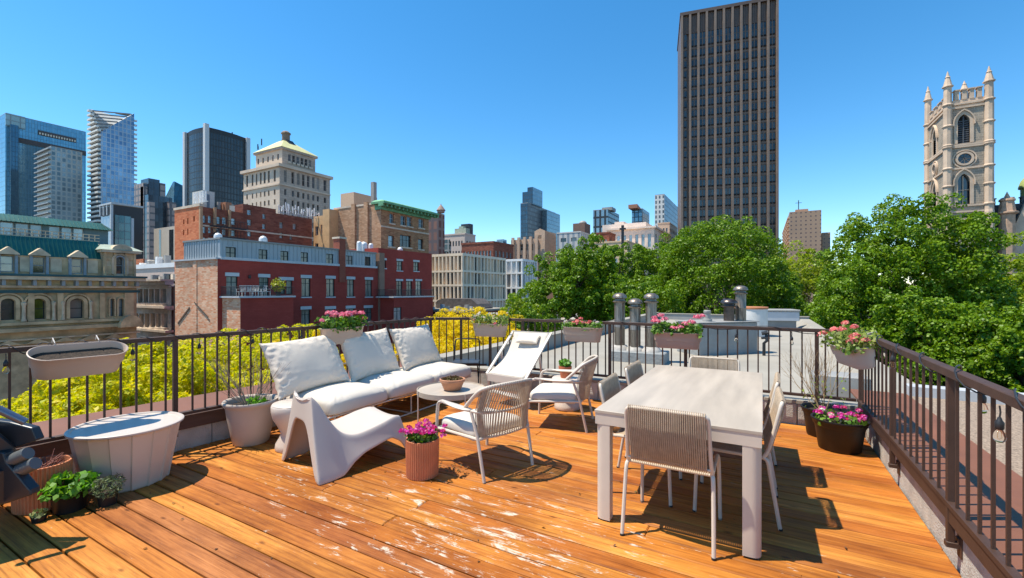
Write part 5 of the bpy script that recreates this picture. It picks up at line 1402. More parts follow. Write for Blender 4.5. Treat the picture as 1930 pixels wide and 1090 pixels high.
foliage(ts, 300, (0.7, 0.7), 0.4, 1.7, yel, 0.2, 31, shape='ball')

# === low brown brick building to its far side ===
xk = -37.7; fL = Face('x', xk); yk = fL.uv(877, 600)[0]; zk = fL.uv(877, 589.5)[1]; yk2 = fL.uv(957, 600)[0]
B = bld('low_brick_building', 'low dark brown brick building with cluttered flat roof beside the red house', xk - 4, yk + 5)
mb = MB(); mb.box(-48, yk, GZ, xk, yk2, zk); mb.build('wall', b_brown, B, True, smooth=None)
boxpart('parapet', roofgrey, B, (-48.1, yk - 0.12, zk + 0.001, xk + 0.15, yk2, zk + 0.3))
mb = MB(); mb.prism([(-47, zk + 0.3), (-47, zk + 1.5), (-46, zk + 1.9), (-40.2, zk + 1.9), (-39, zk + 1.1), (-38.6, zk + 0.5), (-38.6, zk + 0.3)], 'y', yk + 5.0, yk + 9); mb.build('roof_shed', mat('dark_roofing', (0.10, 0.085, 0.08), 0.9, 0, 0.3, 2, dirt=0.3), B, True, smooth=None)
g = random.Random(4)
for k in range(14):
    x = g.uniform(-47, -39); y = yk + g.uniform(0.8, 4); w = g.uniform(0.2, 0.6); boxpart('roof_box', [roofedge, sandst, trimgrey][k % 3], B, (x, y, zk + 0.301, x + w, y + w, zk + 0.3 + g.uniform(0.3, 0.8)))

# === beige office with deep window fins ===
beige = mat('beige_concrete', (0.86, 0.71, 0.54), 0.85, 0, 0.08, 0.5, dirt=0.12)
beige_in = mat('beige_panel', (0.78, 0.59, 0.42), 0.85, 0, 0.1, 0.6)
def slot_building(name, label, px_c, px_l, px_r, rows_py, Z, mface, mpanel, nl, nr, seed):
    """corner at px_c; rows_py: y of the ledges at the corner from the roof down"""
    c = W(px_c, 548, Z); fx = Face('x', c.x); fy = Face('y', c.y)
    xl = fy.uv(px_l, 548)[0]; yr = fx.uv(px_r, 548)[0]
    zs = [zpx(p, Z) for p in rows_py]
    B = bld(name, label, c.x - 3, c.y + 3)
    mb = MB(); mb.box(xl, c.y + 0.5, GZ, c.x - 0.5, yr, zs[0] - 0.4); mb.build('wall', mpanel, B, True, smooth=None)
    mb = MB()
    for i, z in enumerate(zs):
        h = 0.42 if i else 0.55
        mb.box(xl - 0.1, c.y - 0.02, z - h, c.x + 0.02, c.y + 0.49, z); mb.box(c.x - 0.49, c.y + 0.495, z - h, c.x + 0.02, yr + 0.1, z)
    mb.build('ledges', mface, B, True, smooth=None)
    g = random.Random(seed)
    mbf = MB()
    for f, a, b_, n in ((fy, xl, c.x - 0.25, nl), (fx, c.y + 0.25, yr, nr)):
        for i in range(n + 1):
            u = a + (b_ - a) * i / n
            for zt_, zb_ in zip(zs, zs[1:] + [zs[-1] - 4.0]):
                f.box(mbf, u - 0.16, u + 0.16, zb_ + 0.001, zt_ - (0.55 if zt_ == zs[0] else 0.42) - 0.001, -0.49, -0.0)
    mbf.build('fins', mface, B, True, smooth=None)
    for f, a, b_, n in ((fy, xl, c.x - 0.25, nl), (fx, c.y + 0.25, yr, nr)):
        for zt_, zb_ in zip(zs, zs[1:]):
            for i in range(n):
                if g.random() < 0.55:
                    u0 = a + (b_ - a) * i / n; u1 = a + (b_ - a) * (i + 1) / n; w = (u1 - u0 - 0.32)
                    k = g.choice([0.0, 0.35]); s = u0 + 0.16 + w * k
                    window(B, f, (s, s + w * 0.62, zb_ + 0.05, zt_ - 0.6), 'plain', frame_bk, glass_dk, -0.42)
    return B, c, xl, yr, zs
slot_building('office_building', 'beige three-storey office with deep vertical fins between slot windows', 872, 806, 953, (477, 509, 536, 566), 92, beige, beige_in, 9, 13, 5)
whitec = mat('white_concrete', (0.80, 0.77, 0.73), 0.8, 0, 0.05, 0.5, dirt=0.08)
slot_building('office_building', 'small white office block beside the beige finned office, behind the tree', 985, 954, 1012, (488, 513, 541, 566), 108, whitec, mat('white_panel', (0.74, 0.71, 0.67), 0.8), 3, 6, 6)

# === tan brick building with green cornice ===
fT = Face('x', -56.0); cT = 718; yT = fT.uv(cT, 500)[0]; fTy = Face('y', yT)
ZT = depth_x(cT, -56.0)
yT2 = fT.uv(808, 500)[0]; xT0 = fTy.uv(629, 500)[0]; zT = zpx(384, ZT)
B = bld('brick_block', 'tan brick block with ornate green copper cornice above the red house', -60, yT + 8)
holes = [fT.rect(734, 403, 743, 421), fT.rect(755, 407, 765, 425), fT.rect(767, 409, 777, 427), fT.rect(789, 413, 799, 430),
         fT.rect(732, 444, 743, 465), fT.rect(754, 444, 775, 466), fT.rect(788, 451, 798, 470)]
def up(h, dz): return (h[0], h[1], h[2] + dz, h[3] + dz)
holes += [up(h, -6.4) for h in holes[4:]]
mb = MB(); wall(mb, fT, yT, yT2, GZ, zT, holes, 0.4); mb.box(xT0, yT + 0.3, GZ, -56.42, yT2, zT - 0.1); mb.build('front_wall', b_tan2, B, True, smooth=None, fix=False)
mb = MB(); mb.box(xT0, yT, GZ, -56.004, yT + 0.29, zT)
for px in (668, 692):
    x = fTy.uv(px, 500)[0]; mb.box(x - 0.45, yT - 0.35, GZ, x + 0.45, yT - 0.001, zT + 0.5)
xa = fTy.uv(624, 500)[0]
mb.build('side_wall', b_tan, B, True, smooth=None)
zB2 = zpx(395, ZT * 1.04); xB0 = fTy.uv(592, 500)[0]; xB1 = fTy.uv(628, 500)[0]
mb = MB(); fB2 = Face('y', yT - 1.5); hb = [fB2.rect(594, 427, 600, 444), fB2.rect(604, 424, 607.5, 441), fB2.rect(594, 459, 600, 475)]
wall(mb, fB2, fB2.uv(591, 500)[0], fB2.uv(611, 500)[0], GZ, zpx(403, ZT * 1.04), hb, 0.3); mb.box(fB2.uv(612, 500)[0], yT - 1.9, GZ, xT0 + 1.2, yT - 0.001, zB2 + 0.2); mb.box(fB2.uv(591, 500)[0], yT - 1.1, GZ, fB2.uv(611, 500)[0], yT + 2, zpx(403, ZT * 1.04) - 0.05)
mb.build('side_bay', mat('ochre_render', (0.64, 0.39, 0.19), 0.85, 0, 0.12, 1, dirt=0.15), B, True, smooth=None)
for h in hb: window(B, fB2, h, 'sash', frame_wh, glass_dk, -0.25)
boxpart('coping', sandst, B, (xT0, yT - 0.08, zT + 0.001, -56.6, yT + 0.6, zT + 0.3))
copper = mat('green_copper', (0.14, 0.36, 0.19), 0.7, 0, 0.25, 1.2, dirt=0.3)
mb = MB()
mb.box(-57.2, yT - 0.25, zT - 1.0, -55.7, yT2 + 0.3, zT - 0.15); mb.prism([(yT - 0.9, zT - 0.149), (yT2 + 1.2, zT - 0.149), (yT2 + 1.2, zT + 0.2), (yT - 0.9, zT + 0.2)], 'x', -57.4, -54.4)
mb.loft([[(-54.5, yT - 0.8, zT + 0.201), (-54.5, yT2 + 1.1, zT + 0.201), (-57.6, yT2 + 1.1, zT + 0.201), (-57.6, yT - 0.8, zT + 0.201)], [(-55.9, yT + 0.2, zT + 0.75), (-55.9, yT2 + 0.2, zT + 0.75), (-57.6, yT2 + 0.2, zT + 0.75), (-57.6, yT + 0.2, zT + 0.75)]])
yy = yT - 0.9
while yy < yT2 + 1.3: mb.box(-55.7, yy, zT - 0.6, -54.65, yy + 0.3, zT - 0.15); yy += 0.95
mb.build('copper_cornice', copper, B, True, smooth=None)
for i, h in enumerate(holes): window(B, fT, h, 'triple' if i in (5, 8) else 'sash', frame_wh if i < 4 else frame_bk, glass_dk if i != 4 else glass_bl, -0.35)
for h in holes[:7]:
    mb = MB(); fT.box(mb, h[0] - 0.2, h[1] + 0.2, h[2] - 0.25, h[2] - 0.002, 0.001, 0.15); mb.build('sill', sandst, B, True, smooth=None)
mb = MB(); fT.box(mb, yT, yT2, fT.uv(730, 430)[1], fT.uv(730, 427)[1], 0.001, 0.14); mb.build('string_course', sandst, B, True, smooth=None)
p = fTy.uv(667, 390)
def pentbox(pxa, pxb, pya, pyb, y, dep, m, nm): 
    f = Face('y', y); a, b_, c, d = f.rect(pxa, pya, pxb, pyb); return boxpart(nm, m, B, (a, y, c - 2, b_, y + dep, d))
pentbox(642, 667, 364, 392, yT + 6, 6, mat('tan_render', (0.58, 0.40, 0.27), 0.85, 0, 0.08), 'penthouse')
boxpart('roof_vent', roofedge, B, *[(fTy.uv(679, 500)[0] - 6.0, yT + 8, zT + 1, fTy.uv(679, 500)[0] - 5.2, yT + 8.8, zT + 6.6)])

# === long brown brick warehouse behind the red house ===
xG = -70.0; fG = Face('x', xG); yG = fG.uv(375, 500)[0]; ZG = depth_x(375, xG); fGy = Face('y', yG)
xG0 = fGy.uv(329, 500)[0]; yG1 = fG.uv(458, 500)[0]; yG2 = fG.uv(520, 500)[0]; yG3 = fG.uv(588, 500)[0]
zG = zpx(389, ZG); zGb = fG.uv(462, 385)[1]; zGc = fG.uv(525, 403)[1]
B = bld('brick_warehouse', 'long brown brick warehouse with rust-coloured end wall and fire escape', -73, yG + 8)
def zg(zx, zy): return 320 + zx / 6.893, 360 + zy / 6.893
hg = [fG.rect(*zg(a, b_), *zg(c, d)) for a, b_, c, d in ((425, 318, 470, 415), (497, 322, 540, 418), (610, 335, 660, 430), (682, 342, 735, 432), (798, 357, 856, 440), (425, 455, 470, 548), (497, 460, 540, 548), (610, 470, 655, 560), (682, 480, 732, 575), (798, 492, 856, 588), (425, 605, 470, 690), (497, 605, 540, 690))]
hg2 = [fG.rect(*zg(a, b_), *zg(c, d)) for a, b_, c, d in ((1005, 245, 1060, 312), (1005, 372, 1060, 448), (1005, 508, 1058, 590), (1205, 300, 1248, 362), (1203, 430, 1246, 495), (1203, 572, 1246, 630))]
hg3 = [fG.rect(*zg(a, b_), *zg(c, d)) for a, b_, c, d in ((1425, 405, 1470, 485), (1598, 425, 1640, 498), (1427, 545, 1468, 615), (1557, 565, 1590, 632))]
mb = MB(); wall(mb, fG, yG, yG1, GZ, zG, hg, 0.3); wall(mb, fG, yG1, yG2, GZ, zGb, hg2, 0.3); wall(mb, fG, yG2, yG3, GZ, zGc, hg3, 0.3)
mb.box(xG0, yG + 0.3, GZ, xG - 0.32, yG1, zG - 0.3); mb.box(xG0, yG1, GZ, xG - 0.32, yG2, zGb - 0.01); mb.box(xG0, yG2, GZ, xG - 0.32, yG3, zGc - 0.01)
mb.add([(xG, yG1, zG - 1), (xG - 0.33, yG1, zG - 1), (xG - 0.33, yG1, zGb), (xG, yG1, zGb)], [(0, 1, 2, 3)])
mb.build('wall', b_brown, B, True, smooth=None, fix=False)
hs_ = [fGy.rect(*zg(a, b_), *zg(c, d)) for a, b_, c, d in ((172, 370, 190, 432), (226, 355, 242, 430), (305, 330, 325, 400), (172, 505, 188, 575), (226, 492, 242, 570), (172, 650, 188, 720))]
mb = MB(); wall(mb, fGy, xG0, xG - 0.003, GZ, zG, hs_, 0.3); mb.build('end_wall', b_rust, B, True, smooth=None, fix=False)
for h in hs_: window(B, fGy, h, 'sash', frame_bk, glass_dk, -0.25)
for h in hg + hg2 + hg3: window(B, fG, h, 'sash', frame_wh, glass_bl, -0.25)
for (a, b_) in ((378, 413), (562, 592), (755, 782)):
    u0, u1 = fG.uv(320 + a / 6.893, 500)[0], fG.uv(320 + b_ / 6.893, 500)[0]
    mb = MB(); fG.box(mb, u0, u1, GZ, zG + 0.1, 0.001, 0.35); mb.build('pilaster', mat('brown_terracotta', (0.46, 0.27, 0.15), 0.8, 0, 0.1, 1), B, True, smooth=None)
z1_, z2_ = fG.uv(462, 433)[1], fG.uv(462, 430.5)[1]
mb = MB(); fG.box(mb, yG, yG3, fG.uv(385, 427)[1], fG.uv(385, 424)[1], 0.001, 0.12); fG.box(mb, yG1, yG3, fG.uv(470, 455)[1], fG.uv(470, 453)[1], 0.001, 0.12); mb.build('string_course', sandst, B, True, smooth=None)
# fire escape
mb = MB()
for (zx0, zy0, zx1, zy1) in ((500, 440, 970, 470), (500, 570, 970, 600)):
    a = fG.uv(*zg(zx0, (zy0 + zy1) / 2)); b_ = fG.uv(*zg(zx1, (zy0 + zy1) / 2))
    for dd in (0.4, 1.1): mb.bar((xG + dd, a[0], a[1]), (xG + dd, b_[0], a[1]), 0.12)
    mb.bar((xG + 1.1, a[0], a[1] + 1.0), (xG + 1.1, b_[0], a[1] + 1.0), 0.06)
    y = a[0]
    while y < b_[0]: mb.bar((xG + 1.1, y, a[1]), (xG + 1.1, y, a[1] + 1.0), 0.045); y += 0.5
a = fG.uv(*zg(490, 580)); b_ = fG.uv(*zg(670, 440)); mb.bar((xG + 1.2, a[0], a[1]), (xG + 1.2, b_[0], b_[1]), 0.3, 0.10)
mb.build('fire_escape', frame_bk, B, True, smooth=None)
boxpart('parapet', sandst, B, (xG0 - 0.1, yG - 0.1, zG + 0.001, xG + 0.36, yG + 0.5, zG + 0.35))
a = fG.rect(393, 372, 408, 388); boxpart('stair_penthouse', mat('pale_penthouse', (0.55, 0.52, 0.47), 0.8, 0, 0.1), B, (xG - 4.5, a[0], zG + 0.001, xG - 1.5, a[1] + 0.5, zG + 2.7))
boxpart('penthouse_door', mat('slate_door', (0.14, 0.17, 0.2), 0.6), B, (xG - 1.49, a[0] + 0.5, zG + 0.1, xG - 1.44, a[1] - 0.2, zG + 2.2))
g = random.Random(9)
for k in range(16):
    y = yG + g.uniform(3.2, yG1 - yG - 1.0); w = g.uniform(0.3, 1.0); x = xG - g.uniform(0.8, 2.5)
    boxpart('roof_unit', [mat('rust_duct', (0.38, 0.17, 0.09), 0.7), roofedge, beige, domem][k % 4], B, (x, y, zG + 0.001, x + w, y + w, zG + g.uniform(0.5, 1.4)))
# worn white letters of two rooftop signs, seen from the side and behind
signw = mat('white_sign_letter', (0.8, 0.79, 0.77), 0.6)
def rooftop_sign(label, base, d, n, hgt, wid, pats):
    t = thing('rooftop_sign', label, 'sign', tuple(base))
    mbf = MB(); mbl = MB()
    for i in range(n):
        o = base + d * (i * wid * 1.3)
        for (a, b_, c, e) in pats[i % len(pats)]:
            mbl.bar(o + d * (a * wid) + Vector((0, 0, 0.4 + b_ * hgt)), o + d * (c * wid) + Vector((0, 0, 0.4 + e * hgt)), 0.13, 0.10)
        mbf.bar(o + Vector((0.05, 0.05, 0)), o + Vector((0.05, 0.05, 0.4 + hgt * 0.5)), 0.06)
    mbf.bar(base + Vector((0, 0, 0.35)), base + d * (n * wid * 1.3) + Vector((0, 0, 0.35)), 0.08)
    mbl.build('lettering', signw, t, True, smooth=None); mbf.build('sign_frame', trimgrey, t, True, smooth=None)
    return t
gs_ = random.Random(31)
def strokes():
    out = []
    for k in range(gs_.choice([2, 3, 3])):
        a = gs_.uniform(0, 1); out.append((a, gs_.uniform(0, 0.2), a + gs_.uniform(-0.35, 0.35), gs_.uniform(0.45, 1.0)))
    a = gs_.uniform(0.05, 0.6); out.append((0, a, 0.9, a + gs_.uniform(-0.1, 0.25))); return out
SIGN = [strokes() for k in range(9)]
x0_ = fGy.uv(357, 390)[0]
rooftop_sign('white rooftop sign letters along the edge of the rust brick end wall', Vector((x0_, yG + 0.6, zG + 0.35)), Vector((1, 0, 0)), 5, 1.5, 0.6, [[(0.1, 0, 0.1, 1), (0.75, 0, 0.75, 1), (0.1, 0.5, 0.75, 0.5)], [(0.3, 0, 0.3, 1)], [(0.1, 0, 0.1, 1), (0.7, 0, 0.7, 1)]])
rooftop_sign('long tangle of white rooftop sign letters on the lower end of the brick warehouse', Vector((xG - 0.6, fG.uv(528, 400)[0], zGc)), Vector((0, 1, 0)), 9, 1.9, 0.7, SIGN)

# === old stone insurance palace at the left ===
xP = -58.0; fP = Face('x', xP)
def zs_(zx, zy): return zx / 4.02, 380 + zy / 4.02
def rs(a, b_, c, d, f=None): return (f or fP).rect(*zs_(a, b_), *zs_(c, d))
def yv(zx): return fP.uv(zx / 4.02, 500)[0]
yP0 = -22.0; yP1 = yv(1035); REF = 620
def zv(zy, zx=REF): return fP.uv(zx / 4.02, 380 + zy / 4.02)[1]
stone = mat('old_brown_stone', (0.56, 0.40, 0.225), 0.9, 0, 0.3, 0.9, 0.5, 10, dirt=0.62)
stone_lt = mat('old_pale_stone', (0.60, 0.475, 0.32), 0.9, 0, 0.25, 1.2, 0.4, 10, dirt=0.5)
teal = mat('teal_metal_roof', (0.006, 0.115, 0.105), 0.5, 0.1, 0.18, 0.7, dirt=0.2)
teal_dk = mat('dark_teal_trim', (0.02, 0.085, 0.09), 0.6, 0, 0.15, 1)
B = bld('stone_palace', 'old brown stone building with teal mansard roof, pedimented dormers and arched windows', xP - 5, yP1 - 8)
zCor0, zCor1 = zv(640), zv(562)
arches = [rs(0, 735, 115, 898), rs(232, 735, 345, 892), rs(525, 735, 632, 885)]
bay = yv(400) - yv(115); 
arches2 = [(a - 3 * 0 , b_, c, d) for a, b_, c, d in []]
w0 = arches[0]; step = arches[1][0] - arches[0][0]
left = [(w0[0] - step * k, w0[1] - step * k, w0[2], w0[3]) for k in (1, 2, 3, 4)]
twin = [rs(830, 735, 862, 870), rs(893, 735, 935, 870)]
allw = left + arches + twin
mb = MB(); wall(mb, fP, yP0, yP1, GZ, zCor0, allw, 0.5); mb.box(xP - 14, yP0, GZ, xP - 0.55, yP1, zCor0 - 0.1)
mb.add([(xP, yP1, GZ), (xP, yP1, zCor0), (xP - 1, yP1, zCor0), (xP - 1, yP1, GZ)], [(0, 1, 2, 3)])
# fill the corners of each arched opening
def spandrel(mb, fc, h, rise, d0=0.0, n=10):
    a, b_, c, d = h; m = (a + b_) / 2; r = (b_ - a) / 2
    arc = [(m - r * math.cos(PI * i / n), d - rise + rise * math.sin(PI * i / n)) for i in range(n + 1)]
    for half, corner in ((arc[:n // 2 + 1], (a, d)), (arc[n // 2:], (b_, d))):
        for p, q in zip(half, half[1:]): mb.add([fc.P(corner[0], corner[1], d0), fc.P(p[0], p[1], d0), fc.P(q[0], q[1], d0)], [(0, 1, 2)])
    for p, q in zip(arc, arc[1:]): mb.add([fc.P(p[0], p[1], d0), fc.P(q[0], q[1], d0), fc.P(q[0], q[1], d0 - 0.45), fc.P(p[0], p[1], d0 - 0.45)], [(0, 1, 2, 3)])
for h in allw: spandrel(mb, fP, h, (h[1] - h[0]) * 0.42)
mb.build('wall', stone, B, True, smooth=None, fix=False)
def archivolt(fc, h, rise, w, d, m, nm='arch_surround', n=14):
    a, b_, c, e = h; mid_ = (a + b_) / 2; r = (b_ - a) / 2
    inn = [(a, c)] + [(mid_ - r * math.cos(PI * i / n), e - rise + rise * math.sin(PI * i / n)) for i in range(n + 1)] + [(b_, c)]
    out = [(a - w, c)] + [(mid_ - (r + w) * math.cos(PI * i / n), e - rise + (rise + w) * math.sin(PI * i / n)) for i in range(n + 1)] + [(b_ + w, c)]
    mb = MB()
    rings = []
    for p, q in zip(inn, out): rings.append([fc.P(p[0], p[1], 0.002), fc.P(q[0], q[1], 0.002), fc.P(q[0], q[1], d), fc.P(p[0], p[1], d)])
    mb.loft(rings); return mb.build(nm, m, B, True, smooth=None)
blind = [glass_dk, glass_dk, glass_dk, glass_dk, glass_dk, mat('yellow_reflection_glass', (0.10, 0.11, 0.03), 0.05, 0, 0.5, 1.2, spec=1.0), mat('brown_blind', (0.20, 0.155, 0.125), 0.5, 0, 0.2, 0.6), glass_bl, glass_bl]
for h, gl in zip(allw, blind):
    window(B, fP, h, 'sash', frame_bk, gl, -0.35)
    w_ = 0.32 if h[1] - h[0] > 0.75 else 0.16
    archivolt(fP, h, (h[1] - h[0]) * 0.42, w_ * 0.8, 0.22, stone)
    if w_ > 0.3: archivolt(fP, (h[0] - 0.36, h[1] + 0.36, h[2], h[3] + 0.36), (h[1] - h[0]) * 0.42 + 0.36, 0.14, 0.26, stone)
# colonnettes between the arches, string courses, ledge
cs_ = sorted([h[0] - 0.5 for h in left + arches] + [h[1] + 0.5 for h in left + arches])
for y in cs_:
    if y > yP1 - 0.3: continue
    mb = MB(); mb.lathe([(0.17, zv(890)), (0.17, zv(880)), (0.12, zv(872)), (0.11, zv(785)), (0.18, zv(768)), (0.18, zv(760)), (0, zv(749))], 12, (xP + 0.2, y)); mb.build('column', stone_lt, B, True)
for (a, b_, dd, m_) in ((640, 655, 0.45, stone_lt), (672, 692, 0.3, teal_dk), (895, 915, 0.5, stone), (935, 960, 0.9, stone), (1010, 1022, 0.35, stone_lt)):
    mb = MB(); fP.box(mb, yP0, yP1 + 0.2, zv(b_), zv(a), 0.002, dd); mb.build('string_course', m_, B, True, smooth=None)
for y in [yP1 - 0.5, yv(770), yv(955)] + [h[1] + 0.95 for h in arches[:2]]:
    mb = MB(); fP.box(mb, y - 0.2, y + 0.2, zv(893), zv(694), 0.002, 0.25); mb.build('pilaster', stone, B, True, smooth=None)
# lower storey arches below the ledge
for k in range(9):
    y = yv(60) - step * 2 + k * step * 0.98
    if y > yP1 - 2: break
    mb = MB(); mb.prism([(y - 0.8, zv(1048)), (y + 0.8, zv(1048)), (y, zv(1015))], 'x', xP + 0.01, xP + 0.5); mb.build('pediment', stone, B, True, smooth=None)
# ornate round pediment at the corner
mb = MB(); yc_ = yv(950); n = 12
mb.prism([(yc_ - 0.95 * math.cos(PI * i / n), zv(965) + 1.2 * math.sin(PI * i / n)) for i in range(n + 1)], 'x', xP + 0.91, xP + 1.5); mb.build('arched_pediment', stone, B, True, smooth=None)
# cornice with modillions
mb = MB(); fP.box(mb, yP0, yP1 + 0.4, zv(600), zv(576), -1.0, 1.1); mb.build('cornice', stone_lt, B, True, smooth=None)
mb = MB(); fP.box(mb, yP0, yP1 + 0.5, zv(575), zv(560), -1.0, 1.2); mb.build('gutter', teal_dk, B, True, smooth=None)
mb = MB(); fP.box(mb, yP0, yP1, zv(640), zv(601), -0.5, 0.25); mb.build('frieze', mat('yellow_stone', (0.66, 0.51, 0.29), 0.9, 0, 0.2, 1.2, dirt=0.3), B, True, smooth=None)
y = yP1 - 0.2
src = None; dy = (yv(240) - yv(125))
while y > yv(-900):
    if src is None:
        mb = MB(); mb.box(xP + 0.251, -0.11, zv(640), xP + 0.8, 0.11, zv(601)); src = mb.build('modillion', frame_blu, B, True, smooth=None); src.matrix_basis = Matrix.Translation((0, y, 0))
    else: inst(src, 'modillion', B, Matrix.Translation((0, y, 0)), world=True)
    y -= dy
# attic wall and the teal mansard above it
fA = Face('x', xP - 0.3); dorm = [rs(0, 412, 105, 532, fA), rs(245, 422, 341, 545, fA), rs(538, 435, 627, 548, fA)]
d0 = dorm[1]; dl = [(dorm[0][0] - k * (dorm[1][0] - dorm[0][0]), dorm[0][1] - k * (dorm[1][0] - dorm[0][0]), dorm[0][2], dorm[0][3]) for k in (1, 2, 3)]
zA1 = zv(430); yPav = yv(778)
mb = MB(); wall(mb, fA, yP0, yPav, zCor1 - 0.2, zA1, dl + dorm, 0.3); mb.box(xP - 13, yP0, zCor1 - 0.3, xP - 0.65, yPav, zA1); mb.build('attic_wall', stone, B, True, smooth=None, fix=False)
for h in dl + dorm:
    window(B, fA, h, 'sash', frame_blu, glass_bl if h is dorm[0] else glass_dk, -0.2)
    mb = MB(); w_ = h[1] - h[0]
    fA.box(mb, h[0] - 0.2, h[0] - 0.02, zCor1, h[3] + 0.12, 0.002, 0.25); fA.box(mb, h[1] + 0.02, h[1] + 0.2, zCor1, h[3] + 0.12, 0.002, 0.25); mb.build('dormer_jamb', frame_blu, B, True, smooth=None)
    mb = MB(); mb.prism([(h[0] - 0.26, h[3] + 0.13), (h[1] + 0.26, h[3] + 0.13), (h[1] + 0.26, h[3] + 0.22), ((h[0] + h[1]) / 2, h[3] + 0.82), (h[0] - 0.26, h[3] + 0.22)], 'x', xP - 1.2, xP + 0.2); mb.build('dormer_pediment', stone_lt, B, True, smooth=None)
    mb = MB(); fA.box(mb, h[1] + 0.34, h[1] + 0.34 + 0.78, zCor1 + 0.25, zA1 - 0.15, 0.002, 0.10); mb.build('stone_panel', stone_lt, B, True, smooth=None)
def seamed(name, ya, yb, za, zb, xa, xb, step_=0.3):
    mb = MB(); mb.prism([(xa, za), (xb, zb), (xb - 1.5, zb), (xa - 1.5, za)], 'y', ya, yb)
    y = ya + 0.2
    while y < yb: mb.bar((xa + 0.02, y, za), (xb + 0.02, y, zb), 0.05, 0.09, up=(1, 0, 0)); y += step_
    mb.build(name, teal, B, True, smooth=None)
seamed('mansard_roof', yP0, yPav, zA1 + 0.002, zv(290), xP - 0.35, xP - 1.2)
# penthouse storey with its glazed band and roof
fH = Face('x', xP - 3.0); hz = [fH.rect(*zs_(a, 190), *zs_(b_, 290)) for a, b_ in ((-330, -230), (-220, -120), (-110, -10), (0, 108), (118, 222), (230, 322), (372, 460), (467, 550), (557, 635))]
zh0 = fH.uv(0, 380 + 292 / 4.02)[1]; zref = fH.uv(100, 380 + 188 / 4.02)[1]
hz = [(a, b_, zh0, zref) for a, b_, c, d in hz]
ypE = fH.uv(820 / 4.02, 500)[0]
mb = MB(); wall(mb, fH, yP0, ypE, zv(300), zref + 0.05, hz, 0.3); mb.box(xP - 12, yP0, zv(300), xP - 3.35, ypE, zref); mb.build('penthouse_wall', mat('penthouse_panel', (0.10, 0.17, 0.19), 0.6, 0, 0.1), B, True, smooth=None, fix=False)
for h in hz: window(B, fH, h, 'plain', frame_wh, glass_bl, -0.2)
zr0 = zref + 0.05; zr1 = fH.uv(50, 380 + 108 / 4.02)[1]
mb = MB(); ya, yb = yP0, fH.uv(845 / 4.02, 500)[0]; yt = fH.uv(775 / 4.02, 500)[0]
mb.loft([[(xP - 2.4, ya, zr0), (xP - 2.4, yb, zr0), (xP - 12, yb, zr0), (xP - 12, ya, zr0)], [(xP - 3.2, ya, zr1), (xP - 3.2, yt, zr1), (xP - 12, yt, zr1), (xP - 12, ya, zr1)]])
y = ya + 0.2
while y < yb: 
    f = 0 if y < yt - 0.6 else (y - yt + 0.6)
    mb.bar((xP - 2.37, y, zr0), (xP - 3.17, min(y, yt) if y > yt else y, zr1), 0.05, 0.09, up=(1, 0, 0)); y += 0.3
mb.build('penthouse_roof', teal, B, True, smooth=None)
mb = MB(); zb_ = zv(292); yR1 = yv(800)
for dz in (0.0, 0.3, 0.62): mb.bar((xP - 1.5, yP0, zb_ + 0.1 + dz), (xP - 1.5, yR1, zb_ + 0.1 + dz), 0.07, 0.07)
y = yP0
while y < yR1: mb.bar((xP - 1.5, y, zb_), (xP - 1.5, y, zb_ + 0.74), 0.06); y += 0.45
mb.build('roof_balustrade', stone_lt, B, True, smooth=None)
# corner pavilion
fV = Face('x', xP + 0.1); va = rs(873, 420, 937, 552, fV); zV1 = zv(375)
mb = MB(); wall(mb, fV, yPav, yP1 - 0.1, zCor1 - 0.2, zV1, [va], 0.4); spandrel(mb, fV, va, (va[1] - va[0]) * 0.5); mb.box(xP - 8, yPav, zCor1 - 0.3, xP - 0.35, yP1 - 0.1, zV1)
mb.add([(xP + 0.1, yP1 - 0.1, zCor1 - .2), (xP + 0.1, yP1 - 0.1, zV1), (xP - 1, yP1 - 0.1, zV1), (xP - 1, yP1 - 0.1, zCor1 - .2)], [(0, 1, 2, 3)])
mb.build('pavilion_wall', stone_lt, B, True, smooth=None, fix=False)
window(B, fV, va, 'sash', frame_blu, glass_dk, -0.3); archivolt(fV, va, (va[1] - va[0]) * 0.5, 0.14, 0.15, frame_blu); archivolt(fV, (va[0] - 0.18, va[1] + 0.18, va[2], va[3] + 0.18), (va[1] - va[0]) * 0.5 + 0.18, 0.16, 0.22, stone_lt)
for a, b_ in ((800, 850), (960, 1005)):
    for c, d in ((400, 445), (490, 550)):
        h = rs(a, c, b_, d, fV); mb = MB(); fV.box(mb, h[0], h[1], h[2], h[3], 0.002, 0.12); mb.build('stone_panel', stone, B, True, smooth=None)
for y in (yv(790), yv(862), yv(948), yv(1012)):
    mb = MB(); fV.box(mb, y - 0.1, y + 0.1, zCor1, zV1 - 0.02, 0.002, 0.2); mb.build('pilaster', stone, B, True, smooth=None)
mb = MB(); fV.box(mb, yPav - 0.2, yP1 + 0.25, zV1, zV1 + 0.26, -1.5, 0.45); mb.build('cornice', stone_lt, B, True, smooth=None)
mb = MB(); yc_ = yv(915); n = 12; mb.prism([(yc_ - 0.85 * math.cos(PI * i / n), zV1 + 0.262 + 0.62 * math.sin(PI * i / n)) for i in range(n + 1)], 'x', xP - 1.0, xP + 0.45); mb.build('arched_pediment', stone_lt, B, True, smooth=None)
patina = mat('pale_copper_patina', (0.33, 0.38, 0.30), 0.7, 0, 0.2, 1.5, dirt=0.25)
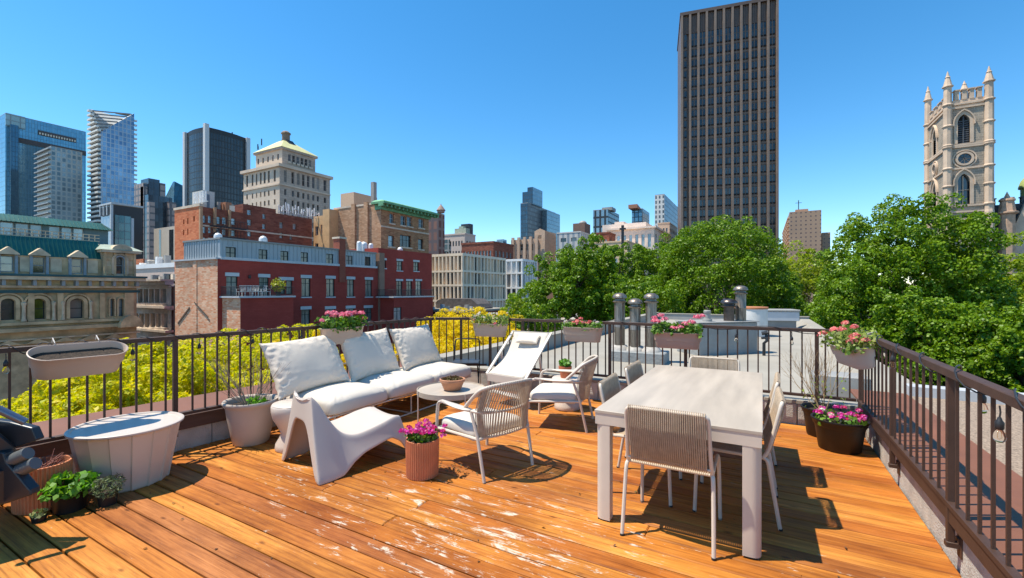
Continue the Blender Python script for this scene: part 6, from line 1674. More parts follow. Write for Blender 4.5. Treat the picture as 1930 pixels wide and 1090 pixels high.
mb = MB(); mb.loft([[(xP + 0.6, yPav - 0.35, zV1 + 0.262), (xP + 0.6, yP1 + 0.4, zV1 + 0.262), (xP - 8, yP1 + 0.4, zV1 + 0.262), (xP - 8, yPav - 0.35, zV1 + 0.262)], [(xP - 1.2, yPav + 0.2, zV1 + 0.9), (xP - 1.2, yP1 - 0.3, zV1 + 0.9), (xP - 6, yP1 - 0.3, zV1 + 0.9), (xP - 6, yPav + 0.2, zV1 + 0.9)]]); mb.build('pavilion_roof', patina, B, True, smooth=None)

# === narrow stone commercial building in the gap, with its roof clutter ===
yN = 27.0; fN = Face('y', yN)
def zn(zx, zy): return 240 + zx / 6.056, 460 + zy / 6.056
xN0 = fN.uv(180, 500)[0]; xN1 = fN.uv(323, 500)[0]
nst = mat('weathered_grey_stone', (0.50, 0.44, 0.37), 0.9, 0, 0.2, 1.5, 0.3, 10, dirt=0.35)
B = bld('stone_storehouse', 'narrow weathered stone building with rows of tall windows in the gap', (xN0 + xN1) / 2, yN + 3)
hN = []
for k in range(-8, 6):
    cx = 105 + k * 64.5
    hN.append(fN.rect(*zn(cx - 24, 515), *zn(cx + 18, 672)))
    hN.append(fN.rect(*zn(cx - 10, 795), *zn(cx + 32, 950)))
def zN(zy): return fN.uv(285, 460 + zy / 6.056)[1]
mb = MB(); wall(mb, fN, xN0, xN1, GZ, zN(470), hN, 0.45); mb.box(xN0, yN + 0.5, GZ, xN1, yN + 11, zN(475)); mb.build('wall', nst, B, True, smooth=None, fix=False)
for h in hN: window(B, fN, h, 'sash', frame_wh, glass_dk, -0.4)
for h in hN:
    mb = MB(); fN.box(mb, h[0] - 0.3, h[0] - 0.05, h[2], h[3], 0.002, 0.22); fN.box(mb, h[0] - 0.32, h[1] + 0.1, h[2] - 0.35, h[2] - 0.003, 0.002, 0.45); mb.build('window_surround', sandst, B, True, smooth=None)
for a, b_, dd in ((410, 430, 1.1), (432, 470, 0.6), (480, 492, 0.25), (700, 728, 0.7), (730, 742, 0.4), (965, 990, 0.6)):
    mb = MB(); fN.box(mb, xN0, xN1 - 0.1, zN(b_), zN(a), -0.3, dd); mb.build('cornice', sandst if a in (410, 700, 965) else nst, B, True, smooth=None)
boxpart('roof', roofedge, B, (xN0, yN + 0.31, zN(430), xN1 - 0.1, yN + 11, zN(428)))
g = random.Random(12)
for k in range(9):
    px = 258 + k * 7.5; x = fN.uv(px, 500)[0]; w = g.uniform(0.25, 0.8); boxpart('roof_box', [roofedge, frame_bk, beige][k % 3], B, (x, yN + 1.5, zN(428) + 0.001, x + w, yN + 2.3, zN(428) + g.uniform(0.4, 1.2)))
# pale roofs one block further back
def yblock(name, label, px0, px1, py_top, y, m, dep=8, parts=(), py_bot=None, cat='building'):
    f = Face('y', y); x0, x1 = f.uv(px0, 500)[0], f.uv(px1, 500)[0]; zt_ = f.uv((px0 + px1) / 2, py_top)[1]
    B = bld(name, label, (x0 + x1) / 2, y + dep / 2, cat)
    boxpart('wall', m, B, (x0, y, GZ, x1, y + dep, zt_))
    return B, f, x0, x1, zt_
pinkst = mat('pinkish_render', (0.62, 0.46, 0.37), 0.85, 0, 0.1, 1)
B, f, x0, x1, zt_ = yblock('rear_building', 'pinkish low building with white roof edge behind the stone storehouse', 236, 333, 506, 44, pinkst, 9)
boxpart('roof_edge', whitec, B, (x0 - 0.2, 43.8, zt_ + 0.001, x1 + 0.2, 53, zt_ + 0.9))
for k in range(8): boxpart('roof_unit', [whitec, beige, domem, roofedge][k % 4], B, (x0 + 4 + k * 1.2, 45 + (k % 3), zt_ + 0.9, x0 + 4.8 + k * 1.2, 46 + (k % 3), zt_ + 1.4 + (k * 7 % 5) * 0.35))
B, f, x0, x1, zt_ = yblock('rear_building', 'small red brick building end among pale roofs in the gap', 244, 270, 489, 58, b_rust, 6)
boxpart('side_annex', mat('grey_annex', (0.28, 0.29, 0.30), 0.8), B, (x1 + 0.01, 58.3, GZ, x1 + 3.2, 63, zt_ - 0.2))
B, f, x0, x1, zt_ = yblock('concrete_block', 'plain tan concrete block with dark vertical window strips', 290, 329, 429, 100, mat('tan_concrete', (0.58, 0.49, 0.39), 0.85, 0, 0.06, 0.4), 10)
for a, b_ in ((300, 303.5), (319, 327)):
    u = f.rect(a, 433, b_, 490); mb = MB(); f.box(mb, u[0], u[1], u[2], u[3], -0.2, 0.06); mb.build('window_strip', glass_dk, B, True, smooth=None)
# ---- skyline
def cw(name, c1, c2, mull, pw, fh, ms=0.12, rough=0.12, metal=0.5, bias=0.0, patch=0.25, spec=0.8, mr=0.5, pscale=0.02):
    return brick(name, c1, c2, mull, pw, fh, ms, rough, 0.0, patch, metal, pscale, 0.15, spec, mr, bias)
def tower(name, label, px_c, px_l, px_r, py_top, Z, m_l, m_r=None, py_bot=None, roofm=None, cap=0.0):
    """grid-aligned block: corner edge at px_c, left face (-Y) to px_l, right face (+X) to px_r"""
    c = W(px_c, 548, Z); fx, fy = Face('x', c.x), Face('y', c.y)
    xl = fy.uv(px_l, 548)[0]; yr = fx.uv(px_r, 548)[0]; zt_ = zpx(py_top, Z); zb = GZ if py_bot is None else zpx(py_bot, Z)
    B = bld(name, label, (xl + c.x) / 2, (c.y + yr) / 2, 'tower')
    mb = MB(); mb.box(xl, c.y, zb, c.x, yr, zt_)
    mr_ = m_r or m_l
    mb = MB(); mb.add([(xl, c.y, zb), (c.x, c.y, zb), (c.x, c.y, zt_), (xl, c.y, zt_)], [(0, 1, 2, 3)]); mb.add([(xl, c.y, zb), (xl, yr, zb), (xl, yr, zt_), (xl, c.y, zt_)], [(3, 2, 1, 0)]); mb.build('front_wall', m_l, B, True, smooth=None, fix=False)
    mb = MB(); mb.add([(c.x, c.y, zb), (c.x, yr, zb), (c.x, yr, zt_), (c.x, c.y, zt_)], [(0, 1, 2, 3)]); mb.add([(xl, yr, zb), (c.x, yr, zb), (c.x, yr, zt_), (xl, yr, zt_)], [(3, 2, 1, 0)]); mb.build('side_wall', mr_, B, True, smooth=None, fix=False)
    boxpart('roof', roofm or roofedge, B, (xl, c.y, zt_ + 0.001, c.x, yr, zt_ + 0.4 + cap))
    return B, fx, fy, xl, yr, c, zt_
def onroof(B, name, m, fx, x0, x1, y0, y1, z0, z1): return boxpart(name, m, B, (x0, y0, z0, x1, y1, z1))

# large blue glass tower at the left edge: broad face, dark service band, recessed left strip
blue1 = cw('blue_curtain_wall', (0.17, 0.36, 0.46), (0.25, 0.45, 0.54), (0.13, 0.27, 0.35), 1.6, 3.6, 0.14, 0.10, 0.55, patch=0.3)
blue1d = cw('deep_blue_curtain_wall', (0.06, 0.14, 0.20), (0.08, 0.18, 0.25), (0.05, 0.1, 0.14), 1.6, 3.6, 0.14, 0.12, 0.5)
pale_gl = cw('pale_glass_screen', (0.36, 0.44, 0.40), (0.42, 0.50, 0.46), (0.25, 0.3, 0.3), 5.0, 4.0, 0.4, 0.2, 0.2)
band = mat('brown_band', (0.085, 0.065, 0.06), 0.6)
B, fx, fy, xl, yr, c, zt_ = tower('glass_tower', 'wide blue glass tower with dark band and pale glass crown at the photo edge', 10, -40, 162, 214, 330, blue1, blue1)
zt2 = zt_
mb = MB(); u = fx.uv(47, 500)[0]; fx.box(mb, c.y, u, zt_ - 9, zt_ + 0.5, 0.02, 0.8); mb.build('crown_screen', pale_gl, B, True, smooth=None)
u0, u1 = fx.uv(16, 500)[0], fx.uv(31, 500)[0]; mb = MB(); fx.box(mb, u0, u1, GZ, fx.uv(24, 238)[1], 0.02, 5.0); mb.build('side_shaft', blue1d, B, True, smooth=None)
u0, u1 = fx.uv(32, 500)[0], yr; zb_ = fx.uv(100, 282)[1]; hb = fx.uv(100, 273)[1] - zb_
mb = MB(); fx.box(mb, u0, u1, zb_, zb_ + hb, 0.02, 0.5); mb.build('service_band', band, B, True, smooth=None)
mb = MB(); a, b_ = fx.uv(72, 500)[0], fx.uv(143, 500)[0]; z0_ = fx.uv(108, 262)[1]; mb2 = MB()
fx.box(mb, a, b_, z0_, z0_ + hb * 0.95, 0.02, 0.6); mb.build('service_band', band, B, True, smooth=None)
m2 = MB(); 
for k in range(14):
    q = a + (b_ - a) * (k + 0.25) / 14; fx.box(m2, q, q + (b_ - a) / 28, z0_ + hb * 0.1, z0_ + hb * 0.5, 0.61, 0.9)
m2.build('louvre', beige, B, True, smooth=None)
# mirror image in the blue glass, built as an added solid balcony tower
refl = cw('reflected_balcony_wall', (0.10, 0.15, 0.17), (0.33, 0.40, 0.42), (0.46, 0.47, 0.44), 2.6, 3.3, 0.5, 0.25, 0.3, patch=0.3)
B, fx, fy, xl, yr, c, zt_ = tower('apartment_tower', 'banded balcony tower added as the reflection in the wide blue glass tower', 96, 70, 155, 276, 300, cw('reflected_side_wall', (0.05, 0.07, 0.08), (0.12, 0.15, 0.16), (0.30, 0.31, 0.30), 9, 3.3, 0.8, 0.4, 0.1), refl)
z_ = zt_ - 2
while z_ > 20:
    mbw = MB(); fy.box(mbw, xl - 0.6, c.x + 0.5, z_, z_ + 0.7, 0.01, 1.5); z_ -= 3.3; mbw.build('balcony', mat('reflected_balcony', (0.33, 0.35, 0.35), 0.7), B, True, smooth=None)
# slanted-top glass tower
wing_w = mat('white_balcony', (0.74, 0.71, 0.64), 0.7, 0, 0.05, 0.1)
blue2 = cw('blue_window_grid', (0.13, 0.24, 0.38), (0.36, 0.49, 0.62), (0.52, 0.56, 0.62), 2.3, 3.2, 0.3, 0.12, 0.45, patch=0.35)
Z = 310; c = W(190, 548, Z); fx, fy = Face('x', c.x), Face('y', c.y)
xl = fy.uv(171, 500)[0]; yr = fx.uv(253, 500)[0]; za, zb_ = zpx(249, Z), fx.uv(253, 214)[1]; zl = fy.uv(171, 206)[1]
B = bld('glass_tower', 'blue glass residential tower with steeply slanted white crown and balcony side', c.x - 8, c.y + 15, 'tower')
mb = MB(); mb.add([(c.x, c.y, GZ), (c.x, yr, GZ), (c.x, yr, zb_), (c.x, c.y, za)], [(0, 1, 2, 3)]); mb.add([(c.x, yr, GZ), (xl, yr, GZ), (xl, yr, zl), (c.x, yr, zb_)], [(0, 1, 2, 3)]); mb.build('glass_wall', blue2, B, True, smooth=None, fix=False)
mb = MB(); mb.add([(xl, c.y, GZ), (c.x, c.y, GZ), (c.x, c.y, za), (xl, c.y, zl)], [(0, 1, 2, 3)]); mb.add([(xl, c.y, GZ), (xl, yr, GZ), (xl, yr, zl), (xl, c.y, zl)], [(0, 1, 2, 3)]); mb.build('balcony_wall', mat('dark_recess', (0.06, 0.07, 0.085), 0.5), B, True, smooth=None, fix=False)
mb = MB(); mb.add([(c.x, c.y, za), (c.x, yr, zb_), (xl, yr, zl), (xl, c.y, zl)], [(0, 1, 2), (0, 2, 3)]); mb.build('slanted_roof', mat('striped_roof', (0.55, 0.54, 0.50), 0.7), B, True, smooth=None, fix=False)
z_ = GZ + 4
while z_ < zl - 2:
    fr = min(1.0, max(0.0, (zl - z_) / max(1, (zl - za))))
    xe = c.x if z_ < za else xl + (c.x - xl) * fr
    boxpart('balcony', wing_w, B, (xl - 0.8, c.y - 1.8, z_, xe + 0.3, c.y + 0.2, z_ + 1.25))
    z_ += 3.3
mb = MB()
for k in range(7):
    t = (k + 0.5) / 7; z_ = za + (zl - za) * t
    mb.bar((c.x * (1 - t) + xl * t + 0.1, c.y + 0.2, z_ + 0.15), (c.x + 0.1, c.y + (yr - c.y) * t * 0.98, za + (zb_ - za) * t + 0.15), 1.3, 0.5)
mb.build('roof_louvres', mat('dark_louvre', (0.20, 0.20, 0.20), 0.7), B, True, smooth=None)
mb = MB(); yy = c.y + 1.0
z_ = GZ + 4
while z_ < zb_ - 3: boxpart('side_balcony', wing_w, B, (c.x - 1.0, yr, z_, c.x + 0.6, yr + 1.6, z_ + 1.2)); z_ += 3.3
mb = MB(); mb.bar((xl + 3, yr - 6, zl + 1.2), (xl + 5, yr + 3, zl + 1.6), 1.2, 1.0); mb.build('roof_crane', frame_bk, B, True)

# black slab with glass lower part
blk = mat('black_cladding', (0.022, 0.024, 0.03), 0.4, 0, 0.1, 0.2)
teal_gl = cw('teal_glass', (0.06, 0.17, 0.20), (0.16, 0.28, 0.30), (0.16, 0.2, 0.22), 2.2, 3.4, 0.12, 0.15, 0.4)
lilac = cw('pale_lilac_glass', (0.32, 0.37, 0.45), (0.38, 0.43, 0.50), (0.28, 0.32, 0.38), 0.8, 14, 0.12, 0.2, 0.3)
B, fx, fy, xl, yr, c, zt_ = tower('office_slab', 'black clad office slab with white outlined glass front below the slanted tower', 213, 191, 269, 386, 190, lilac, blk)
u0, u1 = c.y + 0.5, fx.uv(246, 500)[0]
mb = MB(); fx.box(mb, u0, u1, GZ, fx.uv(230, 407)[1], 0.02, 0.5); mb.build('glass_front', teal_gl, B, True, smooth=None)
mb = MB(); fx.box(mb, u1, u1 + 0.9, GZ, fx.uv(230, 410)[1], 0.02, 0.9); mb.box(xl - 0.5, c.y - 0.8, zt_ + 0.2, c.x + 0.6, yr, zt_ + 0.9); fy.box(mb, c.x - 0.9, c.x + 0.3, GZ, zt_, 0.02, 0.8); mb.build('white_frame', trimgrey, B, True, smooth=None)
mb = MB(); fy.box(mb, xl + 1, c.x - 1, fy.uv(200, 407)[1], zt_ - 0.5, 0.02, 0.3); mb.build('dark_panel', blk, B, True, smooth=None)
mb = MB()
for k in range(4): q = xl + 0.5 + k * (c.x - xl - 1.5) / 3; fy.box(mb, q, q + 0.6, fy.uv(200, 407)[1], zt_, 0.31, 0.8)
mb.build('fin', trimgrey, B, True, smooth=None)
# dark tower with brown flanks
dk_gl = cw('dark_glass', (0.025, 0.035, 0.05), (0.07, 0.10, 0.13), (0.04, 0.05, 0.06), 2.4, 3.4, 0.15, 0.15, 0.4)
pinkc = cw('pinkish_panel', (0.40, 0.29, 0.24), (0.44, 0.32, 0.27), (0.12, 0.10, 0.1), 3.2, 3.4, 0.5, 0.6, 0.0)
B, fx, fy, xl, yr, c, zt_ = tower('office_tower', 'stepped dark glass tower with pinkish stone flanks', 270, 253, 312, 346, 230, pinkc, dk_gl)
def stepbox(fx, pa, pb, pyt, d0, d1, m, nm):
    u0, u1 = fx.uv(pa, 500)[0], fx.uv(pb, 500)[0]; mb = MB(); fx.box(mb, u0, u1, GZ, fx.uv((pa + pb) / 2, pyt)[1], d0, d1); return mb.build(nm, m, B, True, smooth=None)
stepbox(fx, 279, 300, 338, -8, 0.6, dk_gl, 'core'); stepbox(fx, 301, 311, 346, -6, 0.5, pinkc, 'flank'); stepbox(fx, 270, 277, 352, -3, 0.5, pinkc, 'flank'); stepbox(fx, 271, 316, 372, 0.61, 5, dk_gl, 'lower_block'); stepbox(fx, 268, 278, 384, 5.01, 8, pinkc, 'lower_flank'); stepbox(fx, 304, 318, 384, 5.01, 8, pinkc, 'lower_flank')
# triangular glass gable
Z = 280; gl3 = cw('green_glass', (0.10, 0.19, 0.20), (0.16, 0.27, 0.28), (0.08, 0.13, 0.14), 2.5, 3.4, 0.15, 0.12, 0.5)
B, fx, fy, xl, yr, c, zt_ = tower('glass_building', 'green glass office with a steep triangular glass gable beside the black tower', 333, 322, 356, 392, Z, gl3, gl3)
f2 = Face('x', c.x); a0, a1 = f2.uv(326, 500)[0], f2.uv(362, 500)[0]; zt3 = zpx(339, Z)
mb = MB(); mb.loft([[(c.x + 0.5, a0, zt_), (c.x + 0.5, a1, zt_), (c.x - 18, a1, zt_), (c.x - 18, a0, zt_)], [(c.x - 6, f2.uv(338, 500)[0], zt3), (c.x - 6, f2.uv(356, 500)[0], zt3 - 2), (c.x - 8, f2.uv(356, 500)[0], zt3 - 2), (c.x - 8, f2.uv(338, 500)[0], zt3)]]); mb.build('glass_gable', gl3, B, True, smooth=None)

# black bowed tower with white corner piers
Z = 255; blkcw = cw('black_curtain_wall', (0.028, 0.030, 0.034), (0.055, 0.058, 0.062), (0.018, 0.019, 0.02), 1.7, 3.7, 0.32, 0.25, 0.2, patch=0.2)
c = W(389, 548, Z); fx, fy = Face('x', c.x), Face('y', c.y); xl = fy.uv(352, 500)[0]; yr = fx.uv(465, 500)[0]; zt_ = zpx(244, Z)
B = bld('office_tower', 'black bowed office tower with slim white corner piers', (xl + c.x) / 2, (c.y + yr) / 2, 'tower')
pts = []
n = 10
for i in range(n + 1): t = i / n; pts.append((xl + (c.x - xl) * t, c.y - 1.2 * math.sin(PI * t)))
for i in range(n + 1): t = i / n; pts.append((c.x + 1.6 * math.sin(PI * t), c.y + 0.05 + (yr - c.y) * t))
pts += [(xl, yr)]
mb = MB(); mb.prism(pts, 'z', GZ, zt_ - 1); mb.build('curtain_wall', blkcw, B, True, smooth=None)
mb = MB(); mb.prism([(x * 1.0, y) for x, y in pts], 'z', zt_ - 0.99, zt_ + 1.5); mb.build('parapet', frame_bk, B, True, smooth=None)
for (x, y, pt) in ((c.x + 0.3, c.y - 0.3, 238), (xl - 0.4, c.y - 0.4, 247), (c.x + 0.4, yr + 0.3, 252)):
    mb = MB(); mb.box(x - 1.1, y - 1.1, GZ, x + 1.1, y + 1.1, zt_ + 3.0 if pt == 238 else zt_ + 1.8); mb.build('corner_pier', mat('white_pier', (0.60, 0.58, 0.56), 0.6), B, True, smooth=None)
zq = fx.uv(430, 385)[1]
mb = MB(); mb.prism([((x - (xl + c.x) / 2) * 1.012 + (xl + c.x) / 2, (y - (c.y + yr) / 2) * 1.012 + (c.y + yr) / 2) for x, y in pts], 'z', zq - 6, zq - 1); mb.build('service_band', frame_bk, B, True, smooth=None)
g = random.Random(2)
mb = MB()
for k in range(6): x, y = c.x - g.uniform(2, 14), c.y + g.uniform(4, 40); mb.bar((x, y, zt_ + 1), (x, y, zt_ + g.uniform(3, 6)), 0.5)
mb.build('mast', frame_bk, B, True)

# stone tower with yellowish pyramid roof
Z = 150; stA = mat('light_limestone', (0.64, 0.50, 0.375), 0.85, 0, 0.1, 0.3, dirt=0.12); stB = brick('shaded_limestone', (0.58, 0.455, 0.36), (0.48, 0.38, 0.30), (0.40, 0.32, 0.27), 1.4, 0.8, 0.05, patch=0.2)  # second stone is a darker copy: the side's shade is in its colour
c = W(527, 548, Z); fx, fy = Face('x', c.x), Face('y', c.y); xl = fy.uv(459, 500)[0]; yr = fx.uv(622, 500)[0]; zt_ = zpx(314, Z)
B = bld('stone_tower', 'limestone office tower with pale yellow pyramid roof and small lantern', (xl + c.x) / 2, (c.y + yr) / 2, 'tower')
def zy(zx, zy_): return 320 + zx / 4.02, 220 + zy_ / 4.02
hl = []; hr = []
for (a, b_) in ((578, 592), (620, 633), (651, 663), (682, 695), (711, 726), (742, 757), (787, 802)):
    hl.append(fy.rect(*zy(a, 425 - (a - 690) * 0.12), *zy(b_, 512 - (a - 690) * 0.12)))
zrow = fy.uv(500, 348)[1]
hl = [(a, b_, hl[3][2], hl[3][3]) for a, b_, c_, d in hl]
for h in list(hl):
    for k in range(1, 8): hl.append((h[0] + 0.1, h[1] - 0.1, h[2] - 1.2 - k * 3.3, h[2] + 0.6 - k * 3.3))
for (a, b_) in ((865, 886), (922, 944), (963, 985), (1003, 1023), (1040, 1060), (1078, 1098), (1113, 1133), (1165, 1188)):
    hr.append(fx.rect(*zy(a, 430), *zy(b_, 520)))
zt_w = (fx.uv(537, 324)[1], fx.uv(537, 344)[1])
hr = [(a, b_, hl[0][2], hl[0][3]) for a, b_, c_, d in hr]
for h in list(hr):
    for k in range(1, 8): hr.append((h[0] + 0.1, h[1] - 0.1, h[2] - 1.2 - k * 3.3, h[2] + 0.8 - k * 3.3))
mb = MB(); wall(mb, fy, xl, c.x, GZ, zt_, hl, 0.4); mb.build('front_wall', stA, B, True, smooth=None, fix=False)
mb = MB(); wall(mb, fx, c.y, yr, GZ, zt_, hr, 0.4); mb.box(xl + 0.2, c.y + 0.5, GZ, c.x - 0.5, yr, zt_ - 0.1); mb.build('side_wall', stB, B, True, smooth=None, fix=False)
allh = [(fy, h) for h in hl if h[3] > 8] + [(fx, h) for h in hr if h[3] > 8]
allh.sort(key=lambda t: -(t[1][1] - t[1][0]) * (t[1][3] - t[1][2]))
for f, h in allh[:100]: window(B, f, h, 'sash' if h[3] - h[2] > 3 else 'plain', frame_wh if f is fx else frame_bk, glass_dk, -0.35)
mb = MB(); mb.box(xl - 0.8, c.y - 0.8, zt_ + 0.001, c.x + 0.8, yr + 0.8, zt_ + 1.0); zl_ = hl[0][2] - 0.9; mb.box(xl - 0.3, c.y - 0.35, zl_ - 0.5, c.x + 0.35, c.y - 0.001, zl_); mb.box(c.x + 0.001, c.y, zl_ - 0.5, c.x + 0.35, yr, zl_); mb.build('cornice', stA, B, True, smooth=None)
xu0, xu1 = fy.uv(481, 500)[0], fy.uv(529, 500)[0] - 0.0; ins = 2.6
yu0, yu1 = c.y + ins, fx.uv(603, 500)[0]; xu0 = xl + ins * 1.2; xu1 = c.x - ins
zu = zt_ + 1.0; zu1 = zpx(281, depth_x(532, xu1))
fu, fv = Face('x', xu1), Face('y', yu0)
hu = [(a, a + 1.15, zu + 2.4, zu + 4.9) for a in [yu0 + 2.2 + k * (yu1 - yu0 - 4) / 5.6 for k in range(6)]]; hv = [(a, a + 0.9, zu + 2.6, zu + 4.6) for a in [xu0 + 1.0 + k * (xu1 - xu0 - 2) / 4.6 for k in range(5)]]
mb = MB(); wall(mb, fv, xu0, xu1, zu + 0.001, zu1, hv, 0.3); mb.build('upper_front_wall', stA, B, True, smooth=None, fix=False)
mb = MB(); wall(mb, fu, yu0, yu1, zu + 0.001, zu1, hu, 0.3); mb.box(xu0, yu0 + 0.4, zu + 0.002, xu1 - 0.4, yu1, zu1 - 0.05); mb.build('upper_side_wall', stB, B, True, smooth=None, fix=False)
for h in hu: 
    window(B, fu, h, 'sash', frame_wh, glass_dk, -0.25); mb = MB(); fu.box(mb, h[0] - 0.4, h[1] + 0.4, h[2] - 0.7, h[2] - 0.01, 0.002, 0.3); mb.build('sill', stA, B, True, smooth=None)
for h in hv: window(B, fv, h, 'plain', frame_bk, glass_dk, -0.25)
boxpart('eaves', stB, B, (xu0 - 0.6, yu0 - 0.6, zu1 + 0.001, xu1 + 0.6, yu1 + 0.6, zu1 + 0.7))
xm, ym = (xu0 + xu1) / 2, (yu0 + yu1) / 2; zap = zpx(262, Z * 1.06)
mb = MB(); e = 0.8; mb.loft([[(xu0 - e, yu0 - e, zu1 + 0.702), (xu1 + e, yu0 - e, zu1 + 0.702), (xu1 + e, yu1 + e, zu1 + 0.702), (xu0 - e, yu1 + e, zu1 + 0.702)], [(xm - 1.6, ym - 2, zap), (xm + 1.6, ym - 2, zap), (xm + 1.6, ym + 2, zap), (xm - 1.6, ym + 2, zap)]])
mb.build('pyramid_roof', mat('pale_yellow_copper', (0.55, 0.52, 0.24), 0.6, 0, 0.12, 0.3), B, True, smooth=None)
zl2 = zpx(246, Z * 1.07)
mb = MB(); mb.lathe([(1.75, zap - 0.5), (1.75, zap + 0.4), (1.35, zap + 0.5), (1.35, zl2 - 0.6), (1.7, zl2 - 0.5), (1.6, zl2 - 0.1), (0.9, zl2 + 0.5), (0, zl2 + 0.8)], 8, (xm, ym)); mb.build('lantern', mat('lantern_stone', (0.22, 0.16, 0.12), 0.8), B, True, smooth=None)
mb = MB(); mb.loft([[(xm + 1.6, ym - 1.0, zap - 0.5), (xm + 1.6, ym + 1.6, zap - 0.5), (xm + 5, ym + 1.6, zap - 3.2), (xm + 5, ym - 1.0, zap - 3.2)], [(xm + 1.6, ym - 1.0, zap + 0.6), (xm + 1.6, ym + 1.6, zap + 0.6), (xm + 4, ym + 1.6, zap - 1.8), (xm + 4, ym - 1.0, zap - 1.8)]]); mb.build('roof_hatch', frame_bk, B, True, smooth=None)

# red spired clock tower behind the tan block
Z = 140
B, fx, fy, xl, yr, c, zt_ = tower('red_tower', 'dark red stone office with conical corner turret', 826, 806, 838, 404, Z, cw('red_stone_grid', (0.20, 0.085, 0.06), (0.24, 0.105, 0.075), (0.10, 0.055, 0.05), 2.2, 3.4, 0.5, 0.8, 0), cw('red_stone_grid_side', (0.22, 0.09, 0.065), (0.15, 0.065, 0.05), (0.25, 0.17, 0.14), 2.0, 3.0, 0.4, 0.8, 0))
p = W(831, 548, Z); mb = MB(); mb.lathe([(1.15, zt_ + 0.4), (1.15, zt_ + 0.9), (1.45, zt_ + 1.1), (1.4, zt_ + 1.3), (0.7, zt_ + 2.3), (0.25, zpx(387, Z)), (0.0, zpx(383.5, Z))], 12, (p.x, p.y)); mb.build('turret', mat('turret_stone', (0.30, 0.21, 0.165), 0.8, 0, 0.1), B, True, smooth=None)

# concrete hotel, green-roofed block, brown warehouse in the middle distance
conc = mat('pinkish_concrete', (0.60, 0.49, 0.42), 0.85, 0, 0.06, 0.3)
def hotel(px_c, px_l, px_r, pyt, Z, m, label, rows, cols_l, cols_r, name='office_building', fm=None, gm_=None, skip=None, wd=0.55, hf=0.5, fl=3.4):
    c = W(px_c, 548, Z); fx, fy = Face('x', c.x), Face('y', c.y); xl = fy.uv(px_l, 500)[0]; yr = fx.uv(px_r, 500)[0]; zt_ = zpx(pyt, Z)
    B = bld(name, label, (xl + c.x) / 2, (c.y + yr) / 2)
    def hs(a, b_, n):
        out = []
        for r_ in range(rows):
            for i in range(n):
                w = (b_ - a) / n; u = a + w * (i + 0.5 - wd / 2); z = zt_ - 1.2 - fl * (r_ + 1) + fl * (1 - hf) * 0.5
                out.append((u, u + w * wd, z, z + fl * hf))
        return out
    h1, h2 = hs(xl + 0.6, c.x - 0.6, cols_l), hs(c.y + 0.6, yr - 0.6, cols_r)
    mb = MB(); wall(mb, fy, xl, c.x, GZ, zt_, h1, 0.4); wall(mb, fx, c.y, yr, GZ, zt_, h2, 0.4); mb.box(xl + 0.1, c.y + 0.5, GZ, c.x - 0.5, yr, zt_ - 0.1); mb.build('wall', m, B, True, smooth=None, fix=False)
    for f, h in [(fy, q) for q in h1] + [(fx, q) for q in h2]: window(B, f, h, 'plain', fm or frame_bk, gm_ or glass_dk, -0.35)
    boxpart('parapet', m, B, (xl - 0.15, c.y - 0.15, zt_ + 0.001, c.x + 0.15, yr, zt_ + 0.5))
    return B, fx, fy, xl, yr, c, zt_
B, fx, fy, xl, yr, c, zt_ = hotel(876, 808, 896, 442, 150, conc, 'pinkish concrete office with dark ribbon windows beyond the beige fins', 3, 12, 3)
h = fy.rect(811, 453, 848, 476); mb = MB(); fy.box(mb, h[0], h[1], h[2], h[3], 0.01, 0.3); mb.build('ribbon_glazing', cw('ribbon_glass', (0.03, 0.05, 0.05), (0.07, 0.09, 0.09), (0.35, 0.33, 0.3), 1.8, 2.2, 0.25, 0.2, 0.2), B, True, smooth=None)
boxpart('roof_unit', copper if False else patina, B, (fy.uv(852, 500)[0], c.y + 1.5, zt_ + 0.5, c.x - 0.6, yr - 2.5, zt_ + 2.4), (fy.uv(858, 500)[0], c.y + 2.0, zt_ + 2.41, c.x - 2, yr - 3, zt_ + 3.2))
boxpart('roof_plant', blk, B, (fy.uv(856, 500)[0], yr - 2.4, zt_, fy.uv(872, 500)[0], yr - 0.2, zt_ + 4.2))
hotel(930, 870, 968, 458, 125, b_brown, 'brown brick warehouse with a row of pale windows between beige and art deco blocks', 2, 9, 5, 'brick_warehouse', frame_wh, glass_bl, wd=0.6)

# art deco brick hall
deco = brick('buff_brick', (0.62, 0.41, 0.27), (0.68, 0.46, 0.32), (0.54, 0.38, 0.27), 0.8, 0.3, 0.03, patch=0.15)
decod = brick('buff_brick_shaded', (0.54, 0.34, 0.225), (0.46, 0.28, 0.18), (0.42, 0.29, 0.21), 0.8, 0.3, 0.03, patch=0.15)  # darker copy of the buff brick, shade of the side put into the colour
Z = 160; c = W(1027, 548, Z); fx, fy = Face('x', c.x), Face('y', c.y)
B = bld('art_deco_building', 'buff brick art deco building with stepped piers and blank tower', c.x - 6, c.y + 6)
def zd(zx, zy_): return 940 + zx / 6.41, 330 + zy_ / 6.41
x0, x1 = fy.uv(1007.5, 500)[0], c.x; zt_ = zpx(435, Z)
yr = fx.uv(1048, 500)[0]
sl_ = [fy.rect(*zd(480 + k * 13, 725), *zd(488 + k * 13, 768)) for k in range(3)]
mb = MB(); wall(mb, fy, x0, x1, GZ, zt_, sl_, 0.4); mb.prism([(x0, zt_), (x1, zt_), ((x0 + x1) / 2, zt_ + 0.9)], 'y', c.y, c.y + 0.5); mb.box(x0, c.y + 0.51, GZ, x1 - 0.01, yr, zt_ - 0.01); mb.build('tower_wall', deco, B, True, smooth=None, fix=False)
for h in sl_: window(B, fy, h, 'plain', frame_bk, glass_dk, -0.3)
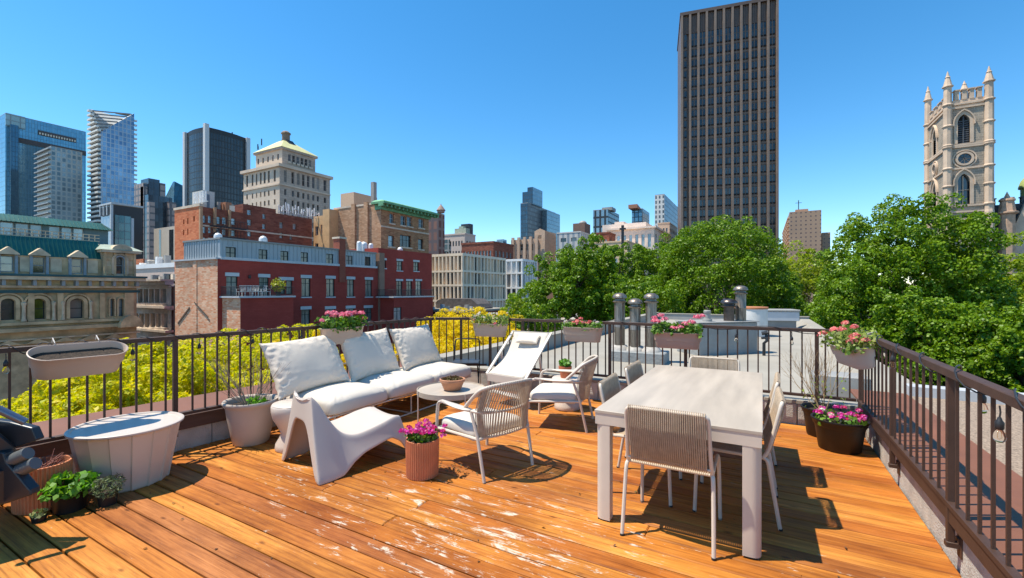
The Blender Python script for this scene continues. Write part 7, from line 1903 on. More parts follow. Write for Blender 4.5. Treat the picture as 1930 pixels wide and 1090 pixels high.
mb = MB(); mb.add([(x1, c.y, GZ), (x1, yr, GZ), (x1, yr, zpx(440, Z)), (x1, c.y, zt_)], [(0, 1, 2, 3)]); mb.build('side_wall', decod, B, True, smooth=None, fix=False)
xa, xb_ = fy.uv(970, 500)[0], x0; zw = fy.uv(990, 452)[1]
wd_ = [fy.rect(*zd(a, 840), *zd(b_, 915)) for a, b_ in ((275, 312), (332, 368), (390, 428), (465, 490))]; wd2 = [fy.rect(*zd(a, 965), *zd(b_, 1010)) for a, b_ in ((262, 295), (320, 352), (375, 408))]
wd3 = [fy.rect(*zd(462, 845), *zd(485, 890))]
f2 = Face('y', c.y - 1.0)
wd_ = wd_[:3]
mb = MB(); wall(mb, f2, xa, xb_ + 1.5, GZ, zw, wd_ + wd2, 0.4); mb.box(xa, c.y - 0.5, GZ, xb_ + 1.5, c.y + 6, zw - 0.1); 
for k in range(5):
    u = xa + (xb_ - xa + 1.5) * k / 4; f2.box(mb, u - 0.5, u + 0.5, GZ, zw + 0.8, 0.001, 0.6)
mb.build('hall_wall', deco, B, True, smooth=None, fix=False)
for h in wd_ + wd2: window(B, f2, h, 'sash', frame_wh, glass_dk, -0.3)

# dark tower behind it, with taller glass core
grid_dk = cw('dark_brick_grid', (0.05, 0.052, 0.06), (0.18, 0.18, 0.185), (0.075, 0.07, 0.075), 2.2, 3.2, 0.5, 0.35, 0.15, patch=0.15)
glass_sl = cw('slate_glass', (0.045, 0.085, 0.115), (0.08, 0.13, 0.165), (0.05, 0.07, 0.09), 2.0, 3.2, 0.2, 0.12, 0.5)
pale_bg = cw('pale_blue_glass', (0.22, 0.31, 0.36), (0.30, 0.39, 0.43), (0.18, 0.25, 0.29), 2.0, 3.2, 0.2, 0.12, 0.5)
Z = 330
B, fx, fy, xl, yr, c, zt_ = tower('apartment_tower', 'dark condominium tower with taller glass core in the middle of the skyline', 995, 981, 1047, 383, Z, glass_sl, grid_dk)
u0, u1 = fx.uv(1022, 500)[0], yr; mb = MB(); fx.box(mb, u0, u1, GZ, zpx(396, Z * 1.06), 0.1, 4.0); mb.build('glass_bay', pale_bg, B, True, smooth=None)
p0_, p1_ = fx.uv(1004, 500)[0], fx.uv(1022, 500)[0]
c2 = W(1004, 548, Z * 1.015); g2 = Face('y', c2.y); h2 = Face('x', c2.x); q0 = g2.uv(994, 500)[0]; q1 = h2.uv(1022, 500)[0]; zk_ = zpx(352.5, Z * 1.015)
mb = MB(); mb.box(q0, c2.y, zt_, c2.x, q1, zk_); mb.build('roof_core', glass_sl, B, True, smooth=None)
mb = MB(); h2.box(mb, c2.y + 0.1, q1 - 0.1, zt_ + 0.5, zk_ - 0.3, 0.02, 0.25); mb.build('glass_core', pale_bg, B, True, smooth=None)
mb = MB(); mb.box(g2.uv(984, 500)[0], c2.y + 0.5, zt_, q0 - 0.02, q1 - 3, zpx(360, Z * 1.015)); mb.build('roof_core', glass_sl, B, True, smooth=None)
tower('far_building', 'tiny pale glass block on the horizon beside the art deco hall', 948, 936, 955, 452, 420, pale_bg, pale_bg)
tower('far_building', 'tiny dark block on the horizon touching the dark condominium tower', 972, 963, 982, 453, 420, glass_sl, glass_sl)
# two glass condo blocks
B, fx, fy, xl, yr, c, zt_ = tower('apartment_tower', 'squat dark-framed glass block with curved grey rooftop', 1146, 1118, 1167, 395, 300, cw('framed_glass', (0.16, 0.24, 0.29), (0.30, 0.40, 0.44), (0.02, 0.025, 0.03), 3.4, 6.4, 0.7, 0.15, 0.35), cw('framed_glass_side', (0.10, 0.14, 0.17), (0.22, 0.30, 0.33), (0.04, 0.04, 0.04), 3.0, 3.2, 0.5, 0.15, 0.35))
mb = MB(); mb.box(fy.uv(1132, 500)[0], c.y + 3, zt_, fy.uv(1151, 500)[0], c.y + 12, zpx(389, 300)); mb.build('rooftop_block', roofedge, B, True)
B, fx, fy, xl, yr, c, zt_ = tower('apartment_tower', 'small blue glass block with orange rooftop fin', 1211, 1191, 1224, 394, 300, cw('blue_glass_b', (0.06, 0.15, 0.22), (0.20, 0.32, 0.38), (0.04, 0.07, 0.1), 2.6, 3.2, 0.3, 0.12, 0.5), glass_sl)
mb = MB(); mb.prism([(fx.uv(1207, 500)[0], zt_), (fx.uv(1219, 500)[0], zt_), (fx.uv(1207, 500)[0], zpx(387, 300))], 'x', c.x - 8, c.x - 2); mb.build('rooftop_fin', mat('orange_fin', (0.35, 0.16, 0.09), 0.7), B, True, smooth=None)
# white and navy tower at the edge of the big brown slab
B, fx, fy, xl, yr, c, zt_ = tower('apartment_tower', 'white and navy apartment tower beside the giant brown slab', 1252, 1234, 1290, 367, 280, cw('white_window_grid', (0.06, 0.07, 0.08), (0.16, 0.17, 0.18), (0.72, 0.70, 0.66), 2.2, 3.1, 0.62, 0.3, 0.0, mr=0.7), cw('navy_glass', (0.035, 0.055, 0.10), (0.16, 0.24, 0.34), (0.03, 0.045, 0.08), 1.9, 3.1, 0.25, 0.3, 0.05))

# courthouse-like pale buildings above the trees
palest = mat('pink_limestone', (0.74, 0.60, 0.50), 0.85, 0, 0.08, 0.4, dirt=0.1)
Z = 170; B, fx, fy, xl, yr, c, zt_ = hotel(1233, 1146, 1262, 432, Z, palest, 'broad pale limestone courthouse with tall windows behind the trees', 1, 7, 5, 'courthouse', frame_wh, glass_bl, wd=0.5, hf=0.85, fl=6.0)
boxpart('attic', palest, B, (fy.uv(1128, 500)[0], c.y + 5, zt_ + 0.3, fy.uv(1212, 500)[0], c.y + 16, fy.uv(1170, 421)[1] + 0.5))
boxpart('attic', palest, B, (fy.uv(1150, 500)[0], c.y + 6, fy.uv(1170, 421)[1] + 0.5, fy.uv(1168, 500)[0], c.y + 12, fy.uv(1170, 416)[1] + 0.5))
boxpart('cornice', palest, B, (xl - 0.8, c.y - 0.8, zt_ + 0.5, c.x + 0.8, yr, zt_ + 1.2))
Z = 200; hotel(1262, 1240, 1276, 421, Z, mat('brown_stone', (0.48, 0.36, 0.27), 0.85, 0, 0.1), 'brown colonnaded building with projecting cornice beside the brown slab', 2, 3, 5, 'courthouse', frame_bk, glass_dk)
Z = 150; hotel(1182, 1117, 1215, 456, Z, mat('yellow_render', (0.72, 0.50, 0.30), 0.85, 0, 0.08), 'yellow rendered block with a flat roof just above the tree line', 2, 5, 4, 'rendered_block', frame_wh, glass_bl)
Z = 156; hotel(1148, 1124, 1160, 440, Z, b_brown, 'small dark red brick roof house in front of the courthouse', 1, 3, 2, 'brick_house', frame_wh, glass_bl)
Z = 190; hotel(1094, 1050, 1124, 438, Z, cw('pale_strip_wall', (0.20, 0.24, 0.27), (0.30, 0.33, 0.35), (0.58, 0.55, 0.50), 2.4, 9.0, 0.7, 0.4, 0.0), 'pale striped modern block left of the courthouse', 1, 2, 2, 'office_building')
B, f, x0, x1, zt_ = yblock('brick_house', 'small brown brick rooftop block with round water tank on the skyline', 1080, 1102, 421, 205, mat('umber_brick', (0.16, 0.095, 0.075), 0.85, 0, 0.1), 8)
p = Face('y', 207).uv(1096, 418); mb = MB(); mb.lathe([(1.9, zt_), (1.9, p[1] - 0.3), (1.2, p[1] + 0.5), (0, p[1] + 0.8)], 14, (p[0], 209)); mb.build('water_tank', roofedge, B, True)
p = W(1173.5, 470, 140)
t = thing('street_pole', 'tall dark pole rising from the trees before the yellow block', 'pole', (p.x, p.y, GZ))
mb = MB(); mb.tube([(p.x, p.y, GZ), (p.x, p.y, zpx(425, 140))], 0.45, 8); mb.build('shaft', frame_bk, t, True); mb = MB(); mb.box(p.x - 0.9, p.y - 0.4, zpx(433, 140), p.x + 0.9, p.y + 0.4, zpx(430, 140)); mb.build('fitting', frame_bk, t, True)

# the giant brown slab tower: piers, window strips, blank crown (stands slightly off the grid)
Z = 175; cA = W(1283, 548, Z); a_ = YAW - math.radians(17.9); 
u = Vector((math.cos(a_), math.sin(a_), 0)); 
# far corner on the ray through px 1466
ray = Vector(wxy(1466.5, 1.0)); o_ = cA
# solve cA + u*t parallel to the ray from the camera
den = u.x * ray.y - u.y * ray.x; t_ = -(cA.x * ray.y - cA.y * ray.x) / den
Lt = t_; vN = Vector((-u.y, u.x, 0))
B = thing('slab_tower', 'giant dark brown slab tower with light vertical piers', 'tower', (cA.x, cA.y, GZ), math.atan2(u.y, u.x))
ztt = zpx(27, Z) - GZ
brz = mat('bronze_cladding', (0.125, 0.082, 0.060), 0.5, 0.1, 0.12, 0.15)
strip_m = brick('bronze_glass_strip', (0.032, 0.038, 0.042), (0.095, 0.105, 0.105), (0.12, 0.085, 0.065), 1.25, 3.9, 0.22, 0.12, 0.0, 0.35, 0.3, 0.05, 0.1, 0.8, 0.5, orand=True)
span_m = mat('bronze_spandrel', (0.16, 0.112, 0.085), 0.55, 0, 0.15, 0.8)
pier_m = mat('brown_granite_pier', (0.215, 0.15, 0.11), 0.6, 0, 0.12, 0.3)
mb = MB(); mb.box(0, 0.55, 0, Lt, 26, ztt - 1.2); mb.build('wall', brz, B, smooth=None)
nP = 11; zcrown = ztt - 10.0 * Z / 175
zc_ = ztt - (120 - 80) / F * Z * 1.0
mb = MB(); mb.box(0.3, 0.0, zc_, Lt - 0.3, 0.54, ztt - 1.25)
for i in range(44): x = 0.3 + (Lt - 0.6) * (i + 0.5) / 44; mb.box(x - 0.16, -0.22, zc_, x + 0.16, -0.001, ztt - 1.25)
mb.build('crown_cladding', brz, B, smooth=None)
boxpart('roof_edge', brz, B); o = bpy.data.objects[-1] if False else None
mb = MB(); mb.box(-0.3, -1.0, ztt - 1.19, Lt + 0.3, 26.2, ztt); mb.build('roof', brz, B, smooth=None)
wp = Lt / nP * 0.26
bay_ = (Lt - wp) / nP
src = None; src2 = None; srcs = None
for i in range(nP + 1):
    M = Matrix.Translation((bay_ * i, 0, 0))
    if src is None:
        mb = MB(); mb.box(0, -1.0, 0, wp, 0.54, ztt - 1.2); src = mb.build('pier', pier_m, B, smooth=None)
    else: inst(src, 'pier', B, M)
nf = int(zc_ / 3.9)
for i in range(nP):
    M = Matrix.Translation((bay_ * i + wp, 0, 0))
    if src2 is None:
        mb = MB(); mb.box(0.01, 0.1, 0, bay_ - wp - 0.01, 0.53, zc_ - 0.01); wS = bay_ - wp
        mb.cur = 1
        for k in range(nf): mb.box(0.02, -0.05, k * 3.9 + 0.1, wS - 0.02, 0.09, k * 3.9 + 0.95)
        mb.box(wS / 2 - 0.14, -0.02, 0, wS / 2 + 0.14, 0.089, zc_ - 0.02)
        mb.cur = 2
        for k in range(nf):
            for q in (0.18, 0.34, 0.66, 0.82): mb.box(wS * q - 0.2, -0.30, k * 3.9 + 0.951, wS * q + 0.2, 0.0, k * 3.9 + 1.45)
        src2 = mb.build('window_strip', [strip_m, span_m, mat('black_vent', (0.012, 0.011, 0.011), 0.8)], B, smooth=None)
    else: inst(src2, 'window_strip', B, M)

# tan apartment tower right of it
tg = cw('tan_window_grid', (0.10, 0.066, 0.055), (0.18, 0.12, 0.10), (0.44, 0.285, 0.185), 3.0, 3.0, 1.05, 0.5, 0.0, mr=0.8)
Z = 330
c = W(1488, 548, Z); fw, fy = Face('w', c.x), Face('y', c.y); x1 = fy.uv(1548, 500)[0]; yb = fw.uv(1476.5, 500)[0]; zt_ = zpx(402, Z)
B = bld('apartment_tower', 'tan brick apartment tower with balconies right of the giant slab', (c.x + x1) / 2, c.y + 10, 'tower')
mb = MB(); mb.add([(c.x, c.y, GZ), (x1, c.y, GZ), (x1, c.y, zt_), (c.x, c.y, zt_)], [(0, 1, 2, 3)]); mb.add([(x1, c.y, GZ), (x1, yb, GZ), (x1, yb, zt_), (x1, c.y, zt_)], [(0, 1, 2, 3)]); mb.build('front_wall', tg, B, True, smooth=None, fix=False)
mb = MB(); mb.add([(c.x, c.y, GZ), (c.x, c.y, zt_), (c.x, yb, zt_), (c.x, yb, GZ)], [(0, 1, 2, 3)]); mb.build('side_wall', cw('tan_balcony_side', (0.54, 0.335, 0.21), (0.58, 0.365, 0.23), (0.16, 0.09, 0.07), 3.0, 3.0, 0.6, 0.7, 0.0), B, True, smooth=None, fix=False)
boxpart('roof', mat('tan_roof', (0.38, 0.23, 0.15), 0.8), B, (c.x, c.y, zt_ + 0.001, x1, yb, zt_ + 0.7), (c.x + 4, c.y + 5, zt_ + 0.701, c.x + 12, c.y + 12, zt_ + 3))
mb = MB(); z_ = GZ + 3
while z_ < zt_ - 1:
    if z_ > 8:
        for q0, q1 in ((c.y + 2, c.y + 9), (c.y + 13, yb - 2)): boxpart('balcony', mat('tan_balcony', (0.55, 0.345, 0.215), 0.8), B, (c.x - 1.2, q0, z_, c.x - 0.001, q1, z_ + 1.1))
    z_ += 3.0
mb = MB(); mb.bar((c.x + 6, c.y + 6, zt_), (c.x + 6, c.y + 6, zt_ + 10), 0.5); mb.bar((c.x + 4, c.y + 6, zt_ + 8), (c.x + 8, c.y + 6, zt_ + 8), 0.3); mb.build('mast', frame_bk, B, True)
f = Face('y', c.y + 20); x0, x1b = f.uv(1548, 500)[0], f.uv(1565, 500)[0]; zz = f.uv(1556, 440)[1]
B = bld('apartment_tower', 'lower tan brick tower half hidden beside the balconied tan tower', (x0 + x1b) / 2, c.y + 26, 'tower'); boxpart('wall', tg, B, (x0 + 0.5, c.y + 20, GZ, x1b, c.y + 32, zz)); boxpart('roof', mat('tan_roof', (0.38, 0.23, 0.15), 0.8), B, (x0 + 0.5, c.y + 20, zz + 0.001, x1b, c.y + 32, zz + 0.6))

# === gothic church tower ===
Z = 85.0; rub = brick('grey_rubble_stone', (0.42, 0.345, 0.26), (0.31, 0.26, 0.205), (0.52, 0.43, 0.33), 1.1, 0.42, 0.035, patch=0.3)
dress = mat('cream_dressed_stone', (0.58, 0.43, 0.31), 0.85, 0, 0.14, 0.6, dirt=0.25)
c = W(1786, 548, Z); fy, fw = Face('y', c.y), Face('w', c.x); xr = fy.uv(1864, 500)[0]; yb = fw.uv(1749, 500)[0]
def zc(zy_): return zpx(100 + zy_ / 2.868, Z)      # zoom reading on the front face
ztw = zc(300)
B = bld('church_tower', 'gothic stone church tower with pinnacles, louvred belfry and round window', (c.x + xr) / 2, (c.y + yb) / 2, 'church tower')
def gothic(f, h, n=8):
    """pointed-arch outline of an opening"""
    a, b_, z0, z1 = h; m = (a + b_) / 2; w = b_ - a; zs0 = z1 - w * 0.85; pts = [(a, z0), (a, zs0)]
    for i in range(1, n): t = i / n; ang = math.radians(58) * t; pts.append((a + w * 1.06 * (1 - math.cos(ang)) if a + w * 1.06 * (1 - math.cos(ang)) < m else m, zs0 + (z1 - zs0) * math.sin(ang) / math.sin(math.radians(58))))
    pts.append((m, z1)); L_ = pts[:]
    for p in reversed(L_[:-1]): pts.append((2 * m - p[0], p[1]))
    return pts
def gfill(mb, f, h):
    pts = gothic(f, h); a, b_, z0, z1 = h; k = len(pts) // 2
    for p, q in zip(pts[1:k], pts[2:k + 1]): mb.add([f.P(a, z1), f.P(*p), f.P(*q)], [(0, 1, 2)])
    for p, q in zip(pts[k:-2], pts[k + 1:-1]): mb.add([f.P(b_, z1), f.P(*p), f.P(*q)], [(0, 1, 2)])
    for p, q in zip(pts, pts[1:]): mb.add([f.P(*p), f.P(*q), f.P(q[0], q[1], -0.7), f.P(p[0], p[1], -0.7)], [(0, 1, 2, 3)])
def gtrim(f, h, w, d, m, nm):
    a = gothic(f, h); b_ = gothic(f, (h[0] - w, h[1] + w, h[2], h[3] + w * 1.4)); mb = MB()
    mb.loft([[f.P(p[0], p[1], 0.002), f.P(q[0], q[1], 0.002), f.P(q[0], q[1], d), f.P(p[0], p[1], d)] for p, q in zip(a, b_)]); return mb.build(nm, m, B, True, smooth=None)
def cu(zx): return fy.uv(1680 + zx / 2.868, 500)[0]
hA = (cu(357), cu(424), zc(498), zc(345)); hB = (cu(358), cu(424), zc(825), zc(662))
wr = fw.uv(1764, 500)[0]; ws = 1.9
wl0, wl1 = fw.uv(1680 + 248 / 2.868, 500)[0], fw.uv(1680 + 228 / 2.868, 500)[0]
wA = (min(wl0, wl1), max(wl0, wl1), hA[2] - 0.3, hA[3] - 0.3); wB = (wA[0], wA[1], hB[2], hB[3])
mb = MB(); wall(mb, fy, c.x, xr, GZ, ztw, [hA, hB], 0.7); wall(mb, fw, c.y, yb, GZ, ztw, [wA, wB], 0.7)
for f, h in ((fy, hA), (fy, hB), (fw, wA), (fw, wB)): gfill(mb, f, h)
mb.box(c.x + 0.8, c.y + 0.8, GZ, xr, yb, ztw - 0.3); mb.add([(xr, c.y, GZ), (xr, yb, GZ), (xr, yb, ztw), (xr, c.y, ztw)], [(0, 1, 2, 3)]); mb.build('wall', rub, B, True, smooth=None, fix=False)
dkl = mat('belfry_dark', (0.02, 0.022, 0.026), 0.7)
for f, h, louv in ((fy, hA, 1), (fy, hB, 0), (fw, wA, 1), (fw, wB, 0)):
    mb = MB(); f.box(mb, h[0], h[1], h[2], h[3], -0.69, -0.62); o = mb.build('window', dkl if louv else glass_dk, B, True, smooth=None)
    mb = MB()
    if louv:
        n = 11
        for k in range(n):
            z = h[2] + (h[3] - h[2] - 0.9) * k / n; f.box(mb, h[0] + 0.02, h[1] - 0.02, z, z + 0.22, -0.6, -0.25)
        f.box(mb, (h[0] + h[1]) / 2 - 0.09, (h[0] + h[1]) / 2 + 0.09, h[2], h[3] - 0.3, -0.24, -0.1)
        mb.build('louvre', mat('slate_louvre', (0.075, 0.08, 0.09), 0.7), o, smooth=None)
    else:
        f.box(mb, (h[0] + h[1]) / 2 - 0.07, (h[0] + h[1]) / 2 + 0.07, h[2], h[3] - 0.3, -0.5, -0.35); z = h[2] + (h[3] - h[2]) * 0.48; f.box(mb, h[0], h[1], z - 0.08, z + 0.08, -0.5, -0.36); mb.build('mullion', dress, o, smooth=None)
    gtrim(f, h, 0.5, 0.18, dress, 'window_surround')
    h2 = (h[0] - 0.52, h[1] + 0.52, h[2] + (h[3] - h[2]) * 0.62, h[3] + 0.72)
    gtrim(f, h2, 0.2, 0.4, dress, 'hood_mould')
# rose window
ro = ((cu(357) + cu(432)) / 2, zc(582)); rr_ = (cu(432) - cu(357)) / 2
def ring(f, u, v, r0, r1, d0, d1, m, nm, parent, n=28):
    mb = MB(); mb.loft([[f.P(u + r0 * math.cos(a), v + r0 * math.sin(a), d0), f.P(u + r1 * math.cos(a), v + r1 * math.sin(a), d0), f.P(u + r1 * math.cos(a), v + r1 * math.sin(a), d1), f.P(u + r0 * math.cos(a), v + r0 * math.sin(a), d1)] for a in [2 * PI * i / n for i in range(n + 1)]]); return mb.build(nm, m, parent, parent is B, smooth=None)
for f, u, k in ((fy, ro[0], 1.0), (fw, (wA[0] + wA[1]) / 2, 0.95)):
    mb = MB(); n = 24; mb.loft([[f.P(u + rr_ * k * math.cos(2 * PI * i / n), ro[1] + rr_ * k * math.sin(2 * PI * i / n), d) for i in range(n)] for d in (0.003, 0.03)]); o = mb.build('rose_window', glass_dk, B, True, smooth=None)
    mb = MB()
    for i in range(8): a = 2 * PI * i / 8; mb.bar(f.P(u, ro[1], 0.08), f.P(u + rr_ * 0.95 * k * math.cos(a), ro[1] + rr_ * 0.95 * k * math.sin(a), 0.08), 0.11)
    mb.build('tracery', mat('grey_tracery', (0.13, 0.12, 0.11), 0.8), o, smooth=None)
    ring(f, u, ro[1], rr_ * k, rr_ * k + 0.35, 0.004, 0.3, dress, 'rose_surround', B)
    ring(f, u, ro[1], rr_ * k + 0.55, rr_ * k + 0.75, 0.004, 0.2, dress, 'rose_moulding', B)
# string courses and corner turrets with pinnacles
for zy_ in (285, 305, 505, 515, 630, 830, 862, 905):
    zz = zc(zy_); mb = MB(); mb.box(c.x - 0.25, c.y - 0.25, zz - 0.22, xr + 0.2, c.y - 0.001, zz + 0.1); mb.box(c.x - 0.25, c.y, zz - 0.22, c.x - 0.001, yb + 0.2, zz + 0.1); mb.build('string_course', dress, B, True, smooth=None)
pin = [(c.x, c.y, 100, 190, 0.70), (xr, c.y, 70, 160, 0.72), (c.x, yb, 180, 262, 0.66), (xr, yb, 150, 205, 0.62)]
for x, y, ztop, zcol, rw in pin:
    Zp = -x * SY_ + y * CY_; zz1 = zpx(100 + ztop / 2.868, Zp); zz0 = zpx(100 + zcol / 2.868, Zp)
    mb = MB(); mb.lathe([(rw, GZ), (rw, zc(870)), (rw * 0.93, zc(860)), (rw * 0.93, zc(310)), (rw * 0.9, zc(300)), (rw * 0.82, zz0)], 8, (x, y), a0=PI / 8)
    for zy_ in (285, 400, 505, 515, 630, 725, 830):
        zz = zc(zy_); mb.lathe([(rw * 1.0, zz - 0.2), (rw * 1.2, zz - 0.05), (rw * 1.2, zz + 0.1), (rw * 0.93, zz + 0.25)], 8, (x, y), a0=PI / 8)
    o = mb.build('turret', dress, B, True, smooth=None)
    mb = MB(); mb.lathe([(rw * 0.85, zz0), (rw * 1.22, zz0 + 0.12), (rw * 1.2, zz0 + 0.3), (rw * 0.95, zz0 + 0.38), (rw * 0.48, zz0 + (zz1 - zz0) * 0.6), (rw * 0.62, zz0 + (zz1 - zz0) * 0.62), (rw * 0.40, zz0 + (zz1 - zz0) * 0.68), (rw * 0.1, zz1 - 0.1), (0.0, zz1)], 8, (x, y), a0=PI / 8); mb.build('pinnacle', dress, o, smooth=None)
# crenellated parapet
zp = zc(250)
mb = MB(); mb.box(c.x, c.y, ztw, xr, c.y + 0.6, zp - 0.5); mb.box(c.x, c.y + 0.6, ztw, c.x + 0.6, yb, zp - 0.5); mb.box(c.x + 0.6, yb - 0.6, ztw, xr, yb, zp - 0.5); mb.box(xr - 0.6, c.y + 0.6, ztw, xr, yb - 0.6, zp - 0.5)
mb.build('parapet', dress, B, True, smooth=None)
mh = zc(215)
nM = 4
for i in range(nM):
    u0 = c.x + 0.95 + (xr - c.x - 1.5) * i / nM; w = (xr - c.x - 1.5) / nM * 0.62
    mb = MB(); mb.prism([(u0, zp - 0.5), (u0 + w, zp - 0.5), (u0 + w, mh), (u0, mh)], 'y', c.y - 0.1, c.y + 0.7); mb.box(u0 - 0.12, c.y - 0.25, mh, u0 + w + 0.12, c.y + 0.85, mh + 0.2); mb.build('merlon', dress, B, True, smooth=None)
    mb = MB(); u1 = c.y + 0.95 + (yb - c.y - 1.5) * i / nM; w2 = (yb - c.y - 1.5) / nM * 0.6
    mb.box(c.x - 0.1, u1, zp - 0.5, c.x + 0.7, u1 + w2, mh - 0.6); mb.box(c.x - 0.25, u1 - 0.1, mh - 0.6, c.x + 0.85, u1 + w2 + 0.1, mh - 0.4); mb.build('merlon', dress, B, True, smooth=None)
# nave wall, turret, gable and green dome at the right edge
slate = mat('dark_slate_wall', (0.085, 0.085, 0.09), 0.8, 0, 0.15, 0.5)
B = bld('church_nave', 'church nave with dark battlements, stone turret and gable below a green dome', xr + 8, c.y + 6, 'church')
yn = c.y + 4; fn = Face('y', yn); x0 = xr + 0.05; x1 = fn.uv(2050, 500)[0]; zt_ = fn.uv(1890, 386)[1]
boxpart('wall', slate, B, (x0, yn, GZ, x1, yn + 12, zt_)); boxpart('string_course', dress, B, (x0, yn - 0.3, fn.uv(1890, 419)[1], x1, yn - 0.001, fn.uv(1890, 416.5)[1]))
for k in range(9):
    a = x0 + 0.8 + k * 2.4; mb = MB(); mb.box(a, yn, zt_, a + 1.3, yn + 0.9, zt_ + 1.1); mb.box(a - 0.12, yn - 0.12, zt_ + 1.1, a + 1.42, yn + 1.0, zt_ + 1.3); mb.build('merlon', slate, B, True, smooth=None)
ft = Face('y', yn - 2.5); tx = ft.uv(1898, 500)[0]; z1_, z2_, z3_, z4_ = [ft.uv(1898, q)[1] for q in (361, 379, 403, 470)]
mb = MB(); mb.lathe([(1.1, GZ), (1.1, z3_ - 0.2), (1.55, z3_), (1.55, z3_ + 0.25), (1.2, z3_ + 0.35), (0.95, z2_ - 0.1), (1.15, z2_), (1.1, z2_ + 0.3), (0.45, z2_ + 0.6), (0, z1_)], 10, (tx, yn - 2.5)); mb.build('turret', mat('warm_brick_stone', (0.46, 0.30, 0.20), 0.85, 0, 0.2, 1.5), B, True, smooth=None)
gx0, gx1 = ft.uv(1908, 500)[0], ft.uv(1990, 500)[0]; gz0, gz1 = ft.uv(1908, 440)[1], ft.uv(1930, 392)[1]
mb = MB(); mb.prism([(gx0, GZ), (gx1 + 2, GZ), (gx1 + 2, gz0), ((gx0 + gx1) / 2, gz1 + 3.4), (gx0, gz0)], 'y', yn - 2.0, yn - 1.2); mb.build('gable', dress, B, True, smooth=None)
dx_ = Face('y', yn + 3).uv(1956, 500)[0]; dz = Face('y', yn + 3).uv(1930, 356)[1]
mb = MB(); mb.lathe([(2.2, zt_ - 2), (2.2, dz), (2.5, dz + 0.05), (2.5, dz + 0.3), (2.2, dz + 1.4), (1.4, dz + 2.7), (0.3, dz + 3.6), (0, dz + 4)], 20, (dx_, yn + 3)); mb.build('dome_drum', mat('dome_green', (0.36, 0.42, 0.14), 0.6, 0, 0.1), B, True, smooth=40)
# small flag
p = W(1689, 402, 120)
t = thing('flag', 'small blue and white flag on a pole above the trees beside the church tower', 'flag', (p.x, p.y, GZ))
mb = MB(); mb.tube([(p.x, p.y, GZ), (p.x, p.y, zpx(388.5, 120))], 0.12, 6); mb.build('pole', trimgrey, t, True)
mb = MB(); zt_ = zpx(389, 120); ux, uy = CY_, SY_
def fl(a, b_): 
    w = 2.6 * a; dz_ = -0.35 * a + 0.12 * math.sin(a * 6); s = 0.25 * math.sin(a * 5)
    return (p.x + 0.13 + ux * w - uy * s, p.y + uy * w + ux * s, zt_ - 1.45 * b_ + dz_)
mb.grid(fl, 12, 8)
fo = mb.build('cloth', [mat('flag_blue', (0.02, 0.10, 0.45), 0.8), mat('flag_white', (0.75, 0.75, 0.75), 0.8)], t, True, smooth=None, fix=False)
for i, pl_ in enumerate(fo.data.polygons):
    a, b_ = i % 12, i // 12
    pl_.material_index = 1 if a in (5, 6) or b_ in (3, 4) else 0
# ---- trees
bark = mat('tree_bark', (0.075, 0.055, 0.04), 0.9, 0, 0.3, 6, 0.8, 12)
maple = leafmat('maple_leaves', [(0.070, 0.150, 0.004), (0.120, 0.220, 0.006), (0.18, 0.29, 0.009), (0.09, 0.18, 0.005), (0.22, 0.31, 0.012)], 0.28, 0.45)
maple2 = leafmat('light_maple_leaves', [(0.11, 0.19, 0.008), (0.18, 0.27, 0.012), (0.25, 0.33, 0.018), (0.30, 0.33, 0.03)], 0.4, 0.45)
locust = leafmat('yellow_green_locust_leaves', [(0.44, 0.43, 0.008), (0.60, 0.53, 0.008), (0.68, 0.56, 0.01), (0.34, 0.40, 0.01), (0.52, 0.50, 0.01)], 0.42, 0.5)
locust_y = leafmat('golden_locust_leaves', [(0.66, 0.48, 0.006), (0.76, 0.56, 0.008), (0.55, 0.45, 0.008), (0.70, 0.52, 0.006)], 0.42, 0.5)
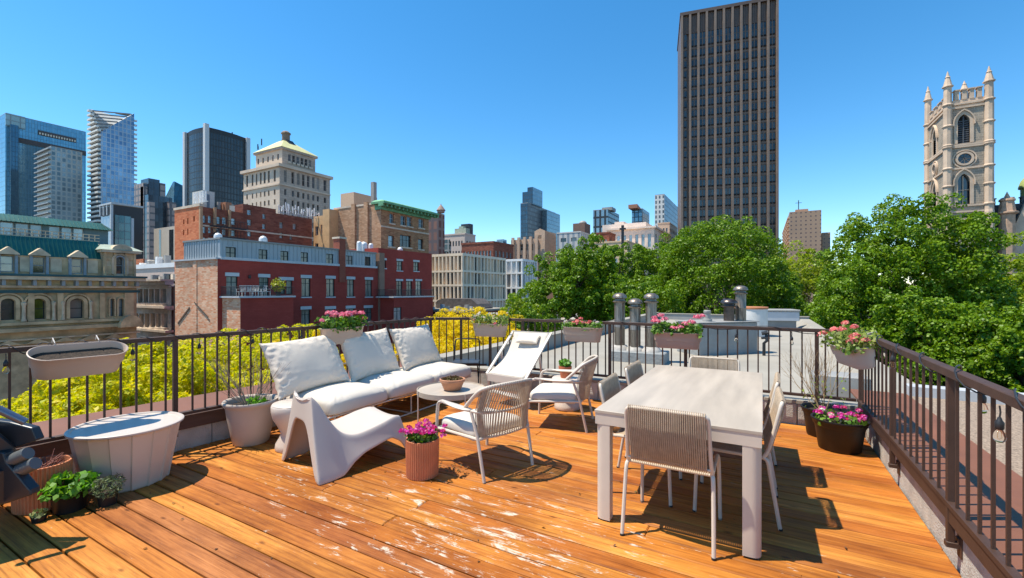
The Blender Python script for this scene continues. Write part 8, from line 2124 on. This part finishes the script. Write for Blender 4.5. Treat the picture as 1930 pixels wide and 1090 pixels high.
def tree(name, label, x, y, ztop, zbot, r, m, nclump, nleaf, size, seed, group, trunk_r=0.22, lumpy=0.22, flat=1.0, ry=None, asp=0.75, zground=GZ, pn=2.5):
    nclump, nleaf = int(nclump * 2.2), int(nleaf * 2.9); size *= 0.74
    g = np.random.default_rng(seed); rg = random.Random(seed)
    root = thing(name, label, 'tree', (x, y, zground), 0, group)
    zc, rz = (ztop + zbot) / 2, (ztop - zbot) / 2; ry = ry or r
    # clump centres in a lumpy ellipsoid, more of them near the surface
    d = g.normal(size=(nclump, 3)); d /= (np.abs(d) ** pn).sum(axis=1, keepdims=True) ** (1 / pn)
    ph = g.uniform(0, 6.28, 6)
    kv = g.normal(size=(6, 3)); kv /= np.linalg.norm(kv, axis=1, keepdims=True)
    lump = 1 + lumpy * 0.62 * np.sin(d @ (kv * g.uniform(3, 7, (6, 1))).T + ph).sum(axis=1)
    rad = g.uniform(0.25, 1.0, nclump) ** 0.33 * lump * 0.93
    C = d * rad[:, None] * np.array([r, ry, rz]); C[:, 2] += zc
    cr = r * g.uniform(0.10, 0.21, nclump) * (nclump / 220) ** -0.33
    per = nleaf // nclump
    e = g.normal(size=(nclump, per, 3)); e /= np.linalg.norm(e, axis=2, keepdims=True)
    e[:, :, 2] = np.where(e[:, :, 2] < -0.6, -e[:, :, 2], e[:, :, 2])
    q = g.uniform(0.55, 1.0, (nclump, per, 1)) ** 0.6
    P = C[:, None, :] + e * q * cr[:, None, None] * np.array([1, 1, flat])
    P = P.reshape(-1, 3)
    hi, lo = np.percentile(P[:, 2], 99.6), np.percentile(P[:, 2], 0.5)
    P[:, 2] = zbot + (P[:, 2] - lo) * (ztop - zbot) / (hi - lo)
    P[:, 0] *= r / np.percentile(np.abs(P[:, 0]), 98.5); P[:, 1] *= ry / np.percentile(np.abs(P[:, 1]), 98.5)
    nr = e.reshape(-1, 3) * 0.7 + g.normal(size=P.shape) * 0.45; nr[:, 2] += 0.12
    V = leaf_quads(P, nr, g.uniform(size * 0.65, size * 1.3, len(P)), g, asp, 0.10)
    V[:, 2] -= zground
    arrmesh('crown', V, 4, m, root)
    mb = MB(); zf = zbot - zground + rz * 0.35
    lean = Vector((rg.uniform(-0.3, 0.3), rg.uniform(-0.3, 0.3), 0))
    mb.tube([(0, 0, 0), tuple(Vector((0, 0, zf * 0.5)) + lean * 0.5), tuple(Vector((0, 0, zf)) + lean)], [trunk_r * 1.25, trunk_r, trunk_r * 0.8], 9)
    for k in range(7):
        a = k * 2 * PI / 7 + rg.uniform(-0.3, 0.3); l = rg.uniform(0.45, 0.8)
        b = Vector((0, 0, zf * rg.uniform(0.9, 1.0))) + lean
        t = Vector((math.cos(a) * r * l, math.sin(a) * ry * l, zc - zground + rz * rg.uniform(-0.1, 0.6)))
        mid = b.lerp(t, 0.5) + Vector((-math.cos(a) * 0.12 * r, -math.sin(a) * 0.12 * r, rz * 0.12))
        pts = spline([b, mid, t], 4); n = len(pts)
        mb.tube(pts, [trunk_r * 0.55 * (1 - 0.8 * i / (n - 1)) for i in range(n)], 6)
        for j in range(2):
            s_ = pts[n // 2 + j]; e_ = s_ + Vector((rg.uniform(-1, 1) * r * 0.35, rg.uniform(-1, 1) * r * 0.35, rg.uniform(0.1, 0.5) * rz))
            mb.tube([s_, s_.lerp(e_, 0.5) + Vector((0, 0, 0.1)), e_], [trunk_r * 0.2, trunk_r * 0.14, trunk_r * 0.05], 5)
    mb.build('trunk', bark, root, smooth=60)
    return root
def ptree(name, label, px, py_top, Z, r, m, nclump, nleaf, size, seed, group, zbot=-4.0, **k):
    x, y = wxy(px, Z); return tree(name, label, x, y, zpx(py_top, Z), zbot, r, m, nclump, nleaf, size, seed, group, **k)
lime = leafmat('lime_leaves', [(0.20, 0.28, 0.01), (0.28, 0.34, 0.015), (0.34, 0.37, 0.03), (0.14, 0.22, 0.01)], 0.4, 0.45)
GT = 'yellow-green street trees along the building'
for i, (x, y, pyt, r, m, lab) in enumerate((
    (-12.6, 3.9, 702, 1.75, locust, 'yellow-green locust tree seen through the railing beneath the empty planter box'),
    (-15.4, 6.5, 656, 1.35, locust, 'yellow-green locust tree in front of the orange brick side wall'),
    (-13.2, 7.6, 648, 2.5, locust, 'yellow-green locust tree behind the leafless shrub pot'),
    (-12.6, 10.2, 628, 2.3, locust, 'yellow-green locust tree behind the sofa and its geranium box'),
    (-12.0, 13.4, 618, 2.3, locust_y, 'golden locust tree behind the third sofa cushion'),
    (-12.3, 16.9, 592, 2.5, locust_y, 'tall golden locust tree behind the black folding chair'),
    (-9.3, 2.9, 728, 1.5, locust, 'low yellow-green locust crown close behind the roof ledge and white tub'),
    (-9.4, 4.6, 692, 1.6, locust, 'low yellow-green locust crown between the tub and the shrub pot'),
    (-9.5, 6.5, 678, 1.7, locust, 'low yellow-green locust crown right behind the first sofa cushion'),
    (-9.6, 8.8, 655, 1.8, locust_y, 'low golden locust crown behind the middle sofa cushion'),
    (-9.4, 11.4, 636, 1.9, locust_y, 'low golden locust crown between the third sofa cushion and the folding chair'),
    (-8.9, 14.6, 628, 1.9, locust_y, 'low golden locust crown beside the white flower planter at the corner'))):
    Zc = -x * SY_ + y * CY_
    tree('locust_tree', lab, x, y, zpx(pyt, Zc) + 0.15, zpx(pyt, Zc) - 4.2, r * 1.15, m, 300, 30000, 0.125, 100 + i, GT, 0.13, 0.22, 0.8, ry=r * 1.25, asp=0.5)
GM = 'maple trees round the church square'
ptree('maple_tree', 'maple with visible dark trunk in front of the art deco hall', 1084, 452, 36, 3.9, maple, 210, 21000, 0.24, 201, GM, -1.6, lumpy=0.30)
ptree('maple_tree', 'narrow maple rising before the yellow rendered block', 1145, 450, 42, 2.9, maple, 170, 16000, 0.25, 202, GM, -4, lumpy=0.28)
ptree('maple_tree', 'maple between the yellow block and the giant brown slab', 1235, 449, 46, 4.4, maple, 190, 18000, 0.26, 203, GM, -5)
ptree('maple_tree', 'broad round dense maple in front of the giant brown slab', 1352, 420, 38, 4.9, maple, 360, 36000, 0.22, 204, GM, -5, lumpy=0.05, pn=2.1)
ptree('maple_tree', 'low bushy maple beside the low brown brick building', 985, 555, 31, 1.9, maple2, 110, 9000, 0.20, 205, GM, -4)
ptree('maple_tree', 'shaded maple behind the three stainless flues', 1190, 520, 34, 3.6, maple, 150, 14000, 0.22, 206, GM, -6)
ptree('maple_tree', 'light green tree under the tan balconied tower', 1515, 472, 52, 5.0, lime, 170, 15000, 0.30, 207, GM, -6)
ptree('maple_tree', 'darker low maple behind the pale roof hatch', 1490, 545, 38, 4.4, maple, 170, 15000, 0.23, 208, GM, -8)
ptree('maple_tree', 'big dark green maple covering the foot of the church tower', 1712, 396, 25, 4.3, maple, 420, 46000, 0.20, 209, GM, -5, lumpy=0.13, ry=4.4, pn=2.05)
ptree('maple_tree', 'bright maple below the church nave', 1905, 436, 25.5, 4.9, maple2, 300, 26000, 0.20, 210, GM, -5)
ptree('maple_tree', 'low maple behind the corner geranium planter', 1640, 500, 23, 3.2, maple, 190, 18000, 0.17, 211, GM, -5)
ptree('maple_tree', 'dark maple beyond the side railing and gravel roof', 1800, 560, 19, 2.9, maple, 220, 22000, 0.17, 212, GM, -5)
ptree('maple_tree', 'sunlit maple hanging over the gravel roof at the photo edge', 1945, 575, 16.5, 2.1, maple, 200, 18000, 0.17, 213, GM, -2.6, lumpy=0.4)
ptree('maple_tree', 'maple filling the gap between the dense round maple and light green tree', 1455, 495, 48, 3.6, maple, 130, 11000, 0.26, 214, GM, -6)
ptree('maple_tree', 'shady maple beyond the pale roof parapet end', 1015, 556, 27.5, 2.2, maple, 120, 10000, 0.18, 215, GM, -7)
